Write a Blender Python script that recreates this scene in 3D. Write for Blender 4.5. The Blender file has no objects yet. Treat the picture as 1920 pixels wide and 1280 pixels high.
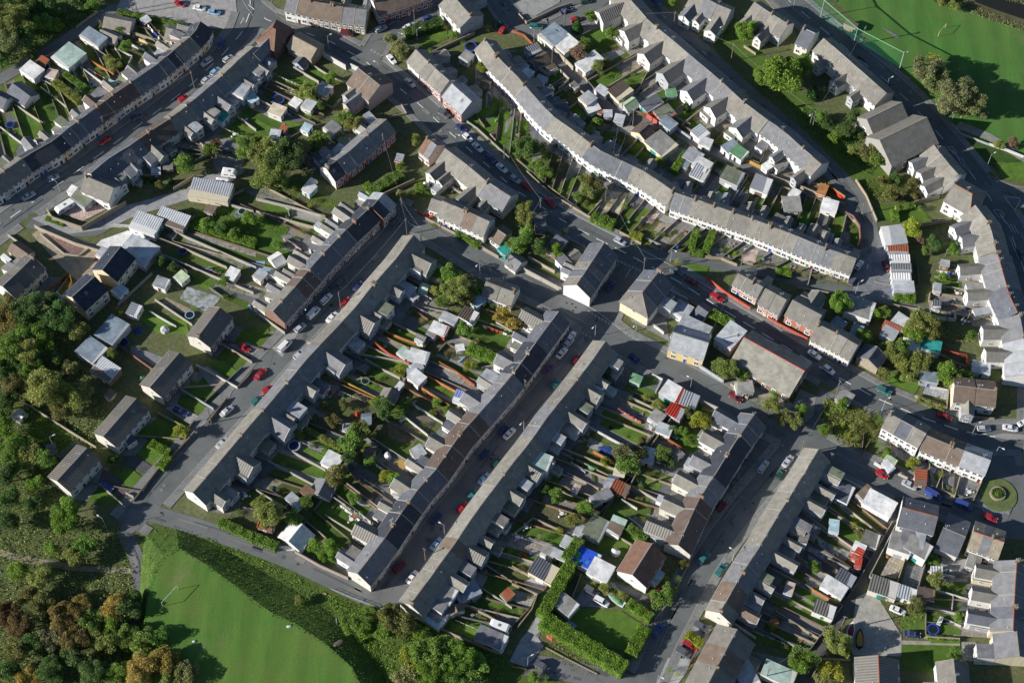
import bpy, math, random
from mathutils import Vector
R=math.radians
SC=bpy.context.scene
# ---------------- camera, sky, sun, exposure ----------------
CAM_H=425.0; TH=R(31.7); FPX=3200.0
cd=bpy.data.cameras.new('camera'); cam=bpy.data.objects.new('camera',cd); SC.collection.objects.link(cam)
cam.location=(0,-CAM_H*math.tan(TH),CAM_H); cam.rotation_euler=(TH,0,0)
cd.sensor_width=36; cd.lens=36*FPX/1920; cd.clip_start=1; cd.clip_end=6000
SC.camera=cam
SUN_AZ=14.0; SUN_EL=22.0       # shadows run 14 degrees left of +X
W=bpy.data.worlds.new('World'); SC.world=W; W.use_nodes=True
nt=W.node_tree; bg=nt.nodes['Background']
sky=nt.nodes.new('ShaderNodeTexSky'); sky.sky_type='NISHITA'; sky.sun_disc=False
tox,toy=-math.cos(R(SUN_AZ)),-math.sin(R(SUN_AZ))
sky.sun_elevation=R(SUN_EL); sky.sun_rotation=math.atan2(tox,toy); sky.air_density=1.0; sky.dust_density=0.4; sky.ozone_density=3.0
nt.links.new(sky.outputs[0],bg.inputs[0]); bg.inputs[1].default_value=0.06
sl=bpy.data.lights.new('sun','SUN'); sl.energy=5.0; sl.angle=R(0.5); sl.color=(1.0,0.945,0.86)
sun=bpy.data.objects.new('sun',sl); SC.collection.objects.link(sun)
sd=Vector((-tox*math.cos(R(SUN_EL)),-toy*math.cos(R(SUN_EL)),-math.sin(R(SUN_EL))))
sun.rotation_euler=sd.to_track_quat('-Z','Y').to_euler()
SC.view_settings.view_transform='Standard'; SC.view_settings.look='None'; SC.view_settings.gamma=1; SC.view_settings.exposure=0.6
SC.render.engine='CYCLES'

def g(px,py,z=0.0):
    x=(px-960)/FPX; y=-(py-640)/FPX
    Y=y*math.cos(TH)+math.sin(TH); Z=y*math.sin(TH)-math.cos(TH); t=(CAM_H-z)/-Z
    return Vector((x*t, Y*t-CAM_H*math.tan(TH), z))
def scr(p):   # world point -> photo pixel, used only to order labels
    d=Vector(p)-cam.location; c,s=math.cos(TH),math.sin(TH)
    yy=d.y*c+d.z*s; zz=-(-d.y*s+d.z*c)
    return 960+FPX*d.x/zz, 640-FPX*yy/zz
TC=TR=0
def tl(x,y): return (480*TC+x/4.0, 320*TR+y/4.0)

# ---------------- materials ----------------
C=dict(tan=(.245,.232,.205),tan2=(.205,.197,.178),tan3=(.285,.27,.24),grey=(.20,.205,.22),grey2=(.13,.14,.165),dark=(.05,.058,.075),
 dark2=(.035,.045,.07),brown=(.19,.145,.115),brown2=(.13,.10,.085),redbrown=(.20,.115,.085),lgrey=(.37,.39,.42),white=(.72,.72,.71),cream=(.66,.58,.43),
 cream2=(.62,.60,.545),pink=(.55,.42,.38),stone=(.33,.28,.21),yellow=(.66,.52,.26),brick=(.20,.085,.06),red=(.45,.055,.03),brightred=(.46,.045,.03),
 rust=(.32,.10,.05),mint=(.38,.50,.45),green=(.15,.32,.17),teal=(.03,.30,.27),olive=(.19,.21,.15),bluegrey=(.24,.30,.36),blue=(.03,.08,.45),
 violet=(.20,.24,.50),silver=(.50,.53,.56),palegreen=(.45,.55,.36),orange=(.42,.19,.07),ochre=(.45,.28,.07),paleblue=(.40,.55,.62),wood=(.26,.17,.10),
 wallgrey=(.17,.17,.16),wallbrown=(.18,.145,.115),hallroof=(.28,.27,.235),ribroof=(.135,.13,.12),ribroof2=(.17,.155,.14),pot=(.24,.15,.10),skyl=(.12,.16,.20),orangebrick=(.44,.11,.055),black=(.015,.017,.02),conc=(.30,.295,.28),purple=(.14,.05,.16),darkred=(.16,.012,.02),darkblue=(.02,.035,.13),darkgreen=(.01,.07,.045),carwhite=(.8,.8,.8),
 carsilver=(.45,.48,.52),carred=(.42,.012,.018),lightblue=(.25,.42,.60),carblue=(.04,.07,.26),carteal=(.03,.17,.16),cargrey=(.10,.11,.13),maroon=(.2,.05,.06))
MATS={}
def mapv(N,L,v,loc):
    m=N.new('ShaderNodeMapping'); m.inputs['Location'].default_value=loc; L.new(v,m.inputs[0]); return m.outputs[0]
def nodes(m):
    m.use_nodes=True; return m.node_tree, m.node_tree.nodes, m.node_tree.links, m.node_tree.nodes['Principled BSDF']
def mixrgb(N,L,fac,a,b,mode='MIX'):
    n=N.new('ShaderNodeMix'); n.data_type='RGBA'; n.blend_type=mode
    for s,v in ((0,fac),(6,a),(7,b)):
        if hasattr(v,'is_linked') or hasattr(v,'links'): L.new(v,n.inputs[s])
        else: n.inputs[s].default_value=v if s==0 else (*v,1)[:4]
    return n.outputs[2]
def noise(N,L,vec,scale,det=3,rough=.6):
    n=N.new('ShaderNodeTexNoise'); n.inputs['Scale'].default_value=scale; n.inputs['Detail'].default_value=det; n.inputs['Roughness'].default_value=rough
    L.new(vec,n.inputs['Vector']); return n.outputs['Fac']
def ramp(N,L,fac,stops):
    n=N.new('ShaderNodeValToRGB'); e=n.color_ramp.elements
    while len(e)<len(stops): e.new(.5)
    for i,(p,c) in enumerate(stops): e[i].position=p; e[i].color=(*c,1) if len(c)==3 else c
    L.new(fac,n.inputs[0]); return n.outputs[0]
def mulc(c,k): return tuple(min(1,x*k) for x in c)
def M(kind,col=None):
    if isinstance(col,str): col=C[col]
    key=(kind,col)
    if key in MATS: return MATS[key]
    m=bpy.data.materials.new(kind); t,N,L,B=nodes(m); MATS[key]=m
    geo=N.new('ShaderNodeNewGeometry'); pos=geo.outputs['Position']
    uvn=N.new('ShaderNodeUVMap'); uv=uvn.outputs[0]
    B.inputs['Roughness'].default_value=.85; B.inputs['Specular IOR Level'].default_value=.25
    def base(o): L.new(o,B.inputs['Base Color'])
    def bump(f,s,d=.1):
        b=N.new('ShaderNodeBump'); b.inputs['Strength'].default_value=s; b.inputs['Distance'].default_value=d
        L.new(f,b.inputs['Height']); L.new(b.outputs[0],B.inputs['Normal'])
    if kind=='tile':
        a=mixrgb(N,L,ramp(N,L,noise(N,L,pos,.55,5),[(.35,(0,0,0)),(.7,(1,1,1))]),mulc(col,.80),mulc(col,1.16))
        br=N.new('ShaderNodeTexBrick'); br.inputs['Scale'].default_value=1; br.inputs['Brick Width'].default_value=.5; br.inputs['Row Height'].default_value=.33; br.inputs['Mortar Size'].default_value=.035
        br.inputs['Color1'].default_value=(1.12,1.12,1.12,1); br.inputs['Color2'].default_value=(.86,.86,.86,1); br.inputs['Mortar'].default_value=(.62,.62,.62,1)
        L.new(uv,br.inputs['Vector'])
        b=mixrgb(N,L,.5,a,br.outputs['Color'],'MULTIPLY')
        c=mixrgb(N,L,ramp(N,L,noise(N,L,pos,2.6,4,.7),[(.60,(0,0,0)),(.72,(.3,.3,.3))]),b,mulc((.26,.25,.20),.9))
        base(c); bump(br.outputs['Fac'],.5,-.04); B.inputs['Roughness'].default_value=.7
    elif kind in('rib','ribw'):
        wv=N.new('ShaderNodeTexWave'); wv.bands_direction='X'; wv.inputs['Scale'].default_value=.42 if kind=='rib' else .5
        L.new(uv,wv.inputs['Vector'])
        a=mixrgb(N,L,wv.outputs['Fac'],mulc(col,.72 if col[0]<.3 else .86),mulc(col,1.1 if col[0]<.3 else 1.04))
        b=mixrgb(N,L,ramp(N,L,noise(N,L,pos,.5,4),[(.4,(0,0,0)),(.7,(.45,.45,.45))]),a,mulc(col,.6))
        base(b); bump(wv.outputs['Fac'],.7,.12); B.inputs['Roughness'].default_value=.6
    elif kind=='felt':
        n1=noise(N,L,pos,.45,5,.65)
        a=mixrgb(N,L,ramp(N,L,n1,[(.38,(0,0,0)),(.62,(1,1,1))]),mulc(col,.72),mulc(col,1.1))
        b=mixrgb(N,L,ramp(N,L,noise(N,L,pos,1.4,3),[(.62,(0,0,0)),(.75,(.6,.6,.6))]),a,mulc((.16,.17,.12),1))
        base(b)
    elif kind=='render':
        a=mixrgb(N,L,noise(N,L,pos,.8,5,.7),mulc(col,.80),mulc(col,1.06))
        sp=N.new('ShaderNodeSeparateXYZ'); L.new(pos,sp.inputs[0])
        st=N.new('ShaderNodeTexNoise'); st.inputs['Scale'].default_value=1; mp=N.new('ShaderNodeMapping'); mp.inputs['Scale'].default_value=(2.2,2.2,.15); L.new(pos,mp.inputs[0]); L.new(mp.outputs[0],st.inputs['Vector'])
        b=mixrgb(N,L,ramp(N,L,st.outputs['Fac'],[(.52,(0,0,0)),(.75,(.5,.5,.5))]),a,mulc(col,.6)); base(b)
        bump(noise(N,L,pos,9,2),.2,.03)
    elif kind in('brickw','stonew'):
        br=N.new('ShaderNodeTexBrick'); br.inputs['Scale'].default_value=1
        k=1 if kind=='brickw' else 2.2
        br.inputs['Brick Width'].default_value=.24*k; br.inputs['Row Height'].default_value=.085*k; br.inputs['Mortar Size'].default_value=.012*k
        br.inputs['Color1'].default_value=(*mulc(col,1.25),1); br.inputs['Color2'].default_value=(*mulc(col,.75),1); br.inputs['Mortar'].default_value=(*mulc((.5,.45,.4),.6),1)
        L.new(uv,br.inputs['Vector'])
        base(mixrgb(N,L,ramp(N,L,noise(N,L,pos,.7,4),[(.4,(0,0,0)),(.7,(.5,.5,.5))]),br.outputs['Color'],mulc(col,.7)))
        bump(br.outputs['Fac'],.4,-.03)
    elif kind=='plank':
        br=N.new('ShaderNodeTexBrick'); br.inputs['Scale'].default_value=1; br.inputs['Brick Width'].default_value=.14; br.inputs['Row Height'].default_value=2.5; br.inputs['Mortar Size'].default_value=.015
        br.inputs['Color1'].default_value=(*mulc(col,1.2),1); br.inputs['Color2'].default_value=(*mulc(col,.75),1); br.inputs['Mortar'].default_value=(*mulc(col,.3),1)
        L.new(uv,br.inputs['Vector']); base(br.outputs['Color'])
    elif kind=='glass':
        B.inputs['Base Color'].default_value=(.035,.045,.06,1); B.inputs['Roughness'].default_value=.12; B.inputs['Specular IOR Level'].default_value=.7
    elif kind=='pglass':
        B.inputs['Base Color'].default_value=(*col,1); B.inputs['Roughness'].default_value=.2; B.inputs['Specular IOR Level'].default_value=.6; B.inputs['Alpha'].default_value=.75
    elif kind=='paint':
        base(mixrgb(N,L,noise(N,L,pos,3,3),mulc(col,.9),mulc(col,1.05))); B.inputs['Roughness'].default_value=.5
    elif kind=='carpaint':
        oi=N.new('ShaderNodeObjectInfo'); L.new(oi.outputs['Color'],B.inputs['Base Color']); B.inputs['Roughness'].default_value=.35; B.inputs['Coat Weight'].default_value=.6; B.inputs['Coat Roughness'].default_value=.08; B.inputs['Specular IOR Level'].default_value=.5
    elif kind=='leaf':
        oi=N.new('ShaderNodeObjectInfo'); rp=geo.outputs['Random Per Island']
        br=ramp(N,L,rp,[(0,(.55,.55,.5)),(.5,(1,1,1)),(1,(1.55,1.5,1.15))])
        a=mixrgb(N,L,1.0,oi.outputs['Color'],br,'MULTIPLY')
        bb=ramp(N,L,noise(N,L,pos,.6,3),[(.35,(.72,.76,.7)),(.65,(1.15,1.12,1.0))])
        a=mixrgb(N,L,1.0,a,bb,'MULTIPLY')
        base(a); B.inputs['Roughness'].default_value=.6
        tr=N.new('ShaderNodeBsdfTranslucent'); L.new(a,tr.inputs[0]); mx=N.new('ShaderNodeMixShader'); mx.inputs[0].default_value=.35
        L.new(B.outputs[0],mx.inputs[1]); L.new(tr.outputs[0],mx.inputs[2]); L.new(mx.outputs[0],N['Material Output'].inputs[0])
    elif kind=='grass':
        s=[(.3,mulc(col,.62)),(.5,col),(.72,mulc(col,1.35))]
        a=ramp(N,L,noise(N,L,pos,.35,8,.72),s)
        b=mixrgb(N,L,ramp(N,L,noise(N,L,pos,.13,4),[(.5,(0,0,0)),(.72,(.5,.5,.5))]),a,(col[0]*1.5,col[1]*1.05,col[2]*1.1))
        c=mixrgb(N,L,ramp(N,L,noise(N,L,pos,5,3,.8),[(.4,(0,0,0)),(.6,(.6,.6,.6))]),b,mulc(col,.6))
        base(c); bump(noise(N,L,pos,4,4,.8),.8,.12); B.inputs['Roughness'].default_value=.95
    elif kind=='field':
        mp=N.new('ShaderNodeMapping'); mp.inputs['Rotation'].default_value=(0,0,.5); mp.inputs['Scale'].default_value=(.5,.06,1); L.new(pos,mp.inputs[0])
        a=ramp(N,L,noise(N,L,mp.outputs[0],1,5,.7),[(.3,mulc(col,.8)),(.7,mulc(col,1.2))])
        b=mixrgb(N,L,ramp(N,L,noise(N,L,pos,.06,6,.7),[(.42,(0,0,0)),(.62,(.8,.8,.8))]),a,(col[0]*1.45,col[1]*1.02,col[2]*1.2)); b=mixrgb(N,L,ramp(N,L,noise(N,L,mapv(N,L,pos,(40,9,0)),.05,7,.75),[(.56,(0,0,0)),(.66,(.6,.6,.6))]),b,(.19,.18,.09)); wv=N.new('ShaderNodeTexWave'); wv.inputs['Scale'].default_value=.09; wv.inputs['Distortion'].default_value=1.5; L.new(mp.outputs[0],wv.inputs['Vector']); b=mixrgb(N,L,.10,b,wv.outputs['Color'],'OVERLAY')
        c=mixrgb(N,L,ramp(N,L,noise(N,L,pos,2.5,4,.8),[(.45,(0,0,0)),(.65,(.55,.55,.55))]),b,mulc(col,.65))
        base(c); bump(noise(N,L,pos,3,4,.8),.6,.1); B.inputs['Roughness'].default_value=.95
    elif kind=='soil':
        a=ramp(N,L,noise(N,L,pos,.9,8,.75),[(.32,mulc(col,.5)),(.5,col),(.66,mulc(col,1.5))])
        b=mixrgb(N,L,ramp(N,L,noise(N,L,pos,.3,6,.75),[(.44,(0,0,0)),(.60,(.75,.75,.75))]),a,(.085,.125,.035))
        base(b); bump(noise(N,L,pos,3,5,.8),.8,.15)
    elif kind=='hard':
        a=ramp(N,L,noise(N,L,pos,.5,8,.7),[(.3,mulc(col,.66)),(.5,col),(.7,mulc(col,1.22))])
        b=mixrgb(N,L,ramp(N,L,noise(N,L,pos,1.6,6,.85),[(.54,(0,0,0)),(.64,(.75,.75,.75))]),a,mulc(col,.42)); c=mixrgb(N,L,ramp(N,L,noise(N,L,mapv(N,L,pos,(1,1,7)),2.2,5,.85),[(.58,(0,0,0)),(.66,(.7,.7,.7))]),b,mulc(col,1.75)); base(c)
    elif kind=='slab':
        br=N.new('ShaderNodeTexBrick'); br.offset=0; br.inputs['Scale'].default_value=1; br.inputs['Brick Width'].default_value=.9; br.inputs['Row Height'].default_value=.9; br.inputs['Mortar Size'].default_value=.05
        br.inputs['Color1'].default_value=(*mulc(col,1.15),1); br.inputs['Color2'].default_value=(*mulc(col,.8),1); br.inputs['Mortar'].default_value=(*mulc(col,.4),1)
        L.new(uv,br.inputs['Vector'])
        base(mixrgb(N,L,ramp(N,L,noise(N,L,pos,.6,5),[(.5,(0,0,0)),(.7,(.6,.6,.6))]),br.outputs['Color'],mulc(col,.55)))
    elif kind=='asphalt':
        a=ramp(N,L,noise(N,L,pos,.12,7,.65),[(.32,mulc(col,.78)),(.5,col),(.7,mulc(col,1.18))])
        b=mixrgb(N,L,ramp(N,L,noise(N,L,pos,.5,6,.8),[(.57,(0,0,0)),(.66,(.4,.4,.4))]),a,mulc(col,1.45))
        vo=N.new('ShaderNodeTexVoronoi'); vo.feature='DISTANCE_TO_EDGE'; vo.inputs['Scale'].default_value=.09; L.new(pos,vo.inputs['Vector'])
        c=mixrgb(N,L,ramp(N,L,vo.outputs['Distance'],[(0,(.55,.55,.55)),(.012,(0,0,0))]),b,mulc(col,.5))
        d=mixrgb(N,L,ramp(N,L,noise(N,L,pos,9,2,.8),[(.4,(0,0,0)),(.7,(.3,.3,.3))]),c,mulc(col,1.5))
        base(d); B.inputs['Roughness'].default_value=.8
    elif kind=='worn':
        n1=noise(N,L,pos,2.2,4,.8)
        base(mixrgb(N,L,ramp(N,L,n1,[(.52,(0,0,0)),(.66,(.7,.7,.7))]),col,(.16,.17,.18)))
    elif kind=='water':
        B.inputs['Base Color'].default_value=(.02,.022,.02,1); B.inputs['Roughness'].default_value=.08; bump(noise(N,L,pos,2,4),.3,.05)
    elif kind=='cloth':
        base(mixrgb(N,L,noise(N,L,pos,2,5,.8),mulc(col,.55),mulc(col,1.1))); bump(noise(N,L,pos,3,3),.6,.15)
    elif kind=='bark':
        base(mixrgb(N,L,noise(N,L,pos,4,3),mulc(col,.6),mulc(col,1.3)))
    else:
        B.inputs['Base Color'].default_value=(*col,1)
    return m

# ---------------- mesh helper ----------------
class MB:
    def __init__(s): s.v=[];s.f=[];s.m=[];s.mats=[]
    def mi(s,m):
        if m not in s.mats: s.mats.append(m)
        return s.mats.index(m)
    def face(s,pts,m):
        n=len(s.v); s.v+= [Vector(p) for p in pts]; s.f.append(tuple(range(n,n+len(pts)))); s.m.append(s.mi(m))
    def slab(s,pts,th,m,m2=None):       # polygon pts (top, ccw) with thickness downwards
        lo=[Vector(p)-Vector((0,0,th)) for p in pts]; k=len(pts); m2=m2 or m
        s.face(pts,m); s.face(lo[::-1],m2)
        for i in range(k): s.face([lo[i],lo[(i+1)%k],pts[(i+1)%k],pts[i]],m2)
    def box(s,c,ax,hl,hw,z0,z1,m,top=None,taper=1.0):
        ax=Vector(ax[:2]).normalized(); n=Vector((-ax.y,ax.x)); c=Vector(c[:2])
        q=[c+ax*a*hl+n*b*hw for a,b in((-1,-1),(1,-1),(1,1),(-1,1))]
        qt=[c+ax*a*hl*taper+n*b*hw*taper for a,b in((-1,-1),(1,-1),(1,1),(-1,1))]
        lo=[Vector((p.x,p.y,z0)) for p in q]; hi=[Vector((p.x,p.y,z1)) for p in qt]
        for i in range(4): s.face([lo[i],lo[(i+1)%4],hi[(i+1)%4],hi[i]],m)
        s.face(hi,top or m); s.face(lo[::-1],m)
    def tube(s,a,b,r0,r1,m,n=6,cap=True):
        a=Vector(a);b=Vector(b);d=(b-a).normalized(); u=d.orthogonal().normalized(); w=d.cross(u)
        A=[a+(u*math.cos(t)+w*math.sin(t))*r0 for t in[2*math.pi*i/n for i in range(n)]]
        B_=[b+(u*math.cos(t)+w*math.sin(t))*r1 for t in[2*math.pi*i/n for i in range(n)]]
        for i in range(n): s.face([A[i],A[(i+1)%n],B_[(i+1)%n],B_[i]],m)
        if cap: s.face(B_,m); s.face(A[::-1],m)
    def mesh(s,name,off=None):
        me=bpy.data.meshes.new(name)
        o=Vector(off) if off is not None else Vector((0,0,0))
        me.from_pydata([tuple(p-o) for p in s.v],[],s.f)
        for m in s.mats: me.materials.append(m)
        me.polygons.foreach_set('material_index',s.m)
        uvl=me.uv_layers.new(name='UVMap'); uvs=[]
        for f in s.f:
            p=[s.v[i] for i in f]; n=Vector((0,0,0))
            for i in range(len(p)):
                a,b=p[i],p[(i+1)%len(p)]; n+=Vector(((a.y-b.y)*(a.z+b.z),(a.z-b.z)*(a.x+b.x),(a.x-b.x)*(a.y+b.y)))
            if n.length<1e-9: n=Vector((0,0,1))
            n.normalize()
            if abs(n.z)>.985:
                e=max(((p[(i+1)%len(p)]-p[i]) for i in range(len(p))),key=lambda q:q.length); u=Vector((e.x,e.y,0)).normalized() if e.length>0 else Vector((1,0,0))
            else: u=Vector((-n.y,n.x,0)).normalized()
            w=n.cross(u)
            for q in p: uvs+= [q.dot(u),q.dot(w)]
        uvl.data.foreach_set('uv',uvs); me.update(); return me
def link(o,parent=None):
    SC.collection.objects.link(o)
    if parent: o.parent=parent
    return o
def part(name,mb,root):
    return link(bpy.data.objects.new(name,mb.mesh(name,root.location if root.parent is None else root.parent.location+root.location)),root)
def inst(name,me,parent,loc=(0,0,0),rz=0,sc=None,color=None):
    o=bpy.data.objects.new(name,me); o.location=loc; o.rotation_euler=(0,0,rz)
    if sc: o.scale=sc
    if color: o.color=(*color,1)
    return link(o,parent)
THINGS=[]
def thing(name,desc,cat,loc,rz=0,group=None,row=None,at=None):
    o=bpy.data.objects.new(name,None); o.empty_display_size=.5; o.location=loc; o.rotation_euler=(0,0,rz); link(o); reg(o,desc,cat,group,row,at); return o
def reg(o,desc,cat,group=None,row=None,at=None):
    o['category']=cat
    if group: o['group']=group
    THINGS.append((o,desc,row,at if at is not None else Vector(o.location)))
def solo(name,mb,desc,cat,group=None,loc=None,row=None):
    if loc is None:
        c=Vector((0,0,0))
        for p in mb.v: c+=p
        c/=len(mb.v); loc=Vector((c.x,c.y,0))
    o=bpy.data.objects.new(name,mb.mesh(name,loc)); o.location=loc; link(o); reg(o,desc,cat,group,row); return o
def struct(name,mb,kind='structure'):
    o=bpy.data.objects.new(name,mb.mesh(name)); link(o); o['kind']=kind; return o
rnd=random.Random(7)
OCC=[]
def occ(p,r): OCC.append((p[0],p[1],r))
def free(p,r):
    return all((p[0]-a)**2+(p[1]-b)**2>(r+c)**2 for a,b,c in OCC)
# ---------------- shared small meshes ----------------
def win_mesh(surr=None):
    b=MB(); wh=M('paint','white')
    if surr:
        for x0,x1,z0,z1 in((-.5-.09,-.5,-.56,.56),(.5,.59,-.56,.56),(-.5,.5,.5,.57),(-.5,.5,-.57,-.5)):
            b.face([(x0,.03,z0),(x1,.03,z0),(x1,.03,z1),(x0,.03,z1)][::-1],surr)
    for x0,x1,z0,z1 in((-.5,-.42,-.5,.5),(.42,.5,-.5,.5),(-.42,.42,.42,.5),(-.42,.42,-.5,-.42),(-.03,.03,-.42,.42)):
        b.box(((x0+x1)/2,.04),(1,0),(x1-x0)/2,.045,z0,z1,wh)
    b.face([(-.42,.03,-.42),(-.42,.03,.42),(.42,.03,.42),(.42,.03,-.42)],M('glass'))
    b.box((0,.08),(1,0),.56,.08,-.57,-.505,wh)
    return b.mesh('window')
def door_mesh():
    b=MB(); b.box((0,.03),(1,0),.5,.05,0,2.05,M('paint','white'))
    b.box((0,.05),(1,0),.41,.05,.04,1.95,M('carpaint')); b.box((0,.06),(1,0),.25,.05,1.3,1.8,M('glass')); return b.mesh('door')
WIN=win_mesh(); WINS=win_mesh(M('paint','white')); WINY=win_mesh(M('render','yellow')); DOOR=door_mesh()
def chim_mesh(col,n,k=1.0):
    b=MB(); b.box((0,0),(1,0),.30,.32*n*k,-.9,1.0,M('brickw',col)); b.box((0,0),(1,0),.36,.32*n*k+.06,1.0,1.15,M('render','stone'))
    for i in range(n):
        y=(i-(n-1)/2)*.55*k; b.tube((0,y,1.15),(0,y,1.6),.13,.10,M('paint','pot' if col!='cream' else 'stone'),7)
    return b.mesh('chimney')
CHIM=[chim_mesh('brick',2),chim_mesh('wallbrown',2),chim_mesh('brown',3),chim_mesh('stone',2),chim_mesh('brick',4,.8)]
def skylight_mesh():
    b=MB(); b.box((0,0),(1,0),.42,.55,0,.08,M('paint','grey'),None); b.box((0,0),(1,0),.34,.47,.03,.10,M('paint','skyl')); return b.mesh('roof_window')
SKY=skylight_mesh()
def dish_mesh():
    b=MB(); m=M('paint','lgrey'); n=10; c=Vector((0,.35,0)); pts=[Vector((.32*math.cos(t),.45,.32*math.sin(t))) for t in[2*math.pi*i/n for i in range(n)]]
    for i in range(n): b.face([c,pts[i],pts[(i+1)%n]],m); b.face([c+Vector((0,-.02,0)),pts[(i+1)%n],pts[i]],m)
    b.tube((0,0,-.15),(0,.35,0),.03,.03,m,4); return b.mesh('satellite_dish')
DISH=dish_mesh()
DC=['darkred','blue','white','green','brown','black','white','cream']
DIRS=dict(dr=(1,-1),dl=(-1,-1),ul=(-1,1),ur=(1,1),d=(0,-1),u=(0,1),l=(-1,0),r=(1,0))
def putwin(root,p,nrm,z,w=1.15,h=1.25,me=None,name='window'):
    me=me or WIN; l=p-root.location; return inst(name,me,root,(l.x,l.y,z),math.atan2(nrm.y,nrm.x)-math.pi/2,(w,1,h))
def putdoor(root,p,nrm,z=0,col=None):
    l=p-root.location; return inst('door',DOOR,root,(l.x,l.y,z),math.atan2(nrm.y,nrm.x)-math.pi/2,None,C[col or rnd.choice(DC)])
def V2(v): return Vector((v[0],v[1],0))
def polylen(P): 
    L=[0]
    for a,b in zip(P,P[1:]): L.append(L[-1]+(b-a).length)
    return L
def along(P,L,d):
    d=max(0,min(L[-1],d))
    for i in range(len(P)-1):
        if d<=L[i+1] or i==len(P)-2:
            k=(d-L[i])/max(1e-6,L[i+1]-L[i]); return P[i].lerp(P[i+1],k)
def resample(P,n):
    L=polylen(P); return [along(P,L,L[-1]*i/n) for i in range(n+1)]
def gabled(name,root,A,B,NA,NB,hwf,hwb,he,zr,wm,wmb,rm,ridm,oh=.3,gend=None,hip=(0,0),outl=True):
    """walls + roof of one gabled volume; ridge A->B, front side +N"""
    e=(B-A).normalized(); A2=A+e*.006; B2=B-e*.006
    up=Vector((0,0,1)); w=MB()
    f0,f1=A2+NA*hwf,B2+NB*hwf; b0,b1=A2-NA*hwb,B2-NB*hwb
    H=lambda p,z: Vector((p.x,p.y,z))
    ga,gb_=gend or (wmb,wmb)
    w.face([H(f0,0),H(f1,0),H(f1,he),H(f0,he)],wm); w.face([H(b1,0),H(b0,0),H(b0,he),H(b1,he)],wmb)
    hA=A2+e*hip[0]; hB=B2-e*hip[1]
    w.face([H(b0,0),H(f0,0),H(f0,he)]+([H(A2,zr-.1)] if not hip[0] else [])+[H(b0,he)],ga)
    w.face([H(f1,0),H(b1,0),H(b1,he)]+([H(B2,zr-.1)] if not hip[1] else [])+[H(f1,he)],gb_)
    part('wall',w,root)
    r=MB(); sf=(zr-he)/hwf; sb=(zr-he)/hwb
    ea=-.25 if gend and hip[0]==0 and outl else 0
    zf=he-sf*oh+.05; zb=he-sb*oh+.05
    A3=A+e*(-.18 if (gend and gend[0] is not wmb or outl=='a' or outl=='ab') else .004); B3=B-e*(-.18 if (gend and gend[1] is not wmb or outl=='b' or outl=='ab') else .004)
    F0,F1=H(A3+NA*(hwf+oh),zf),H(B3+NB*(hwf+oh),zf); B0,B1=H(A3-NA*(hwb+oh),zb),H(B3-NB*(hwb+oh),zb)
    if hip[0]: F0=H(A-e*oh+NA*(hwf+oh),zf);B0=H(A-e*oh-NA*(hwb+oh),zb)
    if hip[1]: F1=H(B+e*oh+NB*(hwf+oh),zf);B1=H(B+e*oh-NB*(hwb+oh),zb)
    RA=H(A3+e*hip[0],zr); RB=H(B3-e*hip[1],zr)
    r.slab([F0,F1,RB,RA] if (F1-F0).cross(RA-F0).z>0 else [F1,F0,RA,RB],.14,rm)
    r.slab([B1,B0,RA,RB] if (B0-B1).cross(RA-B1).z>0 else [B0,B1,RB,RA],.14,rm)
    if hip[0]: r.slab([B0,F0,RA] if (F0-B0).cross(RA-B0).z>0 else [F0,B0,RA],.14,rm)
    if hip[1]: r.slab([B1,F1,RB] if (F1-B1).cross(RB-B1).z>0 else [F1,B1,RB],.14,rm)
    n=Vector((-e.y,e.x,0))*.16; dz=Vector((0,0,.05)); dn=Vector((0,0,-.06))
    q=[RA-n+dn+dz,RB-n+dn+dz,RB+dz,RA+dz]; q2=[RA+dz,RB+dz,RB+n+dn+dz,RA+n+dn+dz]
    r.slab(q if (q[1]-q[0]).cross(q[3]-q[0]).z>0 else q[::-1],.09,ridm); r.slab(q2 if (q2[1]-q2[0]).cross(q2[3]-q2[0]).z>0 else q2[::-1],.09,ridm)
    if hip[0]:
        for q in(F0,B0): r.tube(RA+dz,q+dz*.6,.10,.10,ridm,5)
    if hip[1]:
        for q in(F1,B1): r.tube(RB+dz,q+dz*.6,.10,.10,ridm,5)
    ro=part('roof',r,root)
    return ro,(F0,F1,B0,B1,RA,RB)
def wallmat(c):
    if isinstance(c,tuple): return M(*c)
    return M('brickw',c) if c in('brick','red','orangebrick') else M('stonew',c) if c=='stone' else M('render',c)
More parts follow.
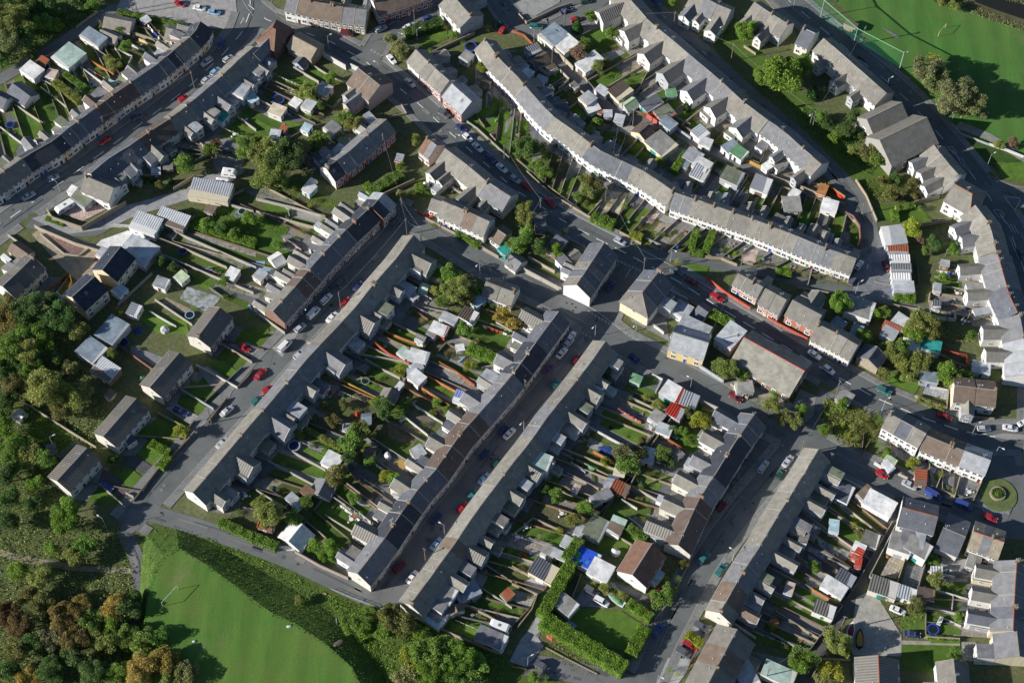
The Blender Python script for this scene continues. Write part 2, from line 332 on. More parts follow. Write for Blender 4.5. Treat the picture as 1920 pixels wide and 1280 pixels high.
def wing(root,base,N,T,kind,L,w,he,hm,slope,wc,rc):
    """rear extension; base = centre of its inner end on the rear wall, N outward, T sideways"""
    H=lambda p,z: Vector((p.x,p.y,z)); wm=wallmat(wc); hw=w/2
    x=bpy.data.objects.new('rear_extension',None); x.location=base-root.location; x.empty_display_size=.3; link(x,root)
    loc=Vector(base); 
    def P_(nm,mb): return link(bpy.data.objects.new(nm,mb.mesh(nm,loc)),x)
    a0,a1=base-T*hw,base+T*hw; c0,c1=a0+N*L,a1+N*L; m=MB(); r=MB()
    if kind=='g':
        zr=he+hw*.72; ins=max(0.3,(zr-hm)/slope+.3); E=base+N*L
        for p,q in((a0,c0),(c1,a1)): m.face([H(p,0),H(q,0),H(q,he),H(p,he)],wm)
        m.face([H(c0,0),H(c1,0),H(c1,he),H(E,zr-.08),H(c0,he)],wm)
        S=base-N*ins; o=.22; k=.72
        for s in(-1,1):
            q=[H(S,zr),H(E+N*.15,zr),H(E+N*.15+T*s*(hw+o),he-k*o+.05),H(S+T*s*(hw+o),he-k*o+.05)]
            if (q[1]-q[0]).cross(q[3]-q[0]).z<0: q=q[::-1]
            r.slab(q,.12,M(rc[0],rc[1]))
            r.slab([p+Vector((0,0,.03)) for p in ([H(E+N*.02,zr),H(E+N*.19,zr),H(E+N*.19+T*s*(hw+o),he-k*o+.05),H(E+N*.02+T*s*(hw+o),he-k*o+.05)] if s*(N.cross(T)).z>0 else [H(E+N*.02,zr),H(E+N*.19,zr),H(E+N*.19+T*s*(hw+o),he-k*o+.05),H(E+N*.02+T*s*(hw+o),he-k*o+.05)][::-1])],.14,M('paint','lgrey'))
        zt=he
    elif kind=='m':   # mono pitch falling outward
        z1=min(hm-.15,he+1.6); zt=he
        m.face([H(c0,0),H(c1,0),H(c1,he),H(c0,he)],wm); m.face([H(a0,0),H(c0,0),H(c0,he),H(a0,z1)],wm); m.face([H(c1,0),H(a1,0),H(a1,z1),H(c1,he)],wm)
        k=(z1-he)/L; q=[H(a0-T*.15,z1+.06),H(c0-T*.15+N*.25,he-k*.25+.06),H(c1+T*.15+N*.25,he-k*.25+.06),H(a1+T*.15,z1+.06)]
        if (q[1]-q[0]).cross(q[3]-q[0]).z<0: q=q[::-1]
        r.slab(q,.12,M(rc[0],rc[1]))
    else:
        zt=he
        for p,q in((a0,c0),(c0,c1),(c1,a1)): m.face([H(p,0),H(q,0),H(q,he),H(p,he)],wm)
        q=[H(a0-T*.1,he+.06),H(c0-T*.1+N*.12,he),H(c1+T*.1+N*.12,he),H(a1+T*.1,he+.06)]
        if (q[1]-q[0]).cross(q[3]-q[0]).z<0: q=q[::-1]
        r.slab(q,.18,M(rc[0],rc[1]),M('paint','white'))
    P_('wall',m); P_('roof',r)
    def iw(p,nrm,z,ww,hh):
        l=p-loc; inst('window',WIN,x,(l.x,l.y,z),math.atan2(nrm.y,nrm.x)-math.pi/2,(ww,1,hh))
    if N.y<.4:
        iw(base+N*(L+.0),N,1.5,min(1.6,w*.5),1.1)
        if zt>3.6: iw(base+N*L,N,zt-1.0,1.0,1.0)
    for s in(-1,1):
        if (T*s).y<.3 and L>3: iw(base+N*L*.55+T*s*hw,T*s,zt-.9 if zt<3.6 else 1.6,1.1,1.0)
    occ(base+N*L*.5,max(w,L)/2)
RIDC={'t':'stone'}
def row(phrase,ridge,n,front='dr',zr=7.7,he=4.8,hw=3.75,hwb=None,roofs=('tan',),rk='tile',walls=('cream',),rears=('cream2',),ends=('cream2','cream2'),
        wings=(),wlen=5,chim=.26,gb=None,ff='2',seed=1,ridc=None,hips=(0,0),cat='house',winm=None,walls_g=('stone','wallgrey','stone','wallbrown','wallgrey','cream'),garden='b',jit=.12,single='terraced house',gl=None,wside=None,lines=.3,gbf=None):
    q=random.Random(seed); P=[V2(g(x,y,zr)) for x,y in ridge]
    J=resample(P,n); fd=Vector((*DIRS[front],0)).normalized(); hwb=hwb or hw
    Ns=[]
    for i in range(n+1):
        e=(J[min(n,i+1)]-J[max(0,i-1)]).normalized(); N=Vector((-e.y,e.x,0)); Ns.append(N if N.dot(fd)>0 else -N)
    ri=0; run=0; RC=[]
    while len(RC)<n:
        k_=1 if n<5 else q.choice((1,2,3,4,4,5)); RC+=[(roofs[ri%len(roofs)],q.uniform(-jit,jit))]*k_; ri+=1
    for i in range(n):
        A,B,NA,NB=J[i],J[i+1],Ns[i],Ns[i+1]; c=(A+B)/2; N=((NA+NB)/2).normalized(); T=(B-A).normalized(); wd=(B-A).length
        occ(c,hw+.6)
        rc,dz=RC[i]
        wf=walls[i%len(walls)]; wr=rears[i%len(rears)]
        zr_,he_=zr+dz,he+dz
        ds='%s %s with %s roof'%(CN(wf),single,CN(rc))
        root=thing('terraced_house' if single=='terraced house' else 'house',ds,cat,(c.x,c.y,0),row=phrase,group='houses '+phrase if n>1 else None)
        last=i==n-1
        ge=(wallmat(ends[0]) if i==0 else wallmat(wr),wallmat(ends[1]) if last else wallmat(wr))
        ol=('a' if i==0 else '')+('b' if last else '')
        rkk=rk if isinstance(rk,str) else rk[i%len(rk)]
        rid=M('paint',ridc or q.choice(['conc','grey','tan2','brown','tan']))
        ro,(F0,F1,B0,B1,RA,RB)=gabled('h',root,A,B,NA,NB,hw,hwb,he_,zr_,wallmat(wf),wallmat(wr),M(rkk,rc),rid,gend=ge if (i==0 or last) else None,hip=(hips[0] if i==0 else 0,hips[1] if last else 0),outl=ol)
        # gutters and party line
        for a,b,NN in((F0,F1,N),(B0,B1,-N)):
            gm=MB(); gm.tube(a+NN*.05-Vector((0,0,.12)),b+NN*.05-Vector((0,0,.12)),.06,.06,M('paint','lgrey'),5)
            part('gutter',gm,root)
        if (q.random()<lines and not(i==0 and hips[0])) :
            pl=MB(); up=Vector((0,0,.09)); tt=T*.13
            for X,Y in((F0,RA),(B0,RA)):
                qd=[X-tt*(i>0)+up,X+tt+up,Y+tt+up,Y-tt*(i>0)+up]
                if (qd[1]-qd[0]).cross(qd[3]-qd[0]).z<0: qd=qd[::-1]
                pl.slab(qd,.14,M('paint','conc' if q.random()<.7 else 'tan3'))
            part('parapet',pl,root)
        if q.random()<chim and not(i==0 and hips[0]):
            k=A+T*.35 if (i%2==0) else B-T*.35
            l=k-root.location; ch=inst('chimney',q.choice(CHIM),ro,(l.x,l.y,zr_),math.atan2(T.y,T.x),(q.uniform(.75,.95),q.uniform(.6,.9),q.uniform(.7,.95)))
        if q.random()<.10:
            s=q.choice((-1,1)); d=1.6; p=A.lerp(B,q.uniform(.3,.7))+N*s*d; zz=zr_-(zr_-he_)/hw*d+.03
            o=inst('roof_window',SKY,ro,(p.x-root.location.x,p.y-root.location.y,zz)); nn=(N*s*(zr_-he_)/hw+Vector((0,0,1))).normalized(); o.rotation_euler=nn.to_track_quat('Z','Y').to_euler()
        for s in(1,-1):
            if q.random()<.35:
                d=q.uniform(1.2,2.8); p=A.lerp(B,q.uniform(.2,.8))+N*s*d; vm=MB(); z_=zr_-(zr_-he_)/hw*d; vm.tube(Vector((p.x,p.y,z_-.1)),Vector((p.x,p.y,z_+.35)),.09,.11,M('paint','white'),6); part('vent_pipe',vm,root)
        if q.random()<.25:
            p=A.lerp(B,.5 if q.random()<.5 else .1); am=MB(); P0=Vector((p.x,p.y,zr_-.1)); am.tube(P0,P0+Vector((0,0,2.0)),.03,.03,M('paint','silver'),4); am.tube(P0+Vector((-.6,0,1.8)),P0+Vector((.6,.2,1.8)),.03,.03,M('paint','silver'),4)
            for t_ in(-.5,0,.5): am.tube(P0+Vector((t_,-.35,1.8)),P0+Vector((t_,.35,1.8)),.025,.025,M('paint','silver'),3)
            part('aerial',am,root)
        if q.random()<.3:
            s=1 if N.y<0 else -1; p=A.lerp(B,.1)+N*s*hw; putwin(root,p,N*s,he_-.5,1,1,DISH,'satellite_dish')
        # openings
        for s,w_ in((1,hw),(-1,hwb)):
            NN=N*s
            if NN.y>.45: continue
            mid=lambda t: (A+NA*s*w_).lerp(B+NB*s*w_,t)
            wm_=winm or WIN
            if s==1:
                if ff=='0': continue
                if ff=='1': putwin(root,mid(.3),NN,1.5,1.4,1.3,wm_); putdoor(root,mid(.75),NN)
                else:
                    k=wd/5.0; ts=[.27,.73] if wd<7 else [.17,.5,.83]
                    for t in ts: putwin(root,mid(t),NN,3.85,1.15,1.3,wm_)
                    if wd<7:
                        m_=(i%2==0); putwin(root,mid(.3 if m_ else .7),NN,1.5,1.5,1.4,wm_); putdoor(root,mid(.78 if m_ else .22),NN)
                    else:
                        putwin(root,mid(.17),NN,1.5,1.5,1.4,wm_); putwin(root,mid(.83),NN,1.5,1.5,1.4,wm_); putdoor(root,mid(.5),NN)
            else:
                putwin(root,mid(.3),NN,3.9,1.1,1.1); putwin(root,mid(.72),NN,1.5,1.2,1.1)
                if he_>4: putwin(root,mid(.75),NN,3.9,.8,.9)
        for ed,X,dirn in((i==0,A,-T),(last,B,T)):
            if ed and dirn.y<.35 and q.random()<.7: putwin(root,X+dirn*.0,dirn,he_-1.0,.8,1.0)
        # wings
        if wings:
            k=wings[i%len(wings)]; s=-1 if wside is None else wside; NN=N*s; w_=hwb if s==-1 else hw
            for ch in k:
                if ch=='n': continue
                tpos=.28 if i%2 else .72
                bs=A.lerp(B,tpos)+NN*w_; slope=(zr_-he_)/w_
                rcol=q.choice([('tile','tan'),('tile','grey'),('tile','tan2'),('tile',rc),('tile','tan3')]) ; fcol=('felt',q.choice(['grey','tan2','lgrey','olive','conc','grey2']))
                wc=q.choice([wr,'white','cream2','lgrey',wr])
                wl=wlen*q.uniform(.62,1.08)
                if ch=='g': wing(root,bs,NN,T,'g',wl,min(3.3,wd*.62),he_-.7,he_,slope,wc,rcol)
                elif ch=='G': wing(root,A.lerp(B,.5)+NN*w_,NN,T,'g',wl+1,min(4.6,wd*.85),he_-.35,he_,slope,wc,rcol)
                elif ch=='D' and i<n-1: wing(root,B+NB*s*w_,NN,T,'g',wl*1.1,min(5.8,wd*1.12),he_-.5,he_,slope,wc,q.choice([('tile','tan'),('tile','grey'),('rib','tan2'),('tile','tan2'),('tile',rc)]))
                elif ch=='m': wing(root,bs,NN,T,'m',wl*.8,min(3.6,wd*.7),2.5,he_,slope,wc,rcol)
                elif ch=='f': wing(root,bs,NN,T,'f',wl*1.0,min(3.6,wd*.72),2.7,he_,slope,wc,fcol)
                elif ch=='F': wing(root,bs,NN,T,'f',wl*.9,min(3.8,wd*.75),4.6,he_,slope,wc,fcol)
                elif ch=='c': wing(root,A.lerp(B,.5)+NN*w_,NN,T,'m',3.2,wd*.7,2.2,3.6,slope,'white',('pglass',C['paleblue']))
                elif ch=='e':  # gable wing with a flat porch beyond
                    wing(root,bs,NN,T,'g',wl,min(3.2,wd*.6),he_-.8,he_,slope,wc,rcol)
                    wing(root,bs+NN*(wl+.01),NN,T,'f',2.6,min(2.9,wd*.55),2.5,3,slope,wc,fcol)
    if gbf: GARD.append((J,Ns,1,hw,gbf,phrase,('stone','wallgrey','conc','stone'),seed+500,gl,False,0))
    if gb: GARD.append((J,Ns,-1 if garden=='b' else 1,hw if garden=='f' else hwb,gb,phrase,walls_g,seed,gl,bool(wings),wlen))
GARD=[]
CNM=dict(orangebrick='orange brick',ribroof='dark ribbed',ribroof2='brown ribbed',hallroof='grey',wallgrey='grey',wallbrown='brown',tan='tan',tan2='tan',tan3='tan',grey='grey',grey2='grey',dark='dark slate',dark2='blue black',brown='brown',brown2='dark brown',redbrown='red brown',
 lgrey='pale grey',cream2='pale',brick='brick',red='red brick',brightred='bright red',palegreen='pale green',bluegrey='blue grey',conc='concrete',carwhite='white',carsilver='silver',
 carred='red',carblue='blue',carteal='teal',cargrey='grey',darkred='dark red',darkblue='dark blue',darkgreen='dark green',lightblue='light blue',paleblue='pale blue',ochre='ochre')
def CN(c):
    if isinstance(c,tuple): c=c[1]
    return CNM.get(c,c)
# ---------------- sheds and garages ----------------
def shed(x1,y1,x2,y2,w,h,kind,rc,wc,desc=None,cat=None):
    a=g(*tl(x1,y1),h); b=g(*tl(x2,y2),h); c=V2((a+b)/2); e=V2(b-a); L=e.length; e.normalize(); N=Vector((-e.y,e.x,0))
    if N.y>0: N=-N
    big=L*w>28; nm='garage' if big else 'garden_shed'; cat=cat or('garage' if big else 'shed')
    rk={'f':'felt','g':'tile','r':'rib','m':'rib'}[kind]
    rname={'f':'flat','g':'pitched','r':'corrugated','m':'sloping'}[kind]
    root=thing('greenhouse' if cat=='greenhouse' else nm,desc or '%s with %s %s roof'%(('%s walled '%CN(wc))+('garage' if big else 'shed'),rname,CN(rc)),cat,(c.x,c.y,0),group=None)
    occ(c-e*L*.3,w/2+.3); occ(c+e*L*.3,w/2+.3); occ(c,w/2+.3)
    A=c-e*L/2; B=c+e*L/2; hw=w/2; wm=wallmat(wc); H=lambda p,z: Vector((p.x,p.y,z))
    if kind=='g':
        gabled('s',root,A,B,N,N,hw,hw,h-hw*.62,h,wm,wm,M('tile' if rc not in('teal','mint') else 'felt',rc),M('paint',rc),oh=.2,outl='ab')
        he=h-hw*.62
    else:
        he=h; m=MB(); m.box(c,e,L/2,hw,0,h-.08,wm); part('wall',m,root)
        r=MB(); d=.28 if kind!='f' else .12; o=.15
        q=[H(A-e*o+N*(hw+o),h-d),H(B+e*o+N*(hw+o),h-d*.8),H(B+e*o-N*(hw+o),h+d),H(A-e*o-N*(hw+o),h+d)]
        if (q[1]-q[0]).cross(q[3]-q[0]).z<0: q=q[::-1]
        r.slab(q,.14,M(rk,rc),M('paint','white') if kind=='f' else None); part('roof',r,root)
        rr=MB(); rr.box(c-N*(hw-.3),e,L/2-.02,.28,h-.3,h+d-.15,wm); part('upper_wall',rr,root)
    z=1.3
    if cat!='greenhouse':
        for s in(-1,1):
            dn=e*s
            if dn.y<.5:
                X=c+dn*(L/2)
                if big:
                    b=MB(); b.box(X+dn*.03,N,min(1.15,hw*.7),.04,.02,min(2.05,he-.3),M('plank',rnd.choice(['white','lgrey','brown','teal','white']))); part('garage_door',b,root)
                else: putdoor(root,X+dn*.0,dn)
        for t in ((.25,.7) if big else (.5,)):
            putwin(root,A.lerp(B,t)+N*hw,N,z,.9,.8)
    return root
# ---------------- vehicles ----------------
def loft(b,secs,mat):
    """secs: list of rings (same length)"""
    for r0,r1 in zip(secs,secs[1:]):
        k=len(r0)
        for i in range(k): b.face([r0[i],r1[i],r1[(i+1)%k],r0[(i+1)%k]],mat)
    b.face(secs[0],mat); b.face(secs[-1][::-1],mat)
def car_meshes(kind):
    L,Wd,belt,top,st={'hatch':(1.95,.83,.92,1.46,None),'saloon':(2.2,.86,.88,1.40,None),'estate':(2.25,.86,.92,1.48,None),'suv':(2.2,.9,1.05,1.78,None),'van':(2.5,.95,1.15,2.0,None)}[kind]
    P=M('carpaint'); b=MB(); Z={'hatch':(.92,.93,.90,.78,.55),'saloon':(.88,.90,.88,.78,.55),'estate':(.92,.92,.90,.78,.55),'suv':(1.03,1.05,1.02,.95,.65),'van':(1.13,1.15,1.10,.95,.6)}[kind]
    st=[(-L,.62,.72,Z[0]-.22),(-L+.12,.30,.93,Z[0]),(-L+.7,.25,1.0,Z[1]),(0,.22,1.0,Z[1]),(L-1.15,.22,1.0,Z[2]),(L-.45,.25,.96,Z[3]),(L-.12,.30,.86,Z[3]-.10),(L,.42,.72,Z[4])]
    secs=[]
    for x,z0,k,zt in st:
        w=Wd*k; zm=z0+(zt-z0)*.62; secs.append([Vector(p) for p in((x,-w*.94,z0),(x,-w,zm),(x,-w*.86,zt),(x,w*.86,zt),(x,w,zm),(x,w*.94,z0))])
    loft(b,secs,P)
    b0={'hatch':(-L+.15,L-1.1,-L+.5,L-1.9),'saloon':(-L+.75,L-1.2,-L+1.35,L-2.0),'estate':(-L+.1,L-1.2,-L+.3,L-2.0),'suv':(-L+.1,L-1.1,-L+.3,L-1.8),'van':(-L+.05,L-.75,-L+.12,L-1.45)}[kind]
    wb,wt=Wd*.88,Wd*.70; zb=belt-.03; x0,x1,u0,u1=b0
    lo=[Vector(p) for p in((x0,-wb,zb),(x1,-wb,zb-.04),(x1,wb,zb-.04),(x0,wb,zb))]; hi=[Vector(p) for p in((u0,-wt,top),(u1,-wt,top),(u1,wt,top),(u0,wt,top))]
    b.slab([hi[0]+Vector((-.06,-.04,.03)),hi[1]+Vector((.06,-.04,.03)),hi[2]+Vector((.06,.04,.03)),hi[3]+Vector((-.06,.04,.03))],.07,P)
    for a,c in zip(lo,hi): b.tube(a,c,.055,.045,P,4)
    mx=(x0+x1)/2; mu=(u0+u1)/2
    for s in(-1,1): b.tube((mx,s*wb,zb),(mu,s*wt,top),.05,.05,P,4)
    if kind=='van':
        for s in(-1,1): b.face([(x0,s*(wb+.015),zb),(mx+.3,s*(wb+.015),zb),(mu+.3,s*(wt+.015),top-.03),(u0,s*(wt+.015),top-.03)][::s],P)
    body=b.mesh('body'); G_=M('glass'); out=[('body',body,None)]
    def pane(nm,q): m=MB(); m.face(q,G_); return (nm,m.mesh(nm),None)
    out.append(pane('windscreen',[lo[1],lo[2],hi[2],hi[1]])); out.append(pane('rear_window',[lo[3],lo[0],hi[0],hi[3]]))
    out.append(pane('side_window',[lo[0],lo[1],hi[1],hi[0]])); out.append(pane('side_window',[lo[2],lo[3],hi[3],hi[2]]))
    m=MB(); m.tube((0,-.1,0),(0,.1,0),.31,.31,M('paint','black'),12); m.tube((0,-.115,0),(0,.115,0),.18,.18,M('paint','silver'),8); wh=m.mesh('wheel')
    for x in(-L+.75,L-.8):
        for s in(-1,1): out.append(('wheel',wh,(x,s*(Wd-.08),.31)))
    m=MB(); m.box((0,0),(1,0),.05,.16,-.07,.07,M('paint','white')); hl=m.mesh('headlight'); m=MB(); m.box((0,0),(1,0),.04,.10,-.12,.12,M('paint','brightred')); tlm=m.mesh('tail_light')
    for s in(-1,1):
        out.append(('headlight',hl,(L-.09,s*Wd*.58,Z[4]+.08))); out.append(('tail_light',tlm,(-L+.03,s*Wd*.66,Z[0]-.26)))
    for s in(-1,1):
        m=MB(); m.box((0,0),(1,0),.06,.10,-.06,.06,P); out.append(('wing_mirror',m.mesh('wing_mirror'),(x1-.35,s*(Wd+.05),zb+.08)))
    return out
CARM={}; CARPROTO={}
def copy_tree(o,parent=None):
    c=o.copy(); SC.collection.objects.link(c); c.parent=parent
    for ch in list(o.children): copy_tree(ch,c)
    return c
def car(x1,y1,x2,y2,kind,col,scale=1.0):
    a=g(*tl(x1,y1),.6); b=g(*tl(x2,y2),.6); c=(a+b)/2; ang=math.atan2(b.y-a.y,b.x-a.x); cc=C[col]
    ds='%s %s'%(CN(col),{'hatch':'hatchback car','saloon':'saloon car','estate':'estate car','suv':'tall four wheel drive','van':'panel van'}[kind])
    nm={'van':'parked_van'}.get(kind,'car')
    if kind not in CARPROTO:
        root=thing(nm,ds,'van' if kind=='van' else 'car',(c.x,c.y,.05),ang,group='cars and vans parked along the streets')
        for n_,me,loc in car_meshes(kind): inst(n_,me,root,loc or (0,0,0))
        CARPROTO[kind]=root
    else:
        root=copy_tree(CARPROTO[kind]); root.location=(c.x,c.y,.05); root.rotation_euler=(0,0,ang); reg(root,ds,'van' if kind=='van' else 'car','cars and vans parked along the streets')
    for ch in root.children: ch.color=(*cc,1)
    occ(c,2.4)
def caravan(x1,y1,x2,y2,L=None):
    a=g(*tl(x1,y1),2); b=g(*tl(x2,y2),2); c=(a+b)/2; ang=math.atan2(b.y-a.y,b.x-a.x); hl=max(2.3,(b-a).length/2); wh=M('paint','carwhite')
    root=thing('caravan','white touring caravan','caravan',(c.x,c.y,0),ang,group=None); m=MB()
    pr=[(-hl,.5),(-hl-.05,1.5),(-hl+.35,2.35),(-hl+.8,2.5),(hl-.8,2.5),(hl-.3,2.3),(hl+.05,1.4),(hl,.5)]
    secs=[[Vector((x,y*k,z-(1-k)*0)) for x,z in pr] for y,k in((-1.1,1),(1.1,1))]
    loft(m,secs,wh); o=link(bpy.data.objects.new('body',m.mesh('body')),root)
    for x in(-hl*.5,hl*.35):
        for s in(-1,1): inst('window',WIN,root,(x,s*1.1,1.7),0 if s==1 else math.pi,(1.1,1,.7))
    mm=MB(); mm.face([(hl+.04,-.8,1.45),(hl+.04,.8,1.45),(hl-.26,.8,2.2),(hl-.26,-.8,2.2)],M('glass')); link(bpy.data.objects.new('windscreen',mm.mesh('windscreen')),root)
    mm=MB(); mm.box((-.2,0),(1,0),.35,.35,2.5,2.6,M('paint','grey')); link(bpy.data.objects.new('roof_hatch',mm.mesh('roof_hatch')),root)
    mm=MB(); mm.tube((0,-.1,0),(0,.1,0),.33,.33,M('paint','black'),12); me=mm.mesh('wheel')
    for s in(-1,1): inst('wheel',me,root,(-.2,s*1.02,.33))
    mm=MB(); mm.tube((hl,-.5,.5),(hl+1.1,0,.5),.05,.05,M('paint','grey'),4); mm.tube((hl,.5,.5),(hl+1.1,0,.5),.05,.05,M('paint','grey'),4); link(bpy.data.objects.new('tow_bar',mm.mesh('tow_bar')),root)
    occ(c,3)
def boat(x1,y1,x2,y2,hullc,topc,ds):
    a=g(*tl(x1,y1),1); b=g(*tl(x2,y2),1); c=(a+b)/2; ang=math.atan2(b.y-a.y,b.x-a.x); hl=(b-a).length/2
    root=thing('boat',ds,'boat',(c.x,c.y,0),ang); m=MB(); secs=[]
    for t,w,zz in((-1,.9,1.25),(-.5,1.05,1.25),(.2,1.0,1.3),(.7,.6,1.42),(.97,.08,1.6)):
        x=t*hl; secs.append([Vector(p) for p in((x,-w,zz),(x,-w*.7,.75),(x,0,.5+.3*max(0,t)),(x,w*.7,.75),(x,w,zz))])
    loft(m,secs,M('paint',hullc)); link(bpy.data.objects.new('hull',m.mesh('hull')),root)
    m=MB(); secs=[]
    for t,w,zz in((-.85,.8,1.3),(-.4,.85,1.75),(.2,.75,1.8),(.75,.35,1.5)):
        x=t*hl; secs.append([Vector(p) for p in((x,-w,1.24),(x,-w*.6,zz-.1),(x,0,zz),(x,w*.6,zz-.1),(x,w,1.24))])
    loft(m,secs,M('cloth',topc)); link(bpy.data.objects.new('cover',m.mesh('cover')),root)
    m=MB(); m.box((-hl-.2,0),(1,0),.2,.2,.6,1.6,M('paint','black')); link(bpy.data.objects.new('outboard_motor',m.mesh('outboard_motor')),root)
    m=MB(); m.box((0,0),(1,0),hl*.9,.08,.4,.5,M('paint','grey')); 
    for s in(-1,1): m.tube((0,s*.8-.08,.3),(0,s*.8+.08,.3),.3,.3,M('paint','black'),10)
    link(bpy.data.objects.new('trailer',m.mesh('trailer')),root); occ(c,2.5)
# ---------------- foliage ----------------
def leafquad(b,c,s,q,m,flat=.3):
    d=Vector((q.gauss(0,1),q.gauss(0,1),q.gauss(0,1)+flat)); d.normalize(); u=d.orthogonal().normalized(); a=q.uniform(0,6.3); u2=u*math.cos(a)+d.cross(u)*math.sin(a); w=d.cross(u2)
    k=q.uniform(.5,.9); b.face([c-u2*s,c-w*s*k,c+u2*s,c+w*s*k],m)
def crown_mesh(seed,n=2600,kind='round'):
    q=random.Random(seed); b=MB(); m=M('leaf')
    if kind=='cone':
        for i in range(n):
            z=1-q.random()**.75*2; r=(1-(z+1)/2)*.62+.04; a=q.uniform(0,6.28); rr=r*(q.uniform(.55,1.05)); leafquad(b,Vector((math.cos(a)*rr,math.sin(a)*rr,z)),q.uniform(.05,.10),q,m)
        return b.mesh('crown')
    lobes=[]
    for i in range(16 if kind=='round' else 30):
        d=Vector((q.gauss(0,1),q.gauss(0,1),q.gauss(0,.8)+.25)).normalized(); k=q.uniform(.35,.72); lobes.append((d*k,q.uniform(.24,.42) if kind=='round' else q.uniform(.16,.34)))
    lobes.append((Vector((0,0,0)),.5))
    for i in range(n):
        c,r=q.choice(lobes); d=Vector((q.gauss(0,1),q.gauss(0,1),q.gauss(0,1)+.3)).normalized()
        rr=r*(q.uniform(.75,1.08) if q.random()<.8 else q.uniform(.2,.8)); p=c+d*rr; p.z*=.85
        leafquad(b,p,(q.uniform(.02,.055) if kind!='big' else q.uniform(.013,.036))*(1.0 if q.random()<.85 else 1.5),q,m)
    return b.mesh('crown')
def bare_mesh(seed):
    q=random.Random(seed); b=MB(); bk=M('bark',C['conc']); m=M('leaf')
    def br(p,d,l,r,k):
        e=p+d*l; b.tube(p,e,r,r*.6,bk,3,False)
        if k==0:
            for i in range(3): leafquad(b,e+Vector((q.gauss(0,.06),q.gauss(0,.06),q.gauss(0,.06))),.035,q,m)
            return
        for i in range(4 if k>1 else 5):
            dd=(d+Vector((q.gauss(0,.6),q.gauss(0,.6),q.gauss(0,.45)))).normalized(); br(e,dd,l*q.uniform(.55,.8),r*.6,k-1)
    for i in range(7):
        a=i*.9; br(Vector((0,0,-.8)),Vector((math.cos(a)*.55,math.sin(a)*.55,.8)).normalized(),.52,.028,4)
    return b.mesh('crown')
CR={}
def trunk_mesh():
    b=MB(); bk=M('bark','wood'); b.tube((0,0,0),(0.02,0,.55),.075,.05,bk,7,False); b.tube((0.02,0,.55),(0,0.02,1),.05,.02,bk,6,False)
    for i in range(5):
        a=i*1.26; b.tube((0.01,0,.45+.07*i),(math.cos(a)*.35,math.sin(a)*.35,.85+.05*i),.03,.01,bk,4,False)
    return b.mesh('trunk')
TRUNK=None
LG=dict(green=(.125,.20,.05),dark=(.075,.13,.045),olive=(.18,.205,.07),bright=(.16,.26,.05),yellow=(.25,.28,.05),gold=(.27,.21,.07),golden=(.30,.25,.07),autumn=(.15,.125,.05),rust=(.13,.095,.05),
 bare=(.16,.17,.10),pale=(.18,.20,.10),conifer=(.04,.10,.03),pinkbare=(.19,.13,.11),brownish=(.135,.135,.055),grey=(.18,.20,.12))
for k_ in LG: LG[k_]=tuple(min(.6,x*(1.6 if k_ not in('bright','yellow','golden') else 1.3)) for x in LG[k_])
LN=dict(green='green leafy tree',dark='dark green tree',olive='olive green tree',bright='bright green bushy tree',yellow='yellow green rounded tree',gold='golden autumn tree',golden='golden leaved garden tree',
 autumn='red brown autumn tree',rust='russet shrub like tree',bare='thin grey brown nearly bare tree',pale='pale feathery tree',conifer='dark conical conifer',pinkbare='pinkish twiggy small tree',brownish='brownish green tree',grey='pale grey green tree')
def tree(x,y,r,col,kind=None):
    global TRUNK
    if TRUNK is None: TRUNK=trunk_mesh()
    if not CR:
        for i in range(4): CR['round%d'%i]=crown_mesh(20+i,6500)
        for i in range(2): CR['big%d'%i]=crown_mesh(40+i,15000,'big')
        CR['cone0']=crown_mesh(60,3000,'cone'); CR['small0']=crown_mesh(70,900); CR['small1']=crown_mesh(71,900); CR['bare0']=bare_mesh(5)
    rm=r/4/6.4; sq=.95
    kind=kind or('cone' if col=='conifer' else 'big' if rm>3.6 else 'small' if rm<1.5 else 'round')
    zc=rm*(1.0 if kind!='cone' else 1.2)+ (0.8 if rm>2 else .2); p=g(*tl(x,y),zc)
    root=thing('shrub' if rm<1.4 else 'tree',LN[col] if rm>=1.4 else LN[col].replace('tree','shrub').replace('conifer','conifer shrub'),'tree' if rm>=1.4 else 'shrub',(p.x,p.y,0),rnd.uniform(0,6.28),group=None,at=p)
    ks=[k for k in CR if k.startswith(kind)]; me=CR[rnd.choice(ks)]
    j=rnd.uniform(.85,1.15); cc=tuple(c*j*rnd.uniform(.94,1.06) for c in LG[col])
    zz=rm*1.05 if kind!='cone' else rm*1.25
    k=1.22 if kind!='cone' else 1.4
    inst('crown',me,root,(0,0,zc),0,(rm*k*rnd.uniform(.92,1.08),rm*k*rnd.uniform(.92,1.08),zz),cc); inst('trunk',TRUNK,root,(0,0,0),0,(rm*.9,rm*.9,zc*1.05))
    occ(p,rm*.6)
SHR=[0]
def shrub(p,r,col,row=None):
    if SHR[0]>285: return
    SHR[0]+=1
    root=bpy.data.objects.new('shrub',CR['small%d'%rnd.randint(0,1)]); root.location=(p.x,p.y,r*.55); root.rotation_euler=(0,0,rnd.uniform(0,6.3)); root.scale=(r*1.1,r*1.1,r*.8); root.color=(*LG[col],1); link(root)
    reg(root,'small '+{'yellow':'yellow green','bright':'bright green','rust':'russet','autumn':'red brown','gold':'golden'}.get(col,col)+' garden shrub','shrub','garden shrubs',row)
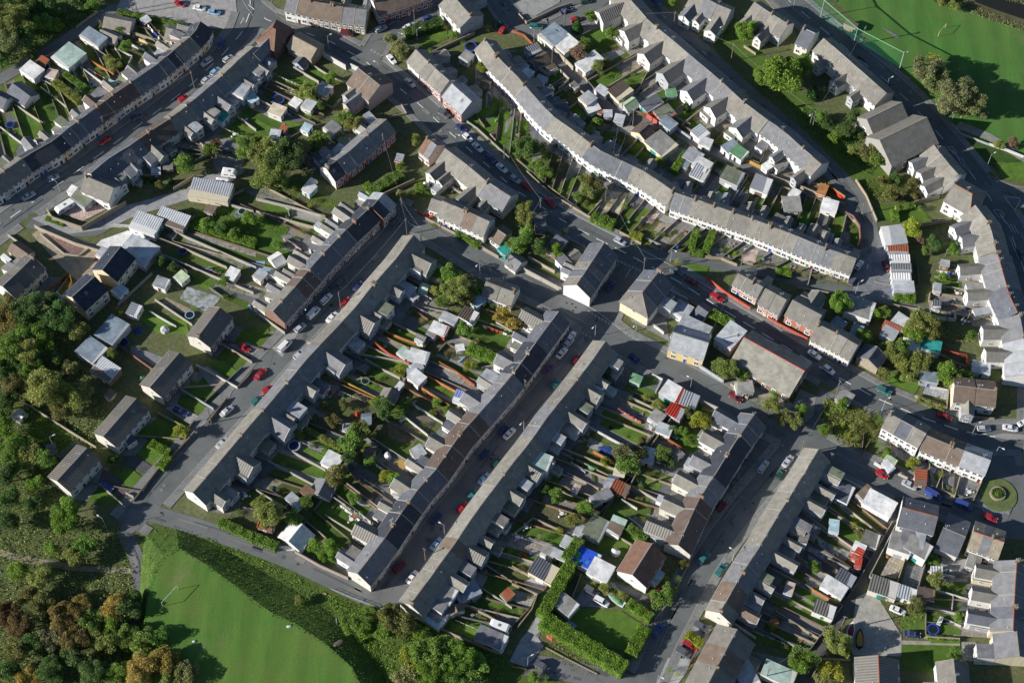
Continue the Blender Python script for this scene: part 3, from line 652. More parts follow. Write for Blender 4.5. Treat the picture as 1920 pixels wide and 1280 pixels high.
def hedge(x1,y1,x2,y2,w,h,col='bright',ds=None,n=None):
    w*=.74
    a=V2(g(*tl(x1,y1),h)); b=V2(g(*tl(x2,y2),h)); q=random.Random(int(x1+y1)); L=(b-a).length; e=(b-a).normalized(); N=Vector((-e.y,e.x,0)); m=MB(); lm=M('leaf')
    n=n or int(min(14000,(L*w+L*h*2)*60)); m.box((a+b)/2,e,L/2-.15,w*.40,0,h*.88,lm)
    for i in range(n):
        t=q.uniform(0,L); f=q.random(); k=w*.5*(1+.08*math.sin(t*1.3+x1)+.05*math.sin(t*3.1))
        if f<.45: p=a+e*t+N*q.uniform(-k,k); z=h*q.uniform(.9,1.04)+.12*math.sin(t*2)
        else: p=a+e*t+N*(k*q.choice((-1,1))*q.uniform(.8,1.05)); z=q.uniform(0,h)
        leafquad(m,Vector((p.x,p.y,z)),q.uniform(.09,.2),q,lm,.6)
    c=(a+b)/2; core=MB(); 
    o=solo('hedge',m,ds or 'clipped green hedge','hedge',loc=(c.x,c.y,0)); o.color=(*LG[col],1)
    for t in range(int(L/2)+1): occ(a+e*t*2,w/2)
def scrub(name,pts,dens,h,col,s=.28,seed=3,clump=1.0):
    P=[V2(g(x,y)) for x,y in pts]; q=random.Random(seed); x0,x1=min(p.x for p in P),max(p.x for p in P); y0,y1=min(p.y for p in P),max(p.y for p in P); m=MB(); lm=M('leaf')
    def inside(x,y):
        c=False; j=len(P)-1
        for i in range(len(P)):
            if (P[i].y>y)!=(P[j].y>y) and x<(P[j].x-P[i].x)*(y-P[i].y)/(P[j].y-P[i].y)+P[i].x: c=not c
            j=i
        return c
    n=int((x1-x0)*(y1-y0)*dens)
    from mathutils import noise as mn
    for i in range(min(n,90000)):
        x,y=q.uniform(x0,x1),q.uniform(y0,y1)
        k=mn.noise(Vector((x*.25,y*.25,seed)))*.5+.5+mn.noise(Vector((x*.9,y*.9,seed)))*.3
        if k<.25*clump or not inside(x,y): continue
        leafquad(m,Vector((x,y,h*max(.05,k-.15)*q.uniform(.4,1.1))),s*q.uniform(.6,1.3),q,lm,.8)
    o=bpy.data.objects.new(name,m.mesh(name)); o.color=(*LG[col],1); link(o); o['kind']='stuff'; return o
TOPS=[]
# ---------------- street furniture ----------------
def pole(px,py,kind,h=None):
    p=g(*tl(px,py)); b=MB(); b2=MB()
    if kind=='lamp':
        h=h or 6.5; root=thing('street_lamp','slim grey street lamp','street lamp',(p.x,p.y,0),rnd.choice((2.6,5.7,.5,4.0)),group='street lamps'); m=M('paint','lgrey')
        b.tube((0,0,0),(0,0,1.2),.12,.11,m,8); b.tube((0,0,1.2),(0,0,h),.075,.05,m,8); link(bpy.data.objects.new('post',b.mesh('post')),root)
        b2.tube((0,0,h-.05),(1.1,0,h+.15),.045,.04,m,6); link(bpy.data.objects.new('arm',b2.mesh('arm')),root)
        b3=MB(); b3.box((1.35,0),(1,0),.38,.16,h+.08,h+.24,M('paint','white'),None,.8); link(bpy.data.objects.new('lamp_head',b3.mesh('lamp_head')),root)
    else:
        h=h or 8.4; root=thing('telegraph_pole','wooden telegraph pole','pole',(p.x,p.y,0),rnd.uniform(0,3),group='telegraph poles'); m=M('bark',(.17,.15,.13))
        b.tube((0,0,0),(0,0,h),.16,.11,m,8); link(bpy.data.objects.new('post',b.mesh('post')),root)
        b2.box((0,0),(1,0),.55,.06,h-.5,h-.38,m); b2.box((0,0),(0,1),.4,.05,h-.9,h-.8,m)
        for x in(-.45,-.2,.2,.45): b2.tube((x,0,h-.38),(x,0,h-.22),.04,.03,M('paint','white'),5)
        link(bpy.data.objects.new('crossarm',b2.mesh('crossarm')),root)
    TOPS.append((kind,Vector((p.x,p.y,h))))
def wallpoly(pts,h,col,th=.22,ds=None,name='garden_wall',row=None,px=True,cap=True):
    P=[V2(g(*tl(x,y),h)) for x,y in pts] if px else [V2(p) for p in pts]
    cn_=CN(col)
    if px: th=.18
    if len(P)<2 or sum((b-a).length for a,b in zip(P,P[1:]))<.5: return
    kind='plank' if col in('wood','orange','redbrown','ochre') else 'brickw' if col in('brick','red') else 'render'
    m=MB(); col_=dict(cream2=(.40,.38,.33),white=(.55,.55,.53),cream=(.40,.36,.28),pink=(.36,.29,.26)).get(col,C[col]); mt=M(kind,col_)
    tp=M('render',mulc(col_,.95)) if cap else mt
    for i,(a,b) in enumerate(zip(P,P[1:])):
        if (b-a).length<.05: continue
        e=(b-a).normalized(); c=(a+b)/2; hl=(b-a).length/2
        m.box(c,e,hl+(.0 if i%2 else .002),th/2*(1 if i%2==0 else .985),0,h*(1 if i%2==0 else .995),mt)
        if cap and kind!='plank': m.box(c,e,hl-.004,th/2+.04,h+.002,h+.07+.003*(i%2),tp)
    if kind=='plank':
        L=polylen(P); k=int(L[-1]/1.9)+1
        for i in range(k+1):
            p=along(P,L,L[-1]*i/k); m.box(p,(1,0),.06,.06,0,h+.12,mt)
        name='garden_fence'
    return solo(name,m,ds or '%s %s'%(CN(col),'boarded fence' if kind=='plank' else 'boundary wall'),'fence' if kind=='plank' else 'wall',row=row)
def tramp(x,y,r,col='blue'):
    p=g(*tl(x,y),.8); r=r/4/6.2; root=thing('trampoline','round trampoline with %s rim'%CN(col),'trampoline',(p.x,p.y,0)); n=20; m=MB(); z=.8
    c=[Vector((math.cos(t),math.sin(t),0)) for t in[6.2832*i/n for i in range(n)]]
    m.face([v*r*.82+Vector((0,0,z)) for v in c],M('paint','black')); link(bpy.data.objects.new('mat',m.mesh('mat')),root)
    m=MB()
    for i in range(n):
        a,b=c[i],c[(i+1)%n]; m.slab([a*r*.8+Vector((0,0,z+.04)),a*r+Vector((0,0,z+.04)),b*r+Vector((0,0,z+.04)),b*r*.8+Vector((0,0,z+.04))],.06,M('paint',col))
    link(bpy.data.objects.new('rim',m.mesh('rim')),root); lg=MB(); lg.tube((0,0,0),(0,0,z),.04,.04,M('paint','silver'),5); me=lg.mesh('leg')
    for i in range(0,n,5): inst('leg',me,root,(c[i].x*r*.93,c[i].y*r*.93,0))
    occ(p,r)
def pool(x,y,r):
    p=g(*tl(x,y),.9); r=r/4/6.2; m=MB(); n=18; c=[Vector((math.cos(t)*r,math.sin(t)*r,0)) for t in[6.2832*i/n for i in range(n)]]
    root=thing('paddling_pool','round raised pool with pale rim','pool',(p.x,p.y,0))
    for i in range(n):
        a,b=c[i],c[(i+1)%n]; m.face([a,b,b+Vector((0,0,.9)),a+Vector((0,0,.9))],M('paint','lgrey')); m.slab([a*.86+Vector((0,0,.92)),a*1.05+Vector((0,0,.92)),b*1.05+Vector((0,0,.92)),b*.86+Vector((0,0,.92))],.08,M('paint','lgrey'))
    link(bpy.data.objects.new('rim',m.mesh('rim')),root); m=MB(); m.face([v*.97+Vector((0,0,.7)) for v in c],M('paint','darkblue')); link(bpy.data.objects.new('water_cover',m.mesh('water_cover')),root); occ(p,r)
def washing(a,b,row=None,cols=('white','white','white','blue','red')):
    """laundry on a line between ground points a,b"""
    c=(a+b)/2; root=thing('washing_line','washing hung on a line','washing line',(c.x,c.y,0),row=row); e=(b-a).normalized(); L=(b-a).length; m=MB()
    for p in(a,b): m.tube(p-c,p-c+Vector((0,0,2)),.04,.03,M('paint','lgrey'),5)
    m.tube(a-c+Vector((0,0,1.95)),b-c+Vector((0,0,1.95)),.02,.02,M('paint','lgrey'),3); link(bpy.data.objects.new('line',m.mesh('line')),root)
    t=.4
    while t<L-1:
        w=rnd.uniform(.5,1.3); hh=rnd.uniform(.6,1.2); m=MB(); p=a-c+e*t; N=Vector((-e.y,e.x,0)); k=6; prev=None
        for i in range(k+1):
            x=p+e*w*i/k; o=N*.10*math.sin(i*1.9+t); lo=x+o+N*.25+Vector((0,0,1.93-hh)); hi=x+Vector((0,0,1.93))
            if prev: m.face([prev[0],lo,hi,prev[1]],M('cloth',cl))
            else: cl=rnd.choice(cols)
            prev=(lo,hi)
        link(bpy.data.objects.new('garment',m.mesh('garment')),root); t+=w+rnd.uniform(.1,.6)
# ================= SETTING: ground, roads, pavements, fields =================
m=MB(); m.face([(-2500,-2500,0),(2500,-2500,0),(2500,2500,0),(-2500,2500,0)],M('soil',(.12,.125,.06))); struct('ground',m)
ZI=[0]
def surf(name,kind,col,pts,z=None,til=False):
    if z is None: ZI[0]+=1; z=.10+.004*(ZI[0]%14)
    P=[g(*(tl(*p) if til else p)) for p in pts]; P=[Vector((p.x,p.y,z)) for p in P]; m=MB()
    a=sum(P[i].x*P[(i+1)%len(P)].y-P[(i+1)%len(P)].x*P[i].y for i in range(len(P)))
    m.face(P if a>0 else P[::-1],M(kind,col)); return struct(name,m)
GR=(.085,.15,.025); FLD=(.085,.185,.032)
PZ=3.2
top=[(276,1125),(285,1075),(305,1040),(335,1026),(385,1056),(440,1096),(500,1142),(560,1172),(610,1205),(660,1250),(700,1330),(700,1500),(150,1500),(250,1260),(272,1160)]
bot=[(262,1130),(264,1060),(272,1000),(330,990),(400,1018),(470,1058),(540,1100),(600,1135),(650,1175),(700,1240),(760,1330),(760,1520),(100,1520),(235,1260),(258,1165)]
tp=[g(*p,PZ) for p in top]; bp=[g(*p,0.01) for p in bot]; m=MB(); m.face(tp[::-1],M('field',FLD)); struct('playing_field',m); m=MB()
for i in range(len(tp)):
    k_=(i+1)%len(tp)
    for s_ in range(3):
        f=lambda p,q_,t: p.lerp(q_,t)+Vector((0,0,0))
        m.face([f(tp[i],bp[i],s_/3),f(tp[k_],bp[k_],s_/3),f(tp[k_],bp[k_],(s_+1)/3),f(tp[i],bp[i],(s_+1)/3)],M('grass',(.085,.15,.03)))
struct('grass_bank',m)
surf('playing_field','field',(.07,.18,.035),[(1535,-80),(1560,-5),(1625,65),(1690,130),(1745,205),(1790,240),(1830,258),(1960,335),(2100,420),(2200,-200),(1700,-300)],.02)
surf('grass_bank','grass',(.05,.10,.02),[(1790,262),(1830,290),(1870,320),(1925,345),(1960,345),(1960,310),(1880,275),(1830,258)],.03)
surf('wood_floor','soil',(.08,.10,.04),[(-200,560),(60,560),(120,640),(200,760),(215,800),(160,860),(110,960),(240,1000),(250,1100),(240,1260),(100,1500),(-200,1500)],.03)
surf('wood_floor','soil',(.09,.10,.045),[(-200,-100),(230,-100),(215,0),(150,40),(60,100),(0,145),(-100,200)],.03)
surf('grass_verge','grass',GR,[(1300,40),(1400,120),(1480,200),(1560,290),(1640,380),(1700,340),(1620,280),(1520,190),(1420,90),(1330,20)],.03)
surf('rough_ground','grass',(.085,.11,.03),[(1545,745),(1580,750),(1650,775),(1660,800),(1625,850),(1590,845),(1540,805),(1535,780)],.06)
surf('grass_bank','grass',(.085,.135,.03),[(300,968),(380,1005),(480,1040),(560,1075),(700,1130),(860,1190),(960,1230),(1100,1300),(1120,1500),(500,1500),(560,1300),(262,1160),(262,1010)],.012)
surf('river','water',(0,0,0),[(1800,-30),(1830,5),(1870,20),(1930,40),(1980,60),(1990,30),(1930,12),(1880,-5),(1850,-30)],.05)
surf('river_bank','grass',(.10,.10,.05),[(1740,-40),(1780,5),(1850,35),(1920,58),(1990,85),(2000,-60)],.04)
# yards and lanes
AS=(.128,.138,.139)
YARD=[('hard',(.13,.135,.14),[(1418,780),(1475,815),(1445,865),(1385,945),(1335,1010),(1290,1060),(1265,1030),(1330,950)],'front_court'),('hard',(.22,.22,.21),[(1180,600),(1255,640),(1250,600),(1290,560),(1240,520)],'yard'),
 ('hard',(.33,.32,.31),[(218,18),(235,-20),(300,-40),(440,-20),(445,30),(420,55),(350,50),(300,40),(250,25)],'car_park'),
 ('hard',(.30,.30,.31),[(350,355),(375,330),(420,325),(445,310),(460,320),(430,345),(360,372),(300,392),(260,402),(200,430),(120,440),(60,410),(90,400),(150,425),(200,400),(240,385)],'yard'),
 ('hard',(.22,.22,.23),[(405,320),(395,290),(420,255),(460,300),(440,330)],'yard'),
 ('hard',(.34,.29,.21),[(60,440),(80,425),(120,435),(190,465),(205,480),(180,510),(150,530),(130,515),(105,490)],'yard'),
 ('hard',(.19,.20,.22),[(1595,560),(1612,490),(1640,470),(1660,430),(1680,560),(1670,565)],'forecourt'),
 ('hard',(.36,.345,.31),[(1605,1120),(1625,1110),(1650,1125),(1665,1150),(1690,1190),(1690,1230),(1600,1228),(1585,1190),(1600,1160)],'gravel_yard'),
 ('hard',(.33,.33,.34),[(955,1240),(975,1200),(1000,1170),(1010,1140),(1030,1165),(1005,1190),(1020,1210),(1000,1235),(985,1250)],'concrete_apron'),
 ('asphalt',AS,[(1850,860),(1930,830),(1960,900),(1960,1010),(1890,1010),(1840,990),(1830,960),(1815,900)],'road'),
 ('asphalt',AS,[(430,60),(445,0),(460,-60),(530,-60),(500,10),(540,45),(600,75),(560,85),(500,60),(470,90)],'road'),
 ('asphalt',AS,[(940,20),(985,60),(1020,80),(1080,45),(1180,5),(1150,-40),(1020,-60)],'road'),
 ('hard',(.30,.30,.29),[(965,8),(985,-30),(1050,-40),(1050,5),(990,38)],'car_park'),
 ('hard',(.24,.23,.20),[(1500,730),(1530,742),(1525,780),(1500,800),(1470,790)],'yard'),
 ('hard',(.30,.29,.25),[(1330,700),(1385,690),(1470,745),(1490,760),(1475,770),(1400,745)],'yard'),
 ('hard',(.20,.205,.22),[(1830,940),(1848,915),(1868,895),(1890,905),(1905,925),(1900,950),(1880,965),(1850,968)],'verge'),
 ('hard',(.33,.30,.26),[(1690,1200),(1800,1203),(1800,1211),(1690,1208)],'path'),
 ('hard',(.26,.23,.17),[(0,1030),(60,1045),(150,1060),(250,1065),(250,1075),(140,1070),(50,1055),(0,1042)],'track'),
 ('hard',(.24,.24,.22),[(1790,240),(1850,262),(1960,330),(1960,320),(1860,252),(1800,228)],'path')]
ROADS=[
 ('a',[(-60,467),(25,405),(140,325),(252,242),(354,164),(417,104),(455,60),(470,20),(466,-60)],7.0,2.6,1),
 ('b',[(466,10),(500,38),(560,57),(620,79),(680,112),(730,150),(787,197),(830,237),(890,290),(967,357),(1052,412),(1113,445),(1177,477),(1270,527),(1362,585),(1480,655),(1565,704),(1640,745),(1732,784),(1797,806),(1850,818),(1990,822)],8.2,1.9,1),
 ('c',[(690,112),(712,75),(765,45),(830,16),(890,-20)],7.0,1.6,1),
 ('d',[(905,-40),(960,40),(1030,58),(1100,25),(1180,-30)],7,1.2,0),
 ('e',[(1012,60),(1045,110),(1085,152),(1112,180),(1172,219),(1260,242),(1322,277),(1435,327),(1500,348),(1560,385),(1600,400)],3.4,0,0),
 ('f',[(1180,-40),(1215,5),(1268,52),(1330,108),(1395,170),(1445,212),(1505,266),(1562,322),(1603,370),(1624,415),(1634,460),(1625,510),(1610,560)],6.4,0,1),
 ('g',[(1160,470),(1247,478),(1315,494),(1435,511),(1515,532),(1590,546),(1665,562),(1740,585),(1800,600)],3.4,0,0),
 ('h',[(1440,-40),(1485,8),(1530,45),(1575,82),(1617,117),(1665,155),(1706,193),(1762,254),(1800,300),(1850,362),(1890,425),(1915,490),(1935,560),(1950,640),(1950,800),(1945,880)],9.0,2.0,1),
 ('i',[(1845,345),(1890,362),(1990,395)],8,0,0),
 ('j',[(770,408),(730,452),(685,495),(630,552),(570,617),(505,688),(445,757),(375,832),(312,902),(262,958),(240,985)],7.6,2.6,1),
 ('k',[(262,958),(235,1000),(258,1050),(265,1110),(255,1180)],4.0,0,0),
 ('l',[(285,962),(400,997),(480,1025),(555,1054),(620,1086),(680,1115),(745,1140)],5.0,0,0),
 ('m',[(735,392),(792,420),(905,490),(970,525),(1040,560),(1110,600),(1167,645),(1260,692),(1335,732),(1385,762),(1440,790),(1515,827),(1590,868),(1690,912),(1765,942),(1830,962),(1885,985)],7.4,2.2,1),
 ('n',[(1128,598),(1150,545),(1178,505),(1203,478)],8.0,1.6,1),
 ('o',[(1125,612),(1055,695),(985,775),(912,870),(835,965),(775,1045),(728,1118)],6.8,2.6,1),
 ('p',[(1503,820),(1450,885),(1395,950),(1350,1010),(1317,1062),(1285,1122),(1247,1195),(1222,1250),(1195,1310)],6.8,2.4,1),
 ('q',[(985,1245),(1060,1255),(1130,1272),(1205,1290)],6.0,0,0),
 ('r',[(995,1205),(1015,1150),(1035,1110),(1065,1070)],3.0,0,0),
 ('s',[(1558,735),(1540,770),(1520,815)],6.0,0,0),
 ('t',[(1700,935),(1677,975),(1640,1038),(1602,1112),(1560,1180),(1525,1240),(1490,1310)],3.2,0,0),
 ('u',[(-40,172),(75,107),(150,57),(212,18),(260,8)],4.2,0,0),
 ('v',[(55,415),(110,432),(180,432),(235,402),(300,378),(350,362)],4.5,0,0)]
RW=[]
for i,(nm,pts,w,pv,kb) in enumerate(ROADS): RW.append((resample([V2(g(*p)) for p in pts],max(2,int(polylen([V2(g(*p)) for p in pts])[-1]/1.5))),w,pv))
def onroad(p,skip,ext=0):
    for j,(P,w,pv) in enumerate(RW):
        if j==skip: continue
        for a,b in zip(P,P[1:]):
            d=b-a; t=max(0,min(1,(p-a).dot(d)/d.length_squared)); 
            if (a+d*t-p).length<w/2+ext: return True
    return False
def norms(P):
    out=[]
    for i in range(len(P)):
        e=(P[min(len(P)-1,i+1)]-P[max(0,i-1)]).normalized(); out.append(Vector((-e.y,e.x,0)))
    return out
KERB=M('render','conc'); PAVE=M('hard',(.20,.205,.20))
for i,(P,w,pv) in enumerate(RW):
    N=norms(P); m=MB(); z=.03+.004*i
    tint=(AS,(.115,.126,.128),(.14,.148,.148))[i%3] if i not in(4,19,16,10) else (.15,.15,.155)
    if i==19: tint=(.10,.10,.09)
    for k in range(len(P)-1):
        m.face([P[k]+N[k]*-w/2+Vector((0,0,z)),P[k+1]+N[k+1]*-w/2+Vector((0,0,z)),P[k+1]+N[k+1]*w/2+Vector((0,0,z)),P[k]+N[k]*w/2+Vector((0,0,z))],M('asphalt',tint))
    struct('road',m)
    if pv:
        m=MB()
        for s in(-1,1):
            for k in range(len(P)-1):
                q=[P[k]+N[k]*s*w/2,P[k+1]+N[k+1]*s*w/2,P[k+1]+N[k+1]*s*(w/2+.16),P[k]+N[k]*s*(w/2+.16),P[k+1]+N[k+1]*s*(w/2+pv),P[k]+N[k]*s*(w/2+pv)]
                if any(onroad(x,i) for x in(q[0],q[1],q[4],q[5])): continue
                h=Vector((0,0,.155+.002*(i%7))); a=[q[0]+h,q[1]+h,q[2]+h,q[3]+h]; b=[q[3]+h,q[2]+h,q[4]+h,q[5]+h]
                if s<0: a=a[::-1]; b=b[::-1]
                if s>0: pass
                for f,mt in((a,KERB),(b,PAVE)):
                    if (f[1]-f[0]).cross(f[3]-f[0]).z<0: f=f[::-1]
                    m.face(f,mt)
                m.face([q[0],q[1],q[1]+h,q[0]+h],KERB); m.face([q[5],q[4],q[4]+h,q[5]+h],KERB)
        struct('pavement',m)
for kind,col,pts,nm in YARD: surf(nm,kind,col,pts,.022 if nm=='road' else None)
# markings
WM=M('worn',(.75,.75,.73)); YM=M('worn',(.50,.42,.16))
def stripe(P,w,z=.14,m_=None,on=None,off=None,mt=None,offs=0,name='road_marking'):
    mb=MB(); L=polylen(P); d=0; mt=mt or WM
    step=1.5
    while d<L[-1]-.3:
        e=min(L[-1],d+(on or L[-1])); s=d
        while s<e-.05:
            t=min(e,s+step); a,b=along(P,L,s),along(P,L,t); n=(b-a); 
            if n.length<1e-4: break
            n=Vector((-n.y,n.x,0)).normalized(); a=a+n*offs; b=b+n*offs; h=Vector((0,0,z)); mb.face([a-n*w/2+h,b-n*w/2+h,b+n*w/2+h,a+n*w/2+h],mt); s=t
        d=e+(off or 0) if on else L[-1]
    if mb.f: struct(name,mb)
def PX(*p): return [V2(g(*q)) for q in p]
def TP(*p): return [V2(g(*tl(*q))) for q in p]
stripe(RW[0][0],.30,on=4,off=4); stripe(RW[1][0][:95],.28,on=3,off=5); stripe(RW[1][0][95:],.30,on=4,off=2.5)
stripe(RW[7][0],.2,on=4,off=5); stripe(RW[5][0],.16,on=1.8,off=18)
stripe(RW[7][0],.14,mt=YM,offs=-4.1); stripe(RW[12][0][4:60],.12,offs=3.3); stripe(RW[1][0][60:150],.13,offs=3.8)
TC,TR=2,1
for o in(0,1.2): stripe([p+Vector((0,o*.4,0)) for p in TP((790,680),(985,765))],.12,on=.7,off=.5)
for o in(0,1): stripe([p+Vector((0,o*.45,0)) for p in TP((570,1060),(740,1160))],.12,on=.7,off=.5)
stripe(TP((890,735),(850,805)),.12); stripe(TP((470,1190),(610,1260)),.12,on=.7,off=.5)
TC,TR=0,0
for o in(0,1): stripe([p+Vector((o*.5,0,0)) for p in TP((1740,110),(1690,250))],.12,on=.7,off=.5)
stripe(TP((1820,5),(1850,60),(1900,120)),.12,on=.7,off=.5); stripe(TP((1825,135),(1800,190),(1840,140),(1825,135)),.12); stripe(TP((1620,145),(1725,165)),.12)
TC,TR=1,0
for o in(0,1): stripe([p+Vector((o*.3,o*.4,0)) for p in TP((560,235),(760,330))],.12,on=.7,off=.6)
for o in(0,1): stripe([p+Vector((o*.3,o*.4,0)) for p in TP((860,380),(990,460))],.12,on=.7,off=.6)
stripe(TP((110,0),(150,110),(250,180),(400,215),(560,235),(800,235)),.10,mt=YM)
TC,TR=3,1
stripe(TP((1680,0),(1740,80),(1830,115),(1920,125)),.12,mt=YM)
stripe(TP((1770,195),(1850,300),(1900,210),(1780,195)),.14); stripe(TP((1690,300),(1740,360),(1780,345),(1735,290),(1690,300)),.12)
for k in range(3): stripe(TP((1790+25*k,390+8*k),(1830+25*k,460+8*k)),.12)
stripe(TP((1810,500),(1880,660)),.12)
TC,TR=3,0
stripe(TP((1350,1105),(1400,1165),(1420,1150),(1375,1095),(1350,1105)),.12); stripe(TP((1425,1190),(1460,1255),(1480,1240),(1445,1180),(1425,1190)),.12)
TC,TR=3,2
stripe(TP((1530,700),(1640,695)),.2); stripe(TP((1590,830),(1900,840)),.1,on=1,off=1); stripe(TP((0,700),(120,790)),.12,on=.7,off=.5)
rq=random.Random(4); PT=[(M('asphalt',(.095,.10,.105)),MB()),(M('asphalt',(.19,.19,.185)),MB()),(M('hard',(.05,.05,.052)),MB())]
for i,(P,w,pv) in enumerate(RW):
    N=norms(P); L=polylen(P)
    if w<5 and i not in(10,): continue
    for _ in range(int(L[-1]/7)):
        k=rq.randrange(1,len(P)-2); mt,mb=PT[rq.choice((0,0,1))]; e=(P[k+1]-P[k]).normalized(); n=N[k]; l=rq.choice((1,2,3,6,10)); ww=rq.uniform(.5,1.6) if l<5 else rq.uniform(.3,.7); o=rq.uniform(-w/2+1,w/2-1); h=Vector((0,0,.125)); c_=P[k]+n*o
        if onroad(c_,i,1): continue
        if l<5: mb.face([c_-e*l/2-n*ww/2+h,c_+e*l/2-n*ww/2+h,c_+e*l/2+n*ww/2+h,c_-e*l/2+n*ww/2+h],mt)
        else:
            for j in range(k,min(k+l,len(P)-2)): mb.face([P[j]+N[j]*(o-ww/2)+h,P[j+1]+N[j+1]*(o-ww/2)+h,P[j+1]+N[j+1]*(o+ww/2)+h,P[j]+N[j]*(o+ww/2)+h],mt)
    for _ in range(int(L[-1]/16)):
        k=rq.randrange(1,len(P)-2); c_=P[k]+N[k]*rq.uniform(-1.5,1.5); PT[2][1].face([c_+Vector((.33*math.cos(t),.33*math.sin(t),.131)) for t in[6.2832*z_/8 for z_ in range(8)]],PT[2][0])
for (mt,mb),nm in zip(PT,('road_patch','road_patch','manhole_cover')): struct(nm,mb)
# splitter island and small roundabout
m=MB(); c=TP((1690,705),(1760,690),(1920,700),(1920,735),(1800,735),(1700,715)); m.slab([p+Vector((0,0,.24)) for p in c[::-1]],.24,M('render','conc')); struct('traffic_island',m)
def disc(x,y,r,z,th,mt,nm,ell=24):
    p=g(*tl(x,y)); m=MB(); q=[Vector((p.x+r*math.cos(6.2832*i/ell),p.y+r*math.sin(6.2832*i/ell),z)) for i in range(ell)]
    if th: m.slab(q,th,mt)
    else: m.face(q,mt)
    return struct(nm,m)
disc(1725,1150,5.2,.20,.2,M('hard',(.115,.15,.055)),'verge')
p=g(*tl(1720,1145)); m=MB(); n=20
for r0,r1,mt in((1.7,2.2,M('render','stone')),):
    for i in range(n):
        a0,a1=6.2832*i/n,6.2832*(i+1)/n; f=lambda r,a: Vector((p.x+r*math.cos(a),p.y+r*math.sin(a),.7)); m.slab([f(r0,a0),f(r1,a0),f(r1,a1),f(r0,a1)],.7,mt)
q_=random.Random(5); lm=M('leaf'); pl_=MB()
for _ in range(500): a_=q_.uniform(0,6.28); r_=1.7*math.sqrt(q_.random()); leafquad(pl_,Vector((p.x+r_*math.cos(a_),p.y+r_*math.sin(a_),.6+q_.uniform(0,.3))),q_.uniform(.1,.2),q_,lm,.8)
ring=solo('planter_ring',m,'round stone planter ring planted with greenery','planter')
po=link(bpy.data.objects.new('planting',pl_.mesh('planting',ring.location)),ring); po.color=(.12,.2,.04,1)
# ================= TERRACES AND HOUSES =================
row('in the upper left street terrace',[(-30,348),(50,291),(102,262),(136,233),(190,195),(215,175),(252,150),(297,119),(335,86),(365,62),(375,41)],25,'dr',
 roofs=('tan2','dark','grey2','brown2','grey2','dark'),walls=('white','lgrey','white','cream','pink','lgrey','white','yellow'),rears=('white','cream2','pink'),wings=('g','m','F','g','n','G','f'),gb=[(-60,215),(0,165),(60,130),(110,95),(150,75),(190,40),(250,40),(330,35)],seed=11,ends=('cream','cream'),wlen=5)
row('in the second upper left terrace',[(475,88),(447,112),(409,149),(370,182),(322,220),(272,252),(245,272),(210,292),(170,325)],18,'ul',
 roofs=('tan','grey','tan','brown2','grey2'),walls=('cream2',),rears=('lgrey','white','cream2'),wings=('g','F','g','n','f','G','F'),gb=[(640,190),(590,235),(520,275),(450,290),(400,290),(330,320),(250,345)],seed=12,wlen=5)
row('in the long brick terrace',[(692,390),(652,427),(600,482),(555,535),(512,582)],13,'dr',
 roofs=('dark','grey2','brown2','tan2','grey'),walls=('brick',),rears=('white','cream2'),ends=('cream2','brick'),wings=('g','G','g','e','g','m'),gb=[(560,338),(470,352),(375,400),(325,445),(320,490),(420,560)],seed=13,winm=WINS,wlen=5.5)
row('heading the long brick terrace',[(720,362),(697,388)],2,'dr',zr=8.2,he=5.6,hw=4,roofs=('lgrey','dark'),walls=('brick',),rears=('white',),ends=('white','brick'),wings=('g','m'),seed=14,winm=WINS)
row('in the long middle terrace',[(775,441),(742,485),(705,527),(665,577),(625,620),(580,667),(540,715),(497,765),(475,790),(409,869),(362,922)],20,'ul',
 roofs=('tan','tan3','tan2','grey','tan'),walls=('cream2','lgrey'),rears=('white','lgrey','white','cream2'),ends=('cream2','white'),wings=('D','F','f','g','Fm','De','n','f'),gb=[(865,520),(830,600),(780,680),(742,745),(697,790),(655,852),(585,922),(500,975)],seed=15,wlen=5)
row('in the long pale fronted terrace',[(1047,584),(1002,645),(957,707),(902,770),(862,815),(817,880),(787,912),(755,957),(717,1015),(671,1074)],24,'dr',
 roofs=('grey2','dark','grey','brown2','grey2'),walls=('cream2','pink'),rears=('white','cream2'),ends=('cream2','cream2'),wings=('D','m','g','f','D','n','F','g'),gb=[(905,560),(860,620),(800,685),(742,745),(697,790),(655,852),(610,930),(560,1000)],seed=16,wlen=5)
row('in the terrace right of the narrow street',[(1135,640),(1105,682),(1067,732),(1027,780),(992,830),(960,870),(892,960),(855,1015),(812,1075),(770,1132)],26,'ul',
 roofs=('tan','tan2','grey','tan','tan3','brown'),walls=('cream2','pink'),rears=('white','lgrey','mint','white'),ends=('white','cream2'),wings=('Ff','f','e','Dn','m','F','G','f'),gb=[(1282,735),(1215,832),(1182,905),(1100,990),(1050,1060),(1010,1125),(940,1195)],seed=17,wlen=4.6)
row('in the brown and grey roofed terrace',[(1414,777),(1377,830),(1340,890),(1310,937),(1272,1020)],12,'dr',
 roofs=('grey2','dark','grey','brown2','tan2'),walls=('brick','cream2'),rears=('white','cream2'),ends=('stone','cream2'),wings=('Df','n','De','n','D','f'),gb=[(1310,745),(1250,800),(1195,880),(1150,935),(1110,1000)],seed=18,wlen=6)
row('in the long lower right terrace',[(1535,842),(1500,900),(1465,955),(1427,1020),(1387,1082),(1350,1147)],18,'ul',
 roofs=('tan3','tan','tan','grey','brown','tan'),walls=('cream2',),rears=('lgrey','white'),ends=('white','cream2'),wings=('F','g','g','f','G','n'),gb=[(1672,980),(1640,1035),(1600,1105),(1560,1165),(1505,1235)],seed=19,wlen=6)
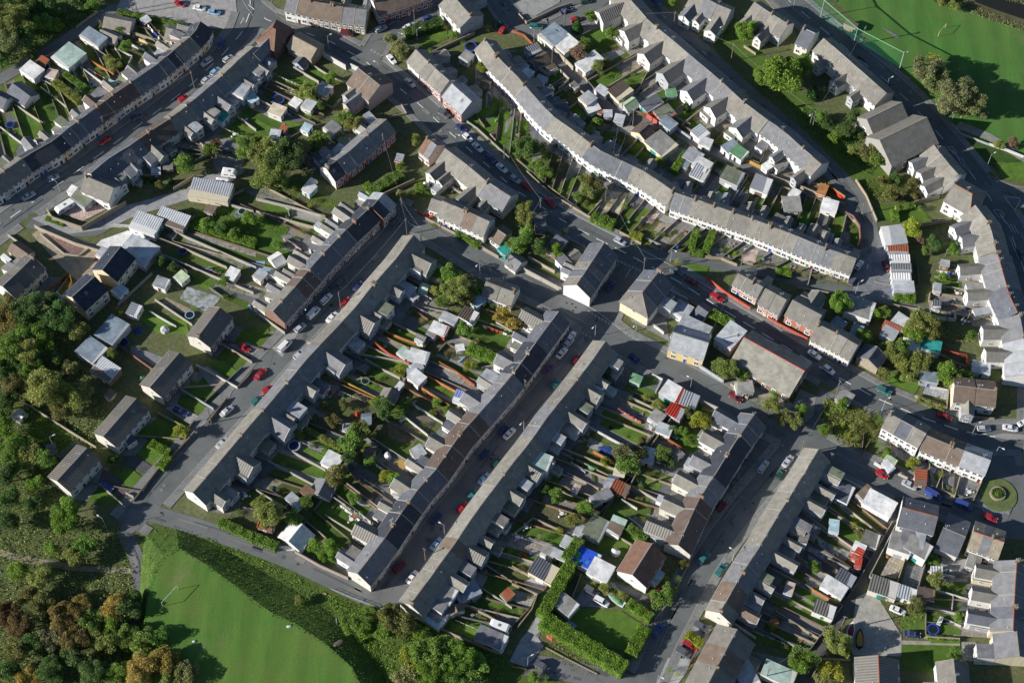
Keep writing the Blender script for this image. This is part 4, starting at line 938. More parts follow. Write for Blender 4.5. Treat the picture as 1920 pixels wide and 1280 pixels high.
row('in the block behind the driveways',[(1382,1180),(1332,1272),(1310,1320)],4,'ul',hw=5.2,zr=8,he=5,roofs=('tan2','brown','tan2'),walls=('cream2',),rears=('cream2',),wings=('f',),seed=20,gb=[(1500,1240),(1470,1290),(1430,1350)])
row('in the upper curved white terrace',[(910,74),(937,112),(970,143),(1001,180),(1035,217),(1082,250),(1125,282),(1167,302),(1210,322),(1264,359)],22,'dl',
 roofs=('tan','tan2','grey','tan','grey2'),walls=('white',),rears=('lgrey','white'),ends=('white','cream2'),wings=('n','m','g','f'),gb=[(965,95),(1040,125),(1085,165),(1112,195),(1172,235),(1230,250),(1262,258),(1322,292)],gbf=[(890,215),(925,262),(975,305),(1020,345),(1065,380),(1110,412),(1160,438),(1195,452)],seed=21,wlen=4.5)
row('in the lower curved white terrace',[(1266,361),(1322,380),(1415,412),(1475,435),(1535,460),(1605,484)],19,'dl',
 roofs=('grey','tan','tan2','tan','grey'),walls=('white','white','cream2'),rears=('lgrey','white'),ends=('white','white'),wings=('g','n','m','g'),gb=[(1330,295),(1400,330),(1435,345),(1500,362),(1560,385),(1612,425)],gbf=[(1198,455),(1250,474),(1350,484),(1400,495),(1480,510),(1570,528)],seed=22,wlen=4.5)
row('in the gabled terrace',[(1165,-22),(1182,0),(1217,40),(1260,74),(1304,112),(1350,150),(1395,192),(1440,225)],14,'ur',zr=7.6,he=5.1,hw=4.3,
 roofs=('tan','tan','tan3','grey','tan'),walls=('cream2',),rears=('white',),ends=('cream2','cream2'),wings=('Df','n'),gb=[(1060,55),(1085,130),(1112,172),(1172,208),(1255,228),(1322,262),(1400,300)],seed=23,wlen=6)
row('ending the gabled terrace',[(1441,226),(1467,243),(1510,282),(1540,307)],6,'ur',zr=7.4,he=5.0,hw=4,roofs=('grey','tan','grey'),walls=('cream2',),rears=('white',),ends=('cream2','white'),wings=('f','n','g'),gb=[(1400,300),(1435,315),(1500,340),(1545,350)],seed=24)
row('heading the orange brick row',[(780,93),(802,115)],1,'dl',roofs=('tan',),walls=('cream2',),rears=('lgrey',),ends=('lgrey','lgrey'),wings=('g',),seed=25,ridc='grey')
row('in the orange brick row',[(803,116),(842,151)],3,'dl',roofs=('tan2','tan'),walls=('orangebrick',),rears=('lgrey',),ends=('lgrey','lgrey'),wings=('f','m'),seed=26,winm=WINS)
row('below the orange brick row',[(848,157),(884,190)],2,'dl',hw=4.2,roofs=('lgrey',),walls=('orangebrick',),rears=('lgrey',),ends=('lgrey','lgrey'),wings=('m','n'),seed=27,winm=WINS)
row('in the top stone terrace',[(540,-8),(592,4),(640,13),(687,18)],7,'d',hw=4,roofs=('grey','brown','grey','grey2'),walls=('white','white','pink','stone','stone','stone','stone'),rears=('stone',),ends=('white','stone'),wings=('g','n'),seed=28,winm=WIN)
row('in the top edge red terrace',[(700,2),(745,-12),(800,-32)],5,'d',hw=4,roofs=('brown','tan2'),walls=('red',),rears=('red',),ends=('white','red'),seed=29,winm=WINS)
row('by the top walled lawn',[(845,-12),(884,30)],2,'dl',hw=4.6,zr=8,he=5.4,roofs=('tan',),walls=('cream2',),rears=('lgrey',),ends=('lgrey','lgrey'),wings=('G','n'),seed=30)
row('in the deep red terrace',[(724,224),(690,252),(650,287),(612,314)],6,'dr',roofs=('tan2','grey','dark','dark'),walls=('red',),rears=('cream2',),ends=('stone','cream2'),wings=('n','g','f'),seed=31,winm=WINS,gb=[(660,215),(620,250),(590,280),(560,300)])
row('behind the main road',[(800,258),(818,272)],2,'dr',hw=3.6,roofs=('redbrown','grey'),walls=('pink',),rears=('white',),ends=('white','pink'),wings=('n',),seed=32)
row('in the rear gabled group',[(835,278),(880,312),(915,342),(957,368)],6,'ur',hw=4,roofs=('tan','grey','tan'),walls=('cream2',),rears=('cream2',),ends=('cream2','cream2'),wings=('G','e','n'),seed=33,wlen=5,gb=[(800,330),(840,352),(880,372),(930,398)])
row('in the short white row',[(830,376),(872,395),(917,415)],4,'dl',hw=3.6,roofs=('tan','tan','brown'),walls=('cream2','white','white'),rears=('white',),ends=('white','white'),seed=34,chim=.5,gb=[(805,425),(850,440),(900,465)],garden='f')
row('beside the short white row',[(810,372),(828,378)],1,'dl',hw=2.8,zr=5.2,he=3.6,roofs=('tan',),walls=('cream2',),ff='1',seed=35)
row('right of the short white row',[(930,428),(948,440)],1,'dl',hw=3,zr=4.8,he=3,roofs=('brown',),walls=('cream2',),ff='1',seed=36)
row('in the tall central junction block',[(1133,455),(1112,487)],2,'dr',hw=4.4,zr=9.2,he=5.6,roofs=('grey2',),walls=('green','cream2'),rears=('cream2',),ends=('white','cream2'),seed=37)
row('in the long central junction block',[(1111,488),(1082,533)],3,'dr',hw=4.4,zr=8.8,he=5.2,roofs=('tan2','grey2'),walls=('cream2',),rears=('white',),ends=('white','white'),wings=('g','g','n'),seed=38)
row('in the hipped corner block',[(1237,507),(1190,566)],3,'ul',hw=4.8,zr=9.0,he=5.2,roofs=('grey2','grey2','tan2'),walls=('stone',),rears=('white',),ends=('white','cream'),wings=('n','F','n'),seed=39,hips=(0,4.2))
row('with yellow window surrounds',[(1262,622),(1328,642)],1,'dl',hw=4.2,zr=7.6,roofs=('lgrey',),walls=('yellow',),rears=('lgrey',),ends=('lgrey','lgrey'),seed=40,winm=WINY,single='detached house')
row('in the orange roadside row',[(1385,512),(1430,537)],3,'dl',hw=2.8,zr=6.9,he=4.9,roofs=('tan2',),walls=('orangebrick',),rears=('lgrey',),ends=('lgrey','lgrey'),wings=('m','n'),seed=41,winm=WINS)
row('ending the orange roadside row',[(1436,541),(1474,561)],2,'dl',hw=3.8,roofs=('tan2',),walls=('orangebrick',),rears=('white',),ends=('lgrey','white'),seed=42,winm=WINS)
row('alone below the orange row',[(1487,562),(1540,590)],1,'dl',hw=3.9,zr=7.6,roofs=('tan2',),walls=('orangebrick',),rears=('lgrey',),ends=('lgrey','lgrey'),wings=('G',),seed=43,winm=WINS,single='detached house')
row('in the cream roadside row',[(1533,607),(1566,623),(1608,646)],4,'dl',roofs=('tan2','tan','tan'),walls=('cream','cream2'),rears=('lgrey',),ends=('lgrey','white'),seed=44)
row('gable end on to the road',[(1645,650),(1629,672)],1,'dr',hw=3.4,zr=5.6,he=3.6,roofs=('grey2',),walls=('stone',),rears=('stone',),ends=('stone','stone'),ff='0',chim=0,seed=45,single='stone workshop')
row('in the tall white terrace',[(1668,775),(1736,812)],3,'dl',zr=7.8,he=5.6,roofs=('tan','grey2'),walls=('white',),rears=('lgrey',),ends=('lgrey','white'),seed=46,gb=[(1650,858),(1700,895),(1728,908)],garden='f')
row('in the stepped white terrace',[(1737,815),(1797,840),(1857,862)],5,'dl',zr=7.4,he=5.2,roofs=('brown','lgrey','grey','tan'),walls=('white','white','cream2'),rears=('lgrey',),ends=('lgrey','white'),seed=47,gb=[(1728,910),(1770,925),(1825,937)],garden='f')
row('facing the road bend',[(1791,722),(1869,731)],2,'d',hw=4,zr=7.4,he=5.2,roofs=('brown',),walls=('cream2',),rears=('lgrey',),ends=('cream','lgrey'),seed=48,wings=('g','n'),wside=1,single='detached house')
row('in the upper right bending terrace',[(1829,385),(1856,420),(1868,470)],5,'ur',zr=7.6,hw=4.4,roofs=('tan','tan3','tan'),walls=('cream2',),rears=('white','lgrey'),ends=('white','white'),wings=('D','n'),seed=49,wlen=6)
row('in the slate bending terrace',[(1870,473),(1892,552),(1908,585)],7,'r',zr=7.6,hw=4.8,roofs=('grey','grey2'),walls=('cream2',),rears=('white','cream2'),ends=('white','white'),wings=('D','n','f'),seed=50,wlen=6,ridc='rust',gb=[(1760,490),(1740,560),(1745,600)])
row('in the lower bending terrace',[(1912,590),(1925,660),(1925,700)],5,'r',zr=7.6,hw=5.2,roofs=('grey','lgrey','tan'),walls=('cream2',),rears=('white','cream2'),ends=('white','white'),wings=('D','n'),seed=51,wlen=6.5)
row('hipped, at the right junction',[(1790,345),(1838,372)],1,'dl',hw=5.2,zr=8.6,he=5.6,roofs=('tan',),walls=('white',),rears=('lgrey',),ends=('white','lgrey'),seed=52,ridc='rust',hips=(0,3),single='detached house')
row('below the chapel',[(1752,272),(1772,300),(1796,326)],3,'ur',hw=4.2,roofs=('tan','tan2'),walls=('cream2',),rears=('white',),ends=('white','white'),wings=('G',),seed=53)
row('above the chapel',[(1545,72),(1585,107),(1625,142),(1662,174)],7,'ur',hw=4.2,zr=7.6,roofs=('tan','tan','tan2','tan3'),walls=('cream2',),rears=('white',),ends=('white','cream2'),wings=('n','g','n','G'),seed=54)
row('hipped, heading the chapel row',[(1506,52),(1528,62)],1,'dl',hw=4.5,zr=7.8,roofs=('grey2',),walls=('cream2',),rears=('white',),seed=55,wings=('n',),ridc='lgrey')
row('by the top edge',[(1415,5),(1440,22),(1478,45)],4,'ur',hw=4,roofs=('tan','tan2'),walls=('cream2',),rears=('cream2','lgrey'),ends=('white','white'),wings=('G','n'),seed=56)
row('above the curving back street',[(1300,-15),(1345,8),(1370,18)],3,'ur',hw=4,roofs=('tan','grey'),walls=('cream2',),rears=('white',),ends=('white','lgrey'),wings=('G','g'),seed=57)
row('on the left edge',[(62,482),(33,510),(5,536)],3,'dr',hw=4,zr=7.2,roofs=('ribroof','ribroof2'),rk='ribw',walls=('cream2',),rears=('cream2',),ends=('cream2','white'),wings=('m',),seed=58,gb=[(130,520),(100,560),(60,590)],garden='f',single='semi detached house',chim=.4)
for k,(r_,s_,nm) in enumerate([([(412,577),(370,632)],59,'top'),([(336,661),(281,725)],60,'upper middle'),([(255,747),(194,817)],61,'lower middle'),([(162,840),(107,900)],62,'bottom')]):
    row('in the %s ribbed roof pair'%nm,r_,2,'dr',hw=3.9,zr=7.2,he=5,roofs=('ribroof','ribroof2') if k else ('ribroof2',),rk='ribw',walls=('cream2','brown') if k<2 else ('cream2',),rears=('cream2',),ends=('cream','cream2'),seed=s_,chim=.3,jit=0,single='semi detached house',lines=.2,
     gb=[[(520,625),(470,690)],[(455,690),(385,755)],[(365,790),(310,860)],[(285,895),(250,950)]][k],garden='f',gl='neat')
row('upper of the two',[(226,462),(192,505)],1,'dr',hw=4.4,zr=8.6,he=5.6,roofs=('dark2',),rk='felt',walls=('cream',),rears=('cream',),ends=('cream','cream'),seed=63,chim=0,single='new house')
row('lower of the two',[(177,518),(135,556)],1,'dr',hw=4.4,zr=8.6,he=5.6,roofs=('dark2',),rk='felt',walls=('cream',),rears=('cream',),ends=('cream','cream'),seed=64,chim=0,single='new house')
row('beside the caravan yard',[(160,330),(212,352)],1,'dl',hw=3.6,roofs=('tan2',),walls=('white',),rears=('lgrey',),ends=('white','white'),seed=65,wings=('F',),single='detached house')
row('hipped, by the top left junction',[(498,45),(530,62)],1,'dl',hw=5.2,zr=8.8,he=5.8,roofs=('redbrown',),walls=('red',),rears=('brick',),ends=('brick','brick'),seed=66,hips=(3,3),single='detached house',wings=('G',),wside=1,ridc='redbrown')
row('near the top left junction',[(549,66),(594,90)],1,'dl',hw=3.4,zr=6,he=4.2,roofs=('stone',),walls=('stone',),rears=('stone',),ends=('stone','stone'),ff='1',seed=67,chim=0,single='stone house')
row('with twin rear gables',[(672,128),(712,160)],2,'dl',hw=5.2,zr=8.4,he=5.4,roofs=('brown',),walls=('pink',),rears=('pink',),ends=('pink','pink'),seed=68,wings=('g',),wside=1,wlen=6)
row('beside the tall hedge',[(1222,1019),(1186,1076)],1,'dr',hw=4.4,zr=7.4,he=4.4,roofs=('redbrown',),walls=('white',),rears=('white',),ends=('white','white'),seed=69,chim=0,single='bungalow',ff='2')
row('below the broad cross street',[(912,528),(966,548)],2,'dl',hw=3.4,zr=5.6,he=3.4,roofs=('tan2','tan'),walls=('white',),rears=('lgrey',),ends=('white','white'),ff='1',seed=70)
row('in the lower right pale block',[(1692,950),(1758,968)],2,'dl',hw=4.4,zr=7.8,he=5.4,roofs=('grey2',),walls=('white',),rears=('lgrey',),ends=('white','white'),seed=71,ridc='rust',wings=('F','F'),wside=1,wlen=6)
row('right of the pale block',[(1770,988),(1810,1005)],1,'dl',hw=5.5,zr=5.5,he=3.6,roofs=('grey2',),walls=('cream2',),rears=('lgrey',),ends=('cream2','cream'),ff='0',seed=72,single='workshop',chim=0)
row('in the stone roofed row',[(1826,995),(1882,1015)],3,'dl',hw=4.2,zr=7.2,he=5,roofs=('stone','grey'),walls=('cream',),rears=('lgrey',),ends=('white','white'),seed=73,ridc='rust',wings=('f',),wside=1)
row('in the right edge slate terrace',[(1907,1050),(1903,1110),(1900,1180)],6,'r',hw=5.0,zr=7.8,roofs=('grey','grey2'),walls=('cream2',),rears=('white','cream'),ends=('cream2','cream'),wings=('D','nf','D','n'),seed=74,ridc='rust',wlen=6,gb=[(1740,1060),(1735,1120),(1735,1190)])
row('in the bottom right corner',[(1907,1183),(1912,1228)],1,'r',hw=5.4,zr=7.4,roofs=('grey','lgrey'),walls=('cream2',),rears=('cream',),ends=('cream','cream'),wings=('F',),seed=75)
row('ribbed, on the bottom edge',[(1647,1228),(1650,1300)],1,'r',hw=5.4,zr=6.8,he=4.4,roofs=('tan2',),rk='rib',walls=('white',),rears=('white',),ends=('white','white'),seed=76,ridc='rust',single='detached house',chim=0)
row('small, on the bottom edge',[(1788,1236),(1795,1300)],1,'r',hw=3.8,zr=6.8,he=4.6,roofs=('tan2',),walls=('white',),rears=('white',),ends=('white','white'),seed=77,wings=('f',),single='detached house')
# chapels
def big(nm,ds,cat,r0,r1,zr,he,hw,rc,wc,seed,ends=None,rk='tile',hwb=None,ridc='stone',nw=5):
    A,B=V2(g(*r0,zr)),V2(g(*r1,zr)); T=(B-A).normalized(); N=Vector((-T.y,T.x,0)); N=N if N.y<0 else -N; c=(A+B)/2
    root=thing(nm,ds,cat,(c.x,c.y,0)); wm=wallmat(wc)
    gabled('c',root,A,B,N,N,hw,hwb or hw,he,zr,wm,wm,M(rk,rc),M('paint',ridc),gend=(wallmat(ends or wc),)*2,outl='ab')
    for i in range(nw): putwin(root,A.lerp(B,(i+.5)/nw)+N*hw,N,he*.5,1.1,2.6,WINS)
    for X,d in((A,-T),(B,T)):
        if d.y<.3: putwin(root,X+d*.02,d,he*.55,1.3,2.6,WINS); putwin(root,X+d*.02+N*2.5,d,he*.4,.9,2,WINS); putwin(root,X+d*.02-N*2.5,d,he*.4,.9,2,WINS)
    for t in(.1,.5,.9): occ(A.lerp(B,t),hw)
    return root
big('chapel','large stone chapel with wide grey roof beside the upper right road','chapel',(1650,262),(1737,220),9.8,5.2,7.6,'tan2','stone',80,ends='conc',hwb=5.5)
big('church_hall','smaller stone hall with greenish roof beside the large chapel','hall',(1626,223),(1690,192),8.5,5,5,'tan2','conc',81,nw=3,hwb=4)
big('brick_hall','long red brick hall with huge pale corrugated roof and red ridge','hall',(1396,632),(1508,694),8.0,4.2,7.6,'hallroof','brick',82,rk='felt',hwb=5.5,ridc='red',nw=6)
# ================= HAND PLACED OBJECTS (tile, then 4x coordinates) =================
CARS={(0,0):"1300 15 1395 45 hatch carred|1450 55 1540 68 saloon carwhite|1560 85 1650 102 saloon lightblue|1680 310 1635 360 hatch carblue|1585 440 1515 490 estate carsilver|1680 465 1740 420 hatch carsilver|1590 560 1640 515 hatch lightblue|1525 620 1575 578 hatch carsilver|1340 765 1410 718 hatch carred|820 1030 750 1078 saloon carred|980 900 1070 860 hatch darkblue",
(0,1):"170 215 260 165 saloon carsilver|360 75 440 35 hatch carsilver|30 655 100 710 van carwhite",
(0,2):"1800 25 1870 70 hatch carred|745 1055 850 1120 saloon carblue|1300 500 1410 550 estate darkblue|1655 560 1745 485 saloon carsilver|1625 800 1710 720 saloon carsilver",
(1,0):"630 240 735 262 suv darkred|895 238 978 195 estate carsilver|985 180 1070 145 saloon cargrey|1105 220 1195 182 saloon carwhite|1240 65 1320 25 estate carsilver|1245 155 1330 122 hatch carblue|1370 100 1440 70 hatch cargrey|990 415 1045 478 saloon carwhite|1120 590 1190 655 saloon carsilver|1370 830 1450 880 suv cargrey|1490 935 1580 990 hatch darkblue|1555 1005 1620 1062 hatch carwhite|1625 1070 1700 1140 saloon carwhite|1720 1155 1800 1228 hatch carblue|1810 1230 1880 1290 saloon carwhite|1820 258 1890 182 saloon carred|1770 190 1870 165 hatch darkgreen",
(2,0):"130 195 228 203 estate carteal|360 98 448 62 saloon darkblue|435 165 520 132 hatch carred|505 22 600 5 hatch darkgreen|1050 -10 1105 30 hatch carblue|280 225 340 195 hatch cargrey",
(2,1):"-5 45 55 85 hatch carsilver|70 95 148 150 hatch carred|250 215 322 270 hatch carred|765 505 855 552 hatch carsilver|1190 730 1275 775 saloon cargrey|1310 810 1400 855 saloon darkred|1500 925 1575 975 saloon carred|705 905 765 825 saloon darkblue|820 960 885 905 hatch cargrey|425 1275 465 1215 hatch carwhite",
(1,1):"1010 430 1080 350 suv cargrey|485 1005 568 920 estate carwhite|380 1120 480 1015 van carwhite|290 1215 375 1140 hatch carsilver|600 880 685 795 suv cargrey|735 905 800 835 hatch darkblue|640 1020 702 955 hatch carred|530 1138 612 1060 saloon carwhite",
(3,1):"655 745 712 668 hatch carwhite|610 860 668 780 suv cargrey|858 668 912 762 hatch darkred|1880 585 1925 665 saloon cargrey|-400 0 -330 50 hatch cargrey",
(1,2):"172 78 260 -12 van carwhite|290 128 355 68 hatch carsilver|-5 285 68 205 saloon carred|1820 705 1890 622 hatch darkblue|1865 725 1935 655 saloon carwhite|1685 880 1748 812 hatch darkblue|1775 942 1838 882 hatch darkgreen|1672 1068 1748 988 saloon lightblue|1595 1185 1655 1122 hatch carteal|1510 1278 1582 1215 hatch carred|-30 475 40 410 hatch carteal|70 375 105 350 hatch carred",
(2,2):"335 128 412 45 saloon carwhite|395 38 455 -20 hatch carsilver|240 248 315 168 saloon purple|290 362 362 288 hatch carteal|445 172 515 100 hatch darkred|1848 985 1918 892 estate carsilver|1622 380 1728 452 estate darkred|885 105 955 152 hatch darkblue|1545 1275 1605 1200 hatch darkred|1645 1085 1705 1025 hatch cargrey",
(3,2):"305 72 392 128 saloon carwhite|415 182 498 242 hatch carwhite|808 338 935 395 saloon carteal|1268 540 1382 585 saloon carred|1570 655 1668 652 hatch carsilver|1762 640 1872 658 saloon carwhite|1885 622 1960 590 saloon carwhite|108 948 188 848 saloon carsilver|65 1030 122 960 hatch darkgreen|805 968 905 1022 hatch carred|1005 1048 1118 1102 saloon carsilver|1168 1108 1308 1188 van carblue|1392 1198 1538 1262 van carblue|1050 1188 1155 1232 hatch darkred",
(1,3):"1030 455 1118 368 suv darkred|1130 535 1212 435 saloon carwhite|1318 275 1388 198 saloon lightblue|1318 85 1388 8 saloon darkblue",
(2,3):"1398 385 1478 302 saloon carteal|1532 470 1595 392 saloon carteal|1368 825 1475 892 estate cargrey|1288 972 1385 1032 saloon carred|1232 1015 1338 1085 suv cargrey|1062 935 1132 832 saloon carblue|1042 662 1112 578 hatch carred|612 638 732 702 suv carwhite|562 572 632 612 suv cargrey|178 1128 275 1182 suv cargrey",
(3,3):"1598 12 1728 65 saloon carred|908 708 1038 762 saloon carwhite|1018 905 1148 922 saloon darkblue|1388 58 1505 92 estate cargrey|1658 155 1755 185 hatch carsilver"}
SH={(0,0):"785 125 985 165 6 3.8 g tan cream2|630 233 770 318 4.6 3 f bluegrey cream2|755 222 880 275 4.2 3.2 g tan white|450 372 578 458 8 3 f mint white|185 487 292 558 4.8 3.2 f white white|95 625 225 722 6.2 4 g grey2 white|-60 695 50 745 5.6 3.8 g grey2 white|290 440 345 475 3 2.3 r rust brown|350 545 420 560 3.4 2.4 f pink white|1250 210 1410 245 6.5 4.2 g tan cream|1570 830 1690 892 3.6 2.9 f teal white|1720 640 1850 690 5 4.4 f lgrey white|1800 560 1920 625 4.4 3.2 f lgrey white|1860 700 1910 760 3.2 2.6 f paleblue white|790 640 850 660 5 2.7 f mint white|900 570 960 600 5 2.8 f olive lgrey|700 690 770 730 5 2.8 f grey lgrey",
(0,1):"555 172 665 242 4 2.7 f olive lgrey|520 130 560 150 2.6 2.5 f white white|1430 118 1728 168 6.6 3.2 r lgrey cream|1000 362 1190 425 6.2 3.4 r silver white|1185 322 1400 395 5.4 3.2 r silver brown|935 545 1140 645 8 3.2 f silver lgrey|90 542 205 622 4.5 3.4 g brown cream2|1230 802 1190 872 4 2.5 f lgrey white|1330 770 1390 820 3.2 2.4 f palegreen white|1030 1000 985 1080 3.4 2.5 r lgrey white|1705 755 1775 785 4 2.6 f white white|905 1115 775 1265 6.6 3.2 f bluegrey lgrey|395 940 450 985 3.5 2.6 f cream2 cream|1030 70 1050 90 2 2 f grey wood|740 600 790 625 3.5 2.6 f lgrey white|860 870 930 920 3.5 2.6 f paleblue white",
(1,0):"20 405 110 470 4.8 4.2 g bluegrey cream2|310 470 350 430 4.4 3.4 g grey2 lgrey|465 648 550 688 4.4 2.8 f lgrey cream|268 748 325 782 3.2 2.6 f white white|358 768 432 800 4 2.7 f silver cream2|110 805 208 842 4 2.8 f cream cream2|535 930 605 985 4.2 3 f grey white|350 945 405 968 3 2.3 f paleblue white|105 1000 180 1010 3.2 2.3 f silver cream2|185 955 225 975 2.4 2.2 r rust brick|1545 402 1612 440 3.6 3 f conc white|1690 610 1755 625 3 2.4 g brown wood|1330 400 1420 395 4.4 3 g grey2 lgrey|830 900 880 870 4.5 3.6 f lgrey white|590 1110 640 1140 4.5 3 f silver lgrey|510 1170 590 1210 4.4 3 f bluegrey lgrey|1050 1180 1100 1190 3 2.4 f lgrey rust",
(2,0):"255 215 370 305 7.6 3 f bluegrey cream2|365 292 450 362 6.6 3 f white white|655 412 512 512 5 3 f white white|155 452 262 398 4.6 3.2 g brown2 lgrey|110 395 205 350 3.6 2.6 r grey lgrey|55 515 150 562 3 2.5 f white white|185 580 250 610 3 2.4 f lgrey white|225 672 288 698 2.8 2.3 f lgrey white|255 735 318 765 2.8 2.3 f lgrey white|300 790 415 770 6 4.2 g grey2 lgrey|440 905 505 872 4.6 3.2 g bluegrey white|535 708 602 765 4.4 3.4 f lgrey cream|560 822 650 788 3.2 2.5 f white white|640 652 715 702 3 2.5 f silver white|872 640 760 718 5.4 3 r brown2 cream|922 735 842 790 5 3 g palegreen lgrey|1110 738 985 812 4.2 2.8 f grey2 lgrey|1200 815 1092 872 4.6 3 f olive red|1205 895 1145 945 4.6 3 f bluegrey lgrey|1025 932 955 995 6.4 4.2 g brown2 cream|1180 1030 1060 1120 8 3 f conc cream|1388 1130 1330 1205 5.2 3 f lgrey cream2|1455 1195 1400 1270 5.2 3 f white cream2|1450 965 1378 1018 4.6 2.8 r silver white|1468 1035 1440 1095 3.8 2.6 f white white|1600 1128 1690 1072 4 2.7 f bluegrey white|1735 1110 1675 1170 4.6 2.7 f green white|1160 700 1232 690 3 2.2 f green green|690 850 750 850 2.6 2.2 f silver lgrey|770 880 840 895 3 2.4 f silver lgrey|650 830 680 840 2 2 f rust brick|570 985 640 1020 3 2.4 f lgrey white|1600 70 1300 100 4 3 f tan2 cream2|1320 60 1400 130 6 3.4 f cream cream2",
(2,1):"440 640 500 600 4.5 3.4 g tan2 cream2|360 700 420 660 4.5 3.2 f grey white|1435 -30 1385 55 5 3 r silver cream2|1682 -10 1625 82 6 3.4 f olive lgrey|1572 168 1542 235 4.6 2.8 f palegreen white|1895 45 1850 150 5.6 3 r lgrey white|1300 70 1255 140 5 3.6 g grey2 white|170 395 250 385 4.6 3.4 g grey2 brown|290 530 370 580 6 3 f grey2 brown|1280 -60 1320 -40 3 2.6 f bluegrey white|-10 630 70 690 5.4 3.6 g grey cream2|1220 1010 1330 1070 5 3 f lgrey white|1400 1010 1470 1060 5.4 3.6 g grey2 cream2|1240 1160 1450 1260 9 4.2 f lgrey cream2|1580 1190 1700 1270 8 4.4 f silver white|1130 900 1180 960 4 3.8 f tan2 white",
(3,1):"928 412 965 552 6.6 3.2 ribg lgrey white|905 592 1050 592 2.9 2.6 r rust lgrey|915 662 1062 662 2.8 2.7 r white white|928 728 1075 728 2.7 2.7 r grey lgrey|930 800 1070 800 2.7 2.7 r carwhite white|942 868 1095 868 3.6 2.8 f silver lgrey|405 245 520 275 4.4 2.7 f carwhite white|172 152 230 182 3 2.5 f white white|115 250 245 245 5.4 2.6 f conc conc|105 335 62 402 4 3 f tan2 lgrey|375 402 320 490 4 3.6 g tan lgrey|455 460 425 530 3.6 3.2 f tan2 lgrey|712 960 668 1085 8 3.6 f conc white|485 1120 560 1175 4.2 2.8 f bluegrey lgrey|945 1100 1045 1165 5 2.7 f silver lgrey|860 1190 960 1240 4 2.6 f lgrey white|870 1140 1000 1200 1.8 2.6 r rust rust|380 130 440 150 4 2.2 f orange orange|250 930 380 990 5.5 4.8 g tan2 lgrey|-20 -60 20 -20 3 2.6 f white white|630 1180 700 1210 4 2.6 f bluegrey lgrey",
(0,2):"742 5 630 118 7 3.4 f bluegrey cream2|722 165 860 255 5.4 3 r silver brown|345 800 410 790 3.2 2.6 g grey wood|112 525 170 565 3.2 2.2 g white white|800 420 850 370 2.2 1.8 f brown wood|960 720 990 760 3 2.6 f grey2 white",
(1,2):"1235 65 1200 150 5.6 2.8 f white lgrey|1190 165 1215 215 3.6 2.6 f lgrey white|1135 240 1200 235 3.2 2.5 f silver white|1240 235 1172 300 4.2 2.8 f carwhite white|1060 320 1092 340 2.4 2.3 f silver white|1015 350 975 425 4.8 3 g tan2 lgrey|790 568 862 565 3.4 2.6 g bluegrey rust|655 640 712 650 2.6 1 f lgrey white|815 810 890 830 3.2 2.4 g brown red|602 838 540 935 4.8 3 f carwhite white|525 1030 468 1140 6.2 3.2 g grey white|312 1165 262 1212 4.6 2.8 f lgrey white|1490 398 1612 440 3.6 2.6 r violet white|1080 60 1140 110 3 2.4 f mint white|620 920 660 950 3 2.4 f brown wood|1190 790 1240 860 3.4 2.5 f lgrey conc|325 575 385 590 3 2.6 f tan2 lgrey|350 1100 420 1150 2.8 2.3 f redbrown brick|1500 50 1560 40 2 2 f white white",
(1,1):"1392 1148 1352 1218 5 2.9 f carwhite red|1620 1038 1568 1115 5 3 r brown2 white|1232 862 1288 882 3.6 2.4 g mint white|115 670 190 625 4.6 3 greenhouse white white|1290 1200 1350 1230 2.6 2.4 f grey lgrey|1640 950 1690 1000 3.6 2.4 f paleblue paleblue|1390 1080 1500 1130 3 2.4 f lgrey white|430 100 370 160 3 2.6 f white paleblue|1840 560 1900 610 3.4 2.4 f teal teal|1160 920 1200 960 2.2 2.2 f lgrey white|0 760 60 800 3.4 2.6 f lgrey cream2",
(2,2):"1240 325 1170 422 6 3 f carwhite lgrey|1312 365 1258 470 2.6 2.9 r red red|1252 485 1205 560 4.6 2.9 r brightred lgrey|1352 385 1312 485 4.8 2.9 r lgrey lgrey|1158 620 1128 690 4.2 2.8 f silver white|895 265 968 292 2.6 2.4 f green mint|1045 540 1125 590 4 2.6 f conc white|1035 795 1010 905 3.4 2.6 f silver lgrey|770 955 850 975 3.2 2.5 f cream cream2|720 1020 795 1035 3.2 2.6 g bluegrey rust|835 1055 795 1135 4.8 2.5 r rust brown|690 1080 750 1090 3 2.3 f lgrey white|650 1130 690 1190 6 3 f grey lgrey|1735 300 1750 380 5 3 f conc cream2|235 835 185 945 6 5 f mint white|600 370 660 400 4 4 f paleblue white|1060 600 1080 620 3 2.3 r silver lgrey|1210 820 1260 870 3.4 2.4 f tan2 lgrey|460 1090 500 1110 2.4 2.2 f pink white",
(3,2):"530 388 625 440 4 2.7 f conc conc|1215 225 1210 300 5 3 f bluegrey lgrey|935 868 905 910 3.2 2.5 f palegreen white|925 915 880 945 3.2 2.5 f carwhite lgrey|1105 1010 1190 1020 4.6 2.5 r rust brown|870 1155 808 1265 8.2 3 f carwhite white|1150 15 1295 50 4.2 2.6 f teal white|1010 10 1140 40 3.6 2.5 f white white|1605 150 1600 235 5 2.7 f silver white|580 1060 520 1180 6 3 f grey2 white|700 1110 780 1180 5 2.6 f brown cream2",
(1,3):"345 88 245 212 8 3.6 g white white|88 62 62 125 4.2 2.8 r rust brick|1385 700 1290 820 7 2.6 f paleblue white|1440 545 1372 655 6.4 4.6 f conc white|1790 885 1740 990 8 3 f grey white|1490 690 1510 740 4 3.6 g brown white|1860 590 1910 640 3 2.3 f rust green|1560 540 1610 640 6.5 3 f bluegrey lgrey",
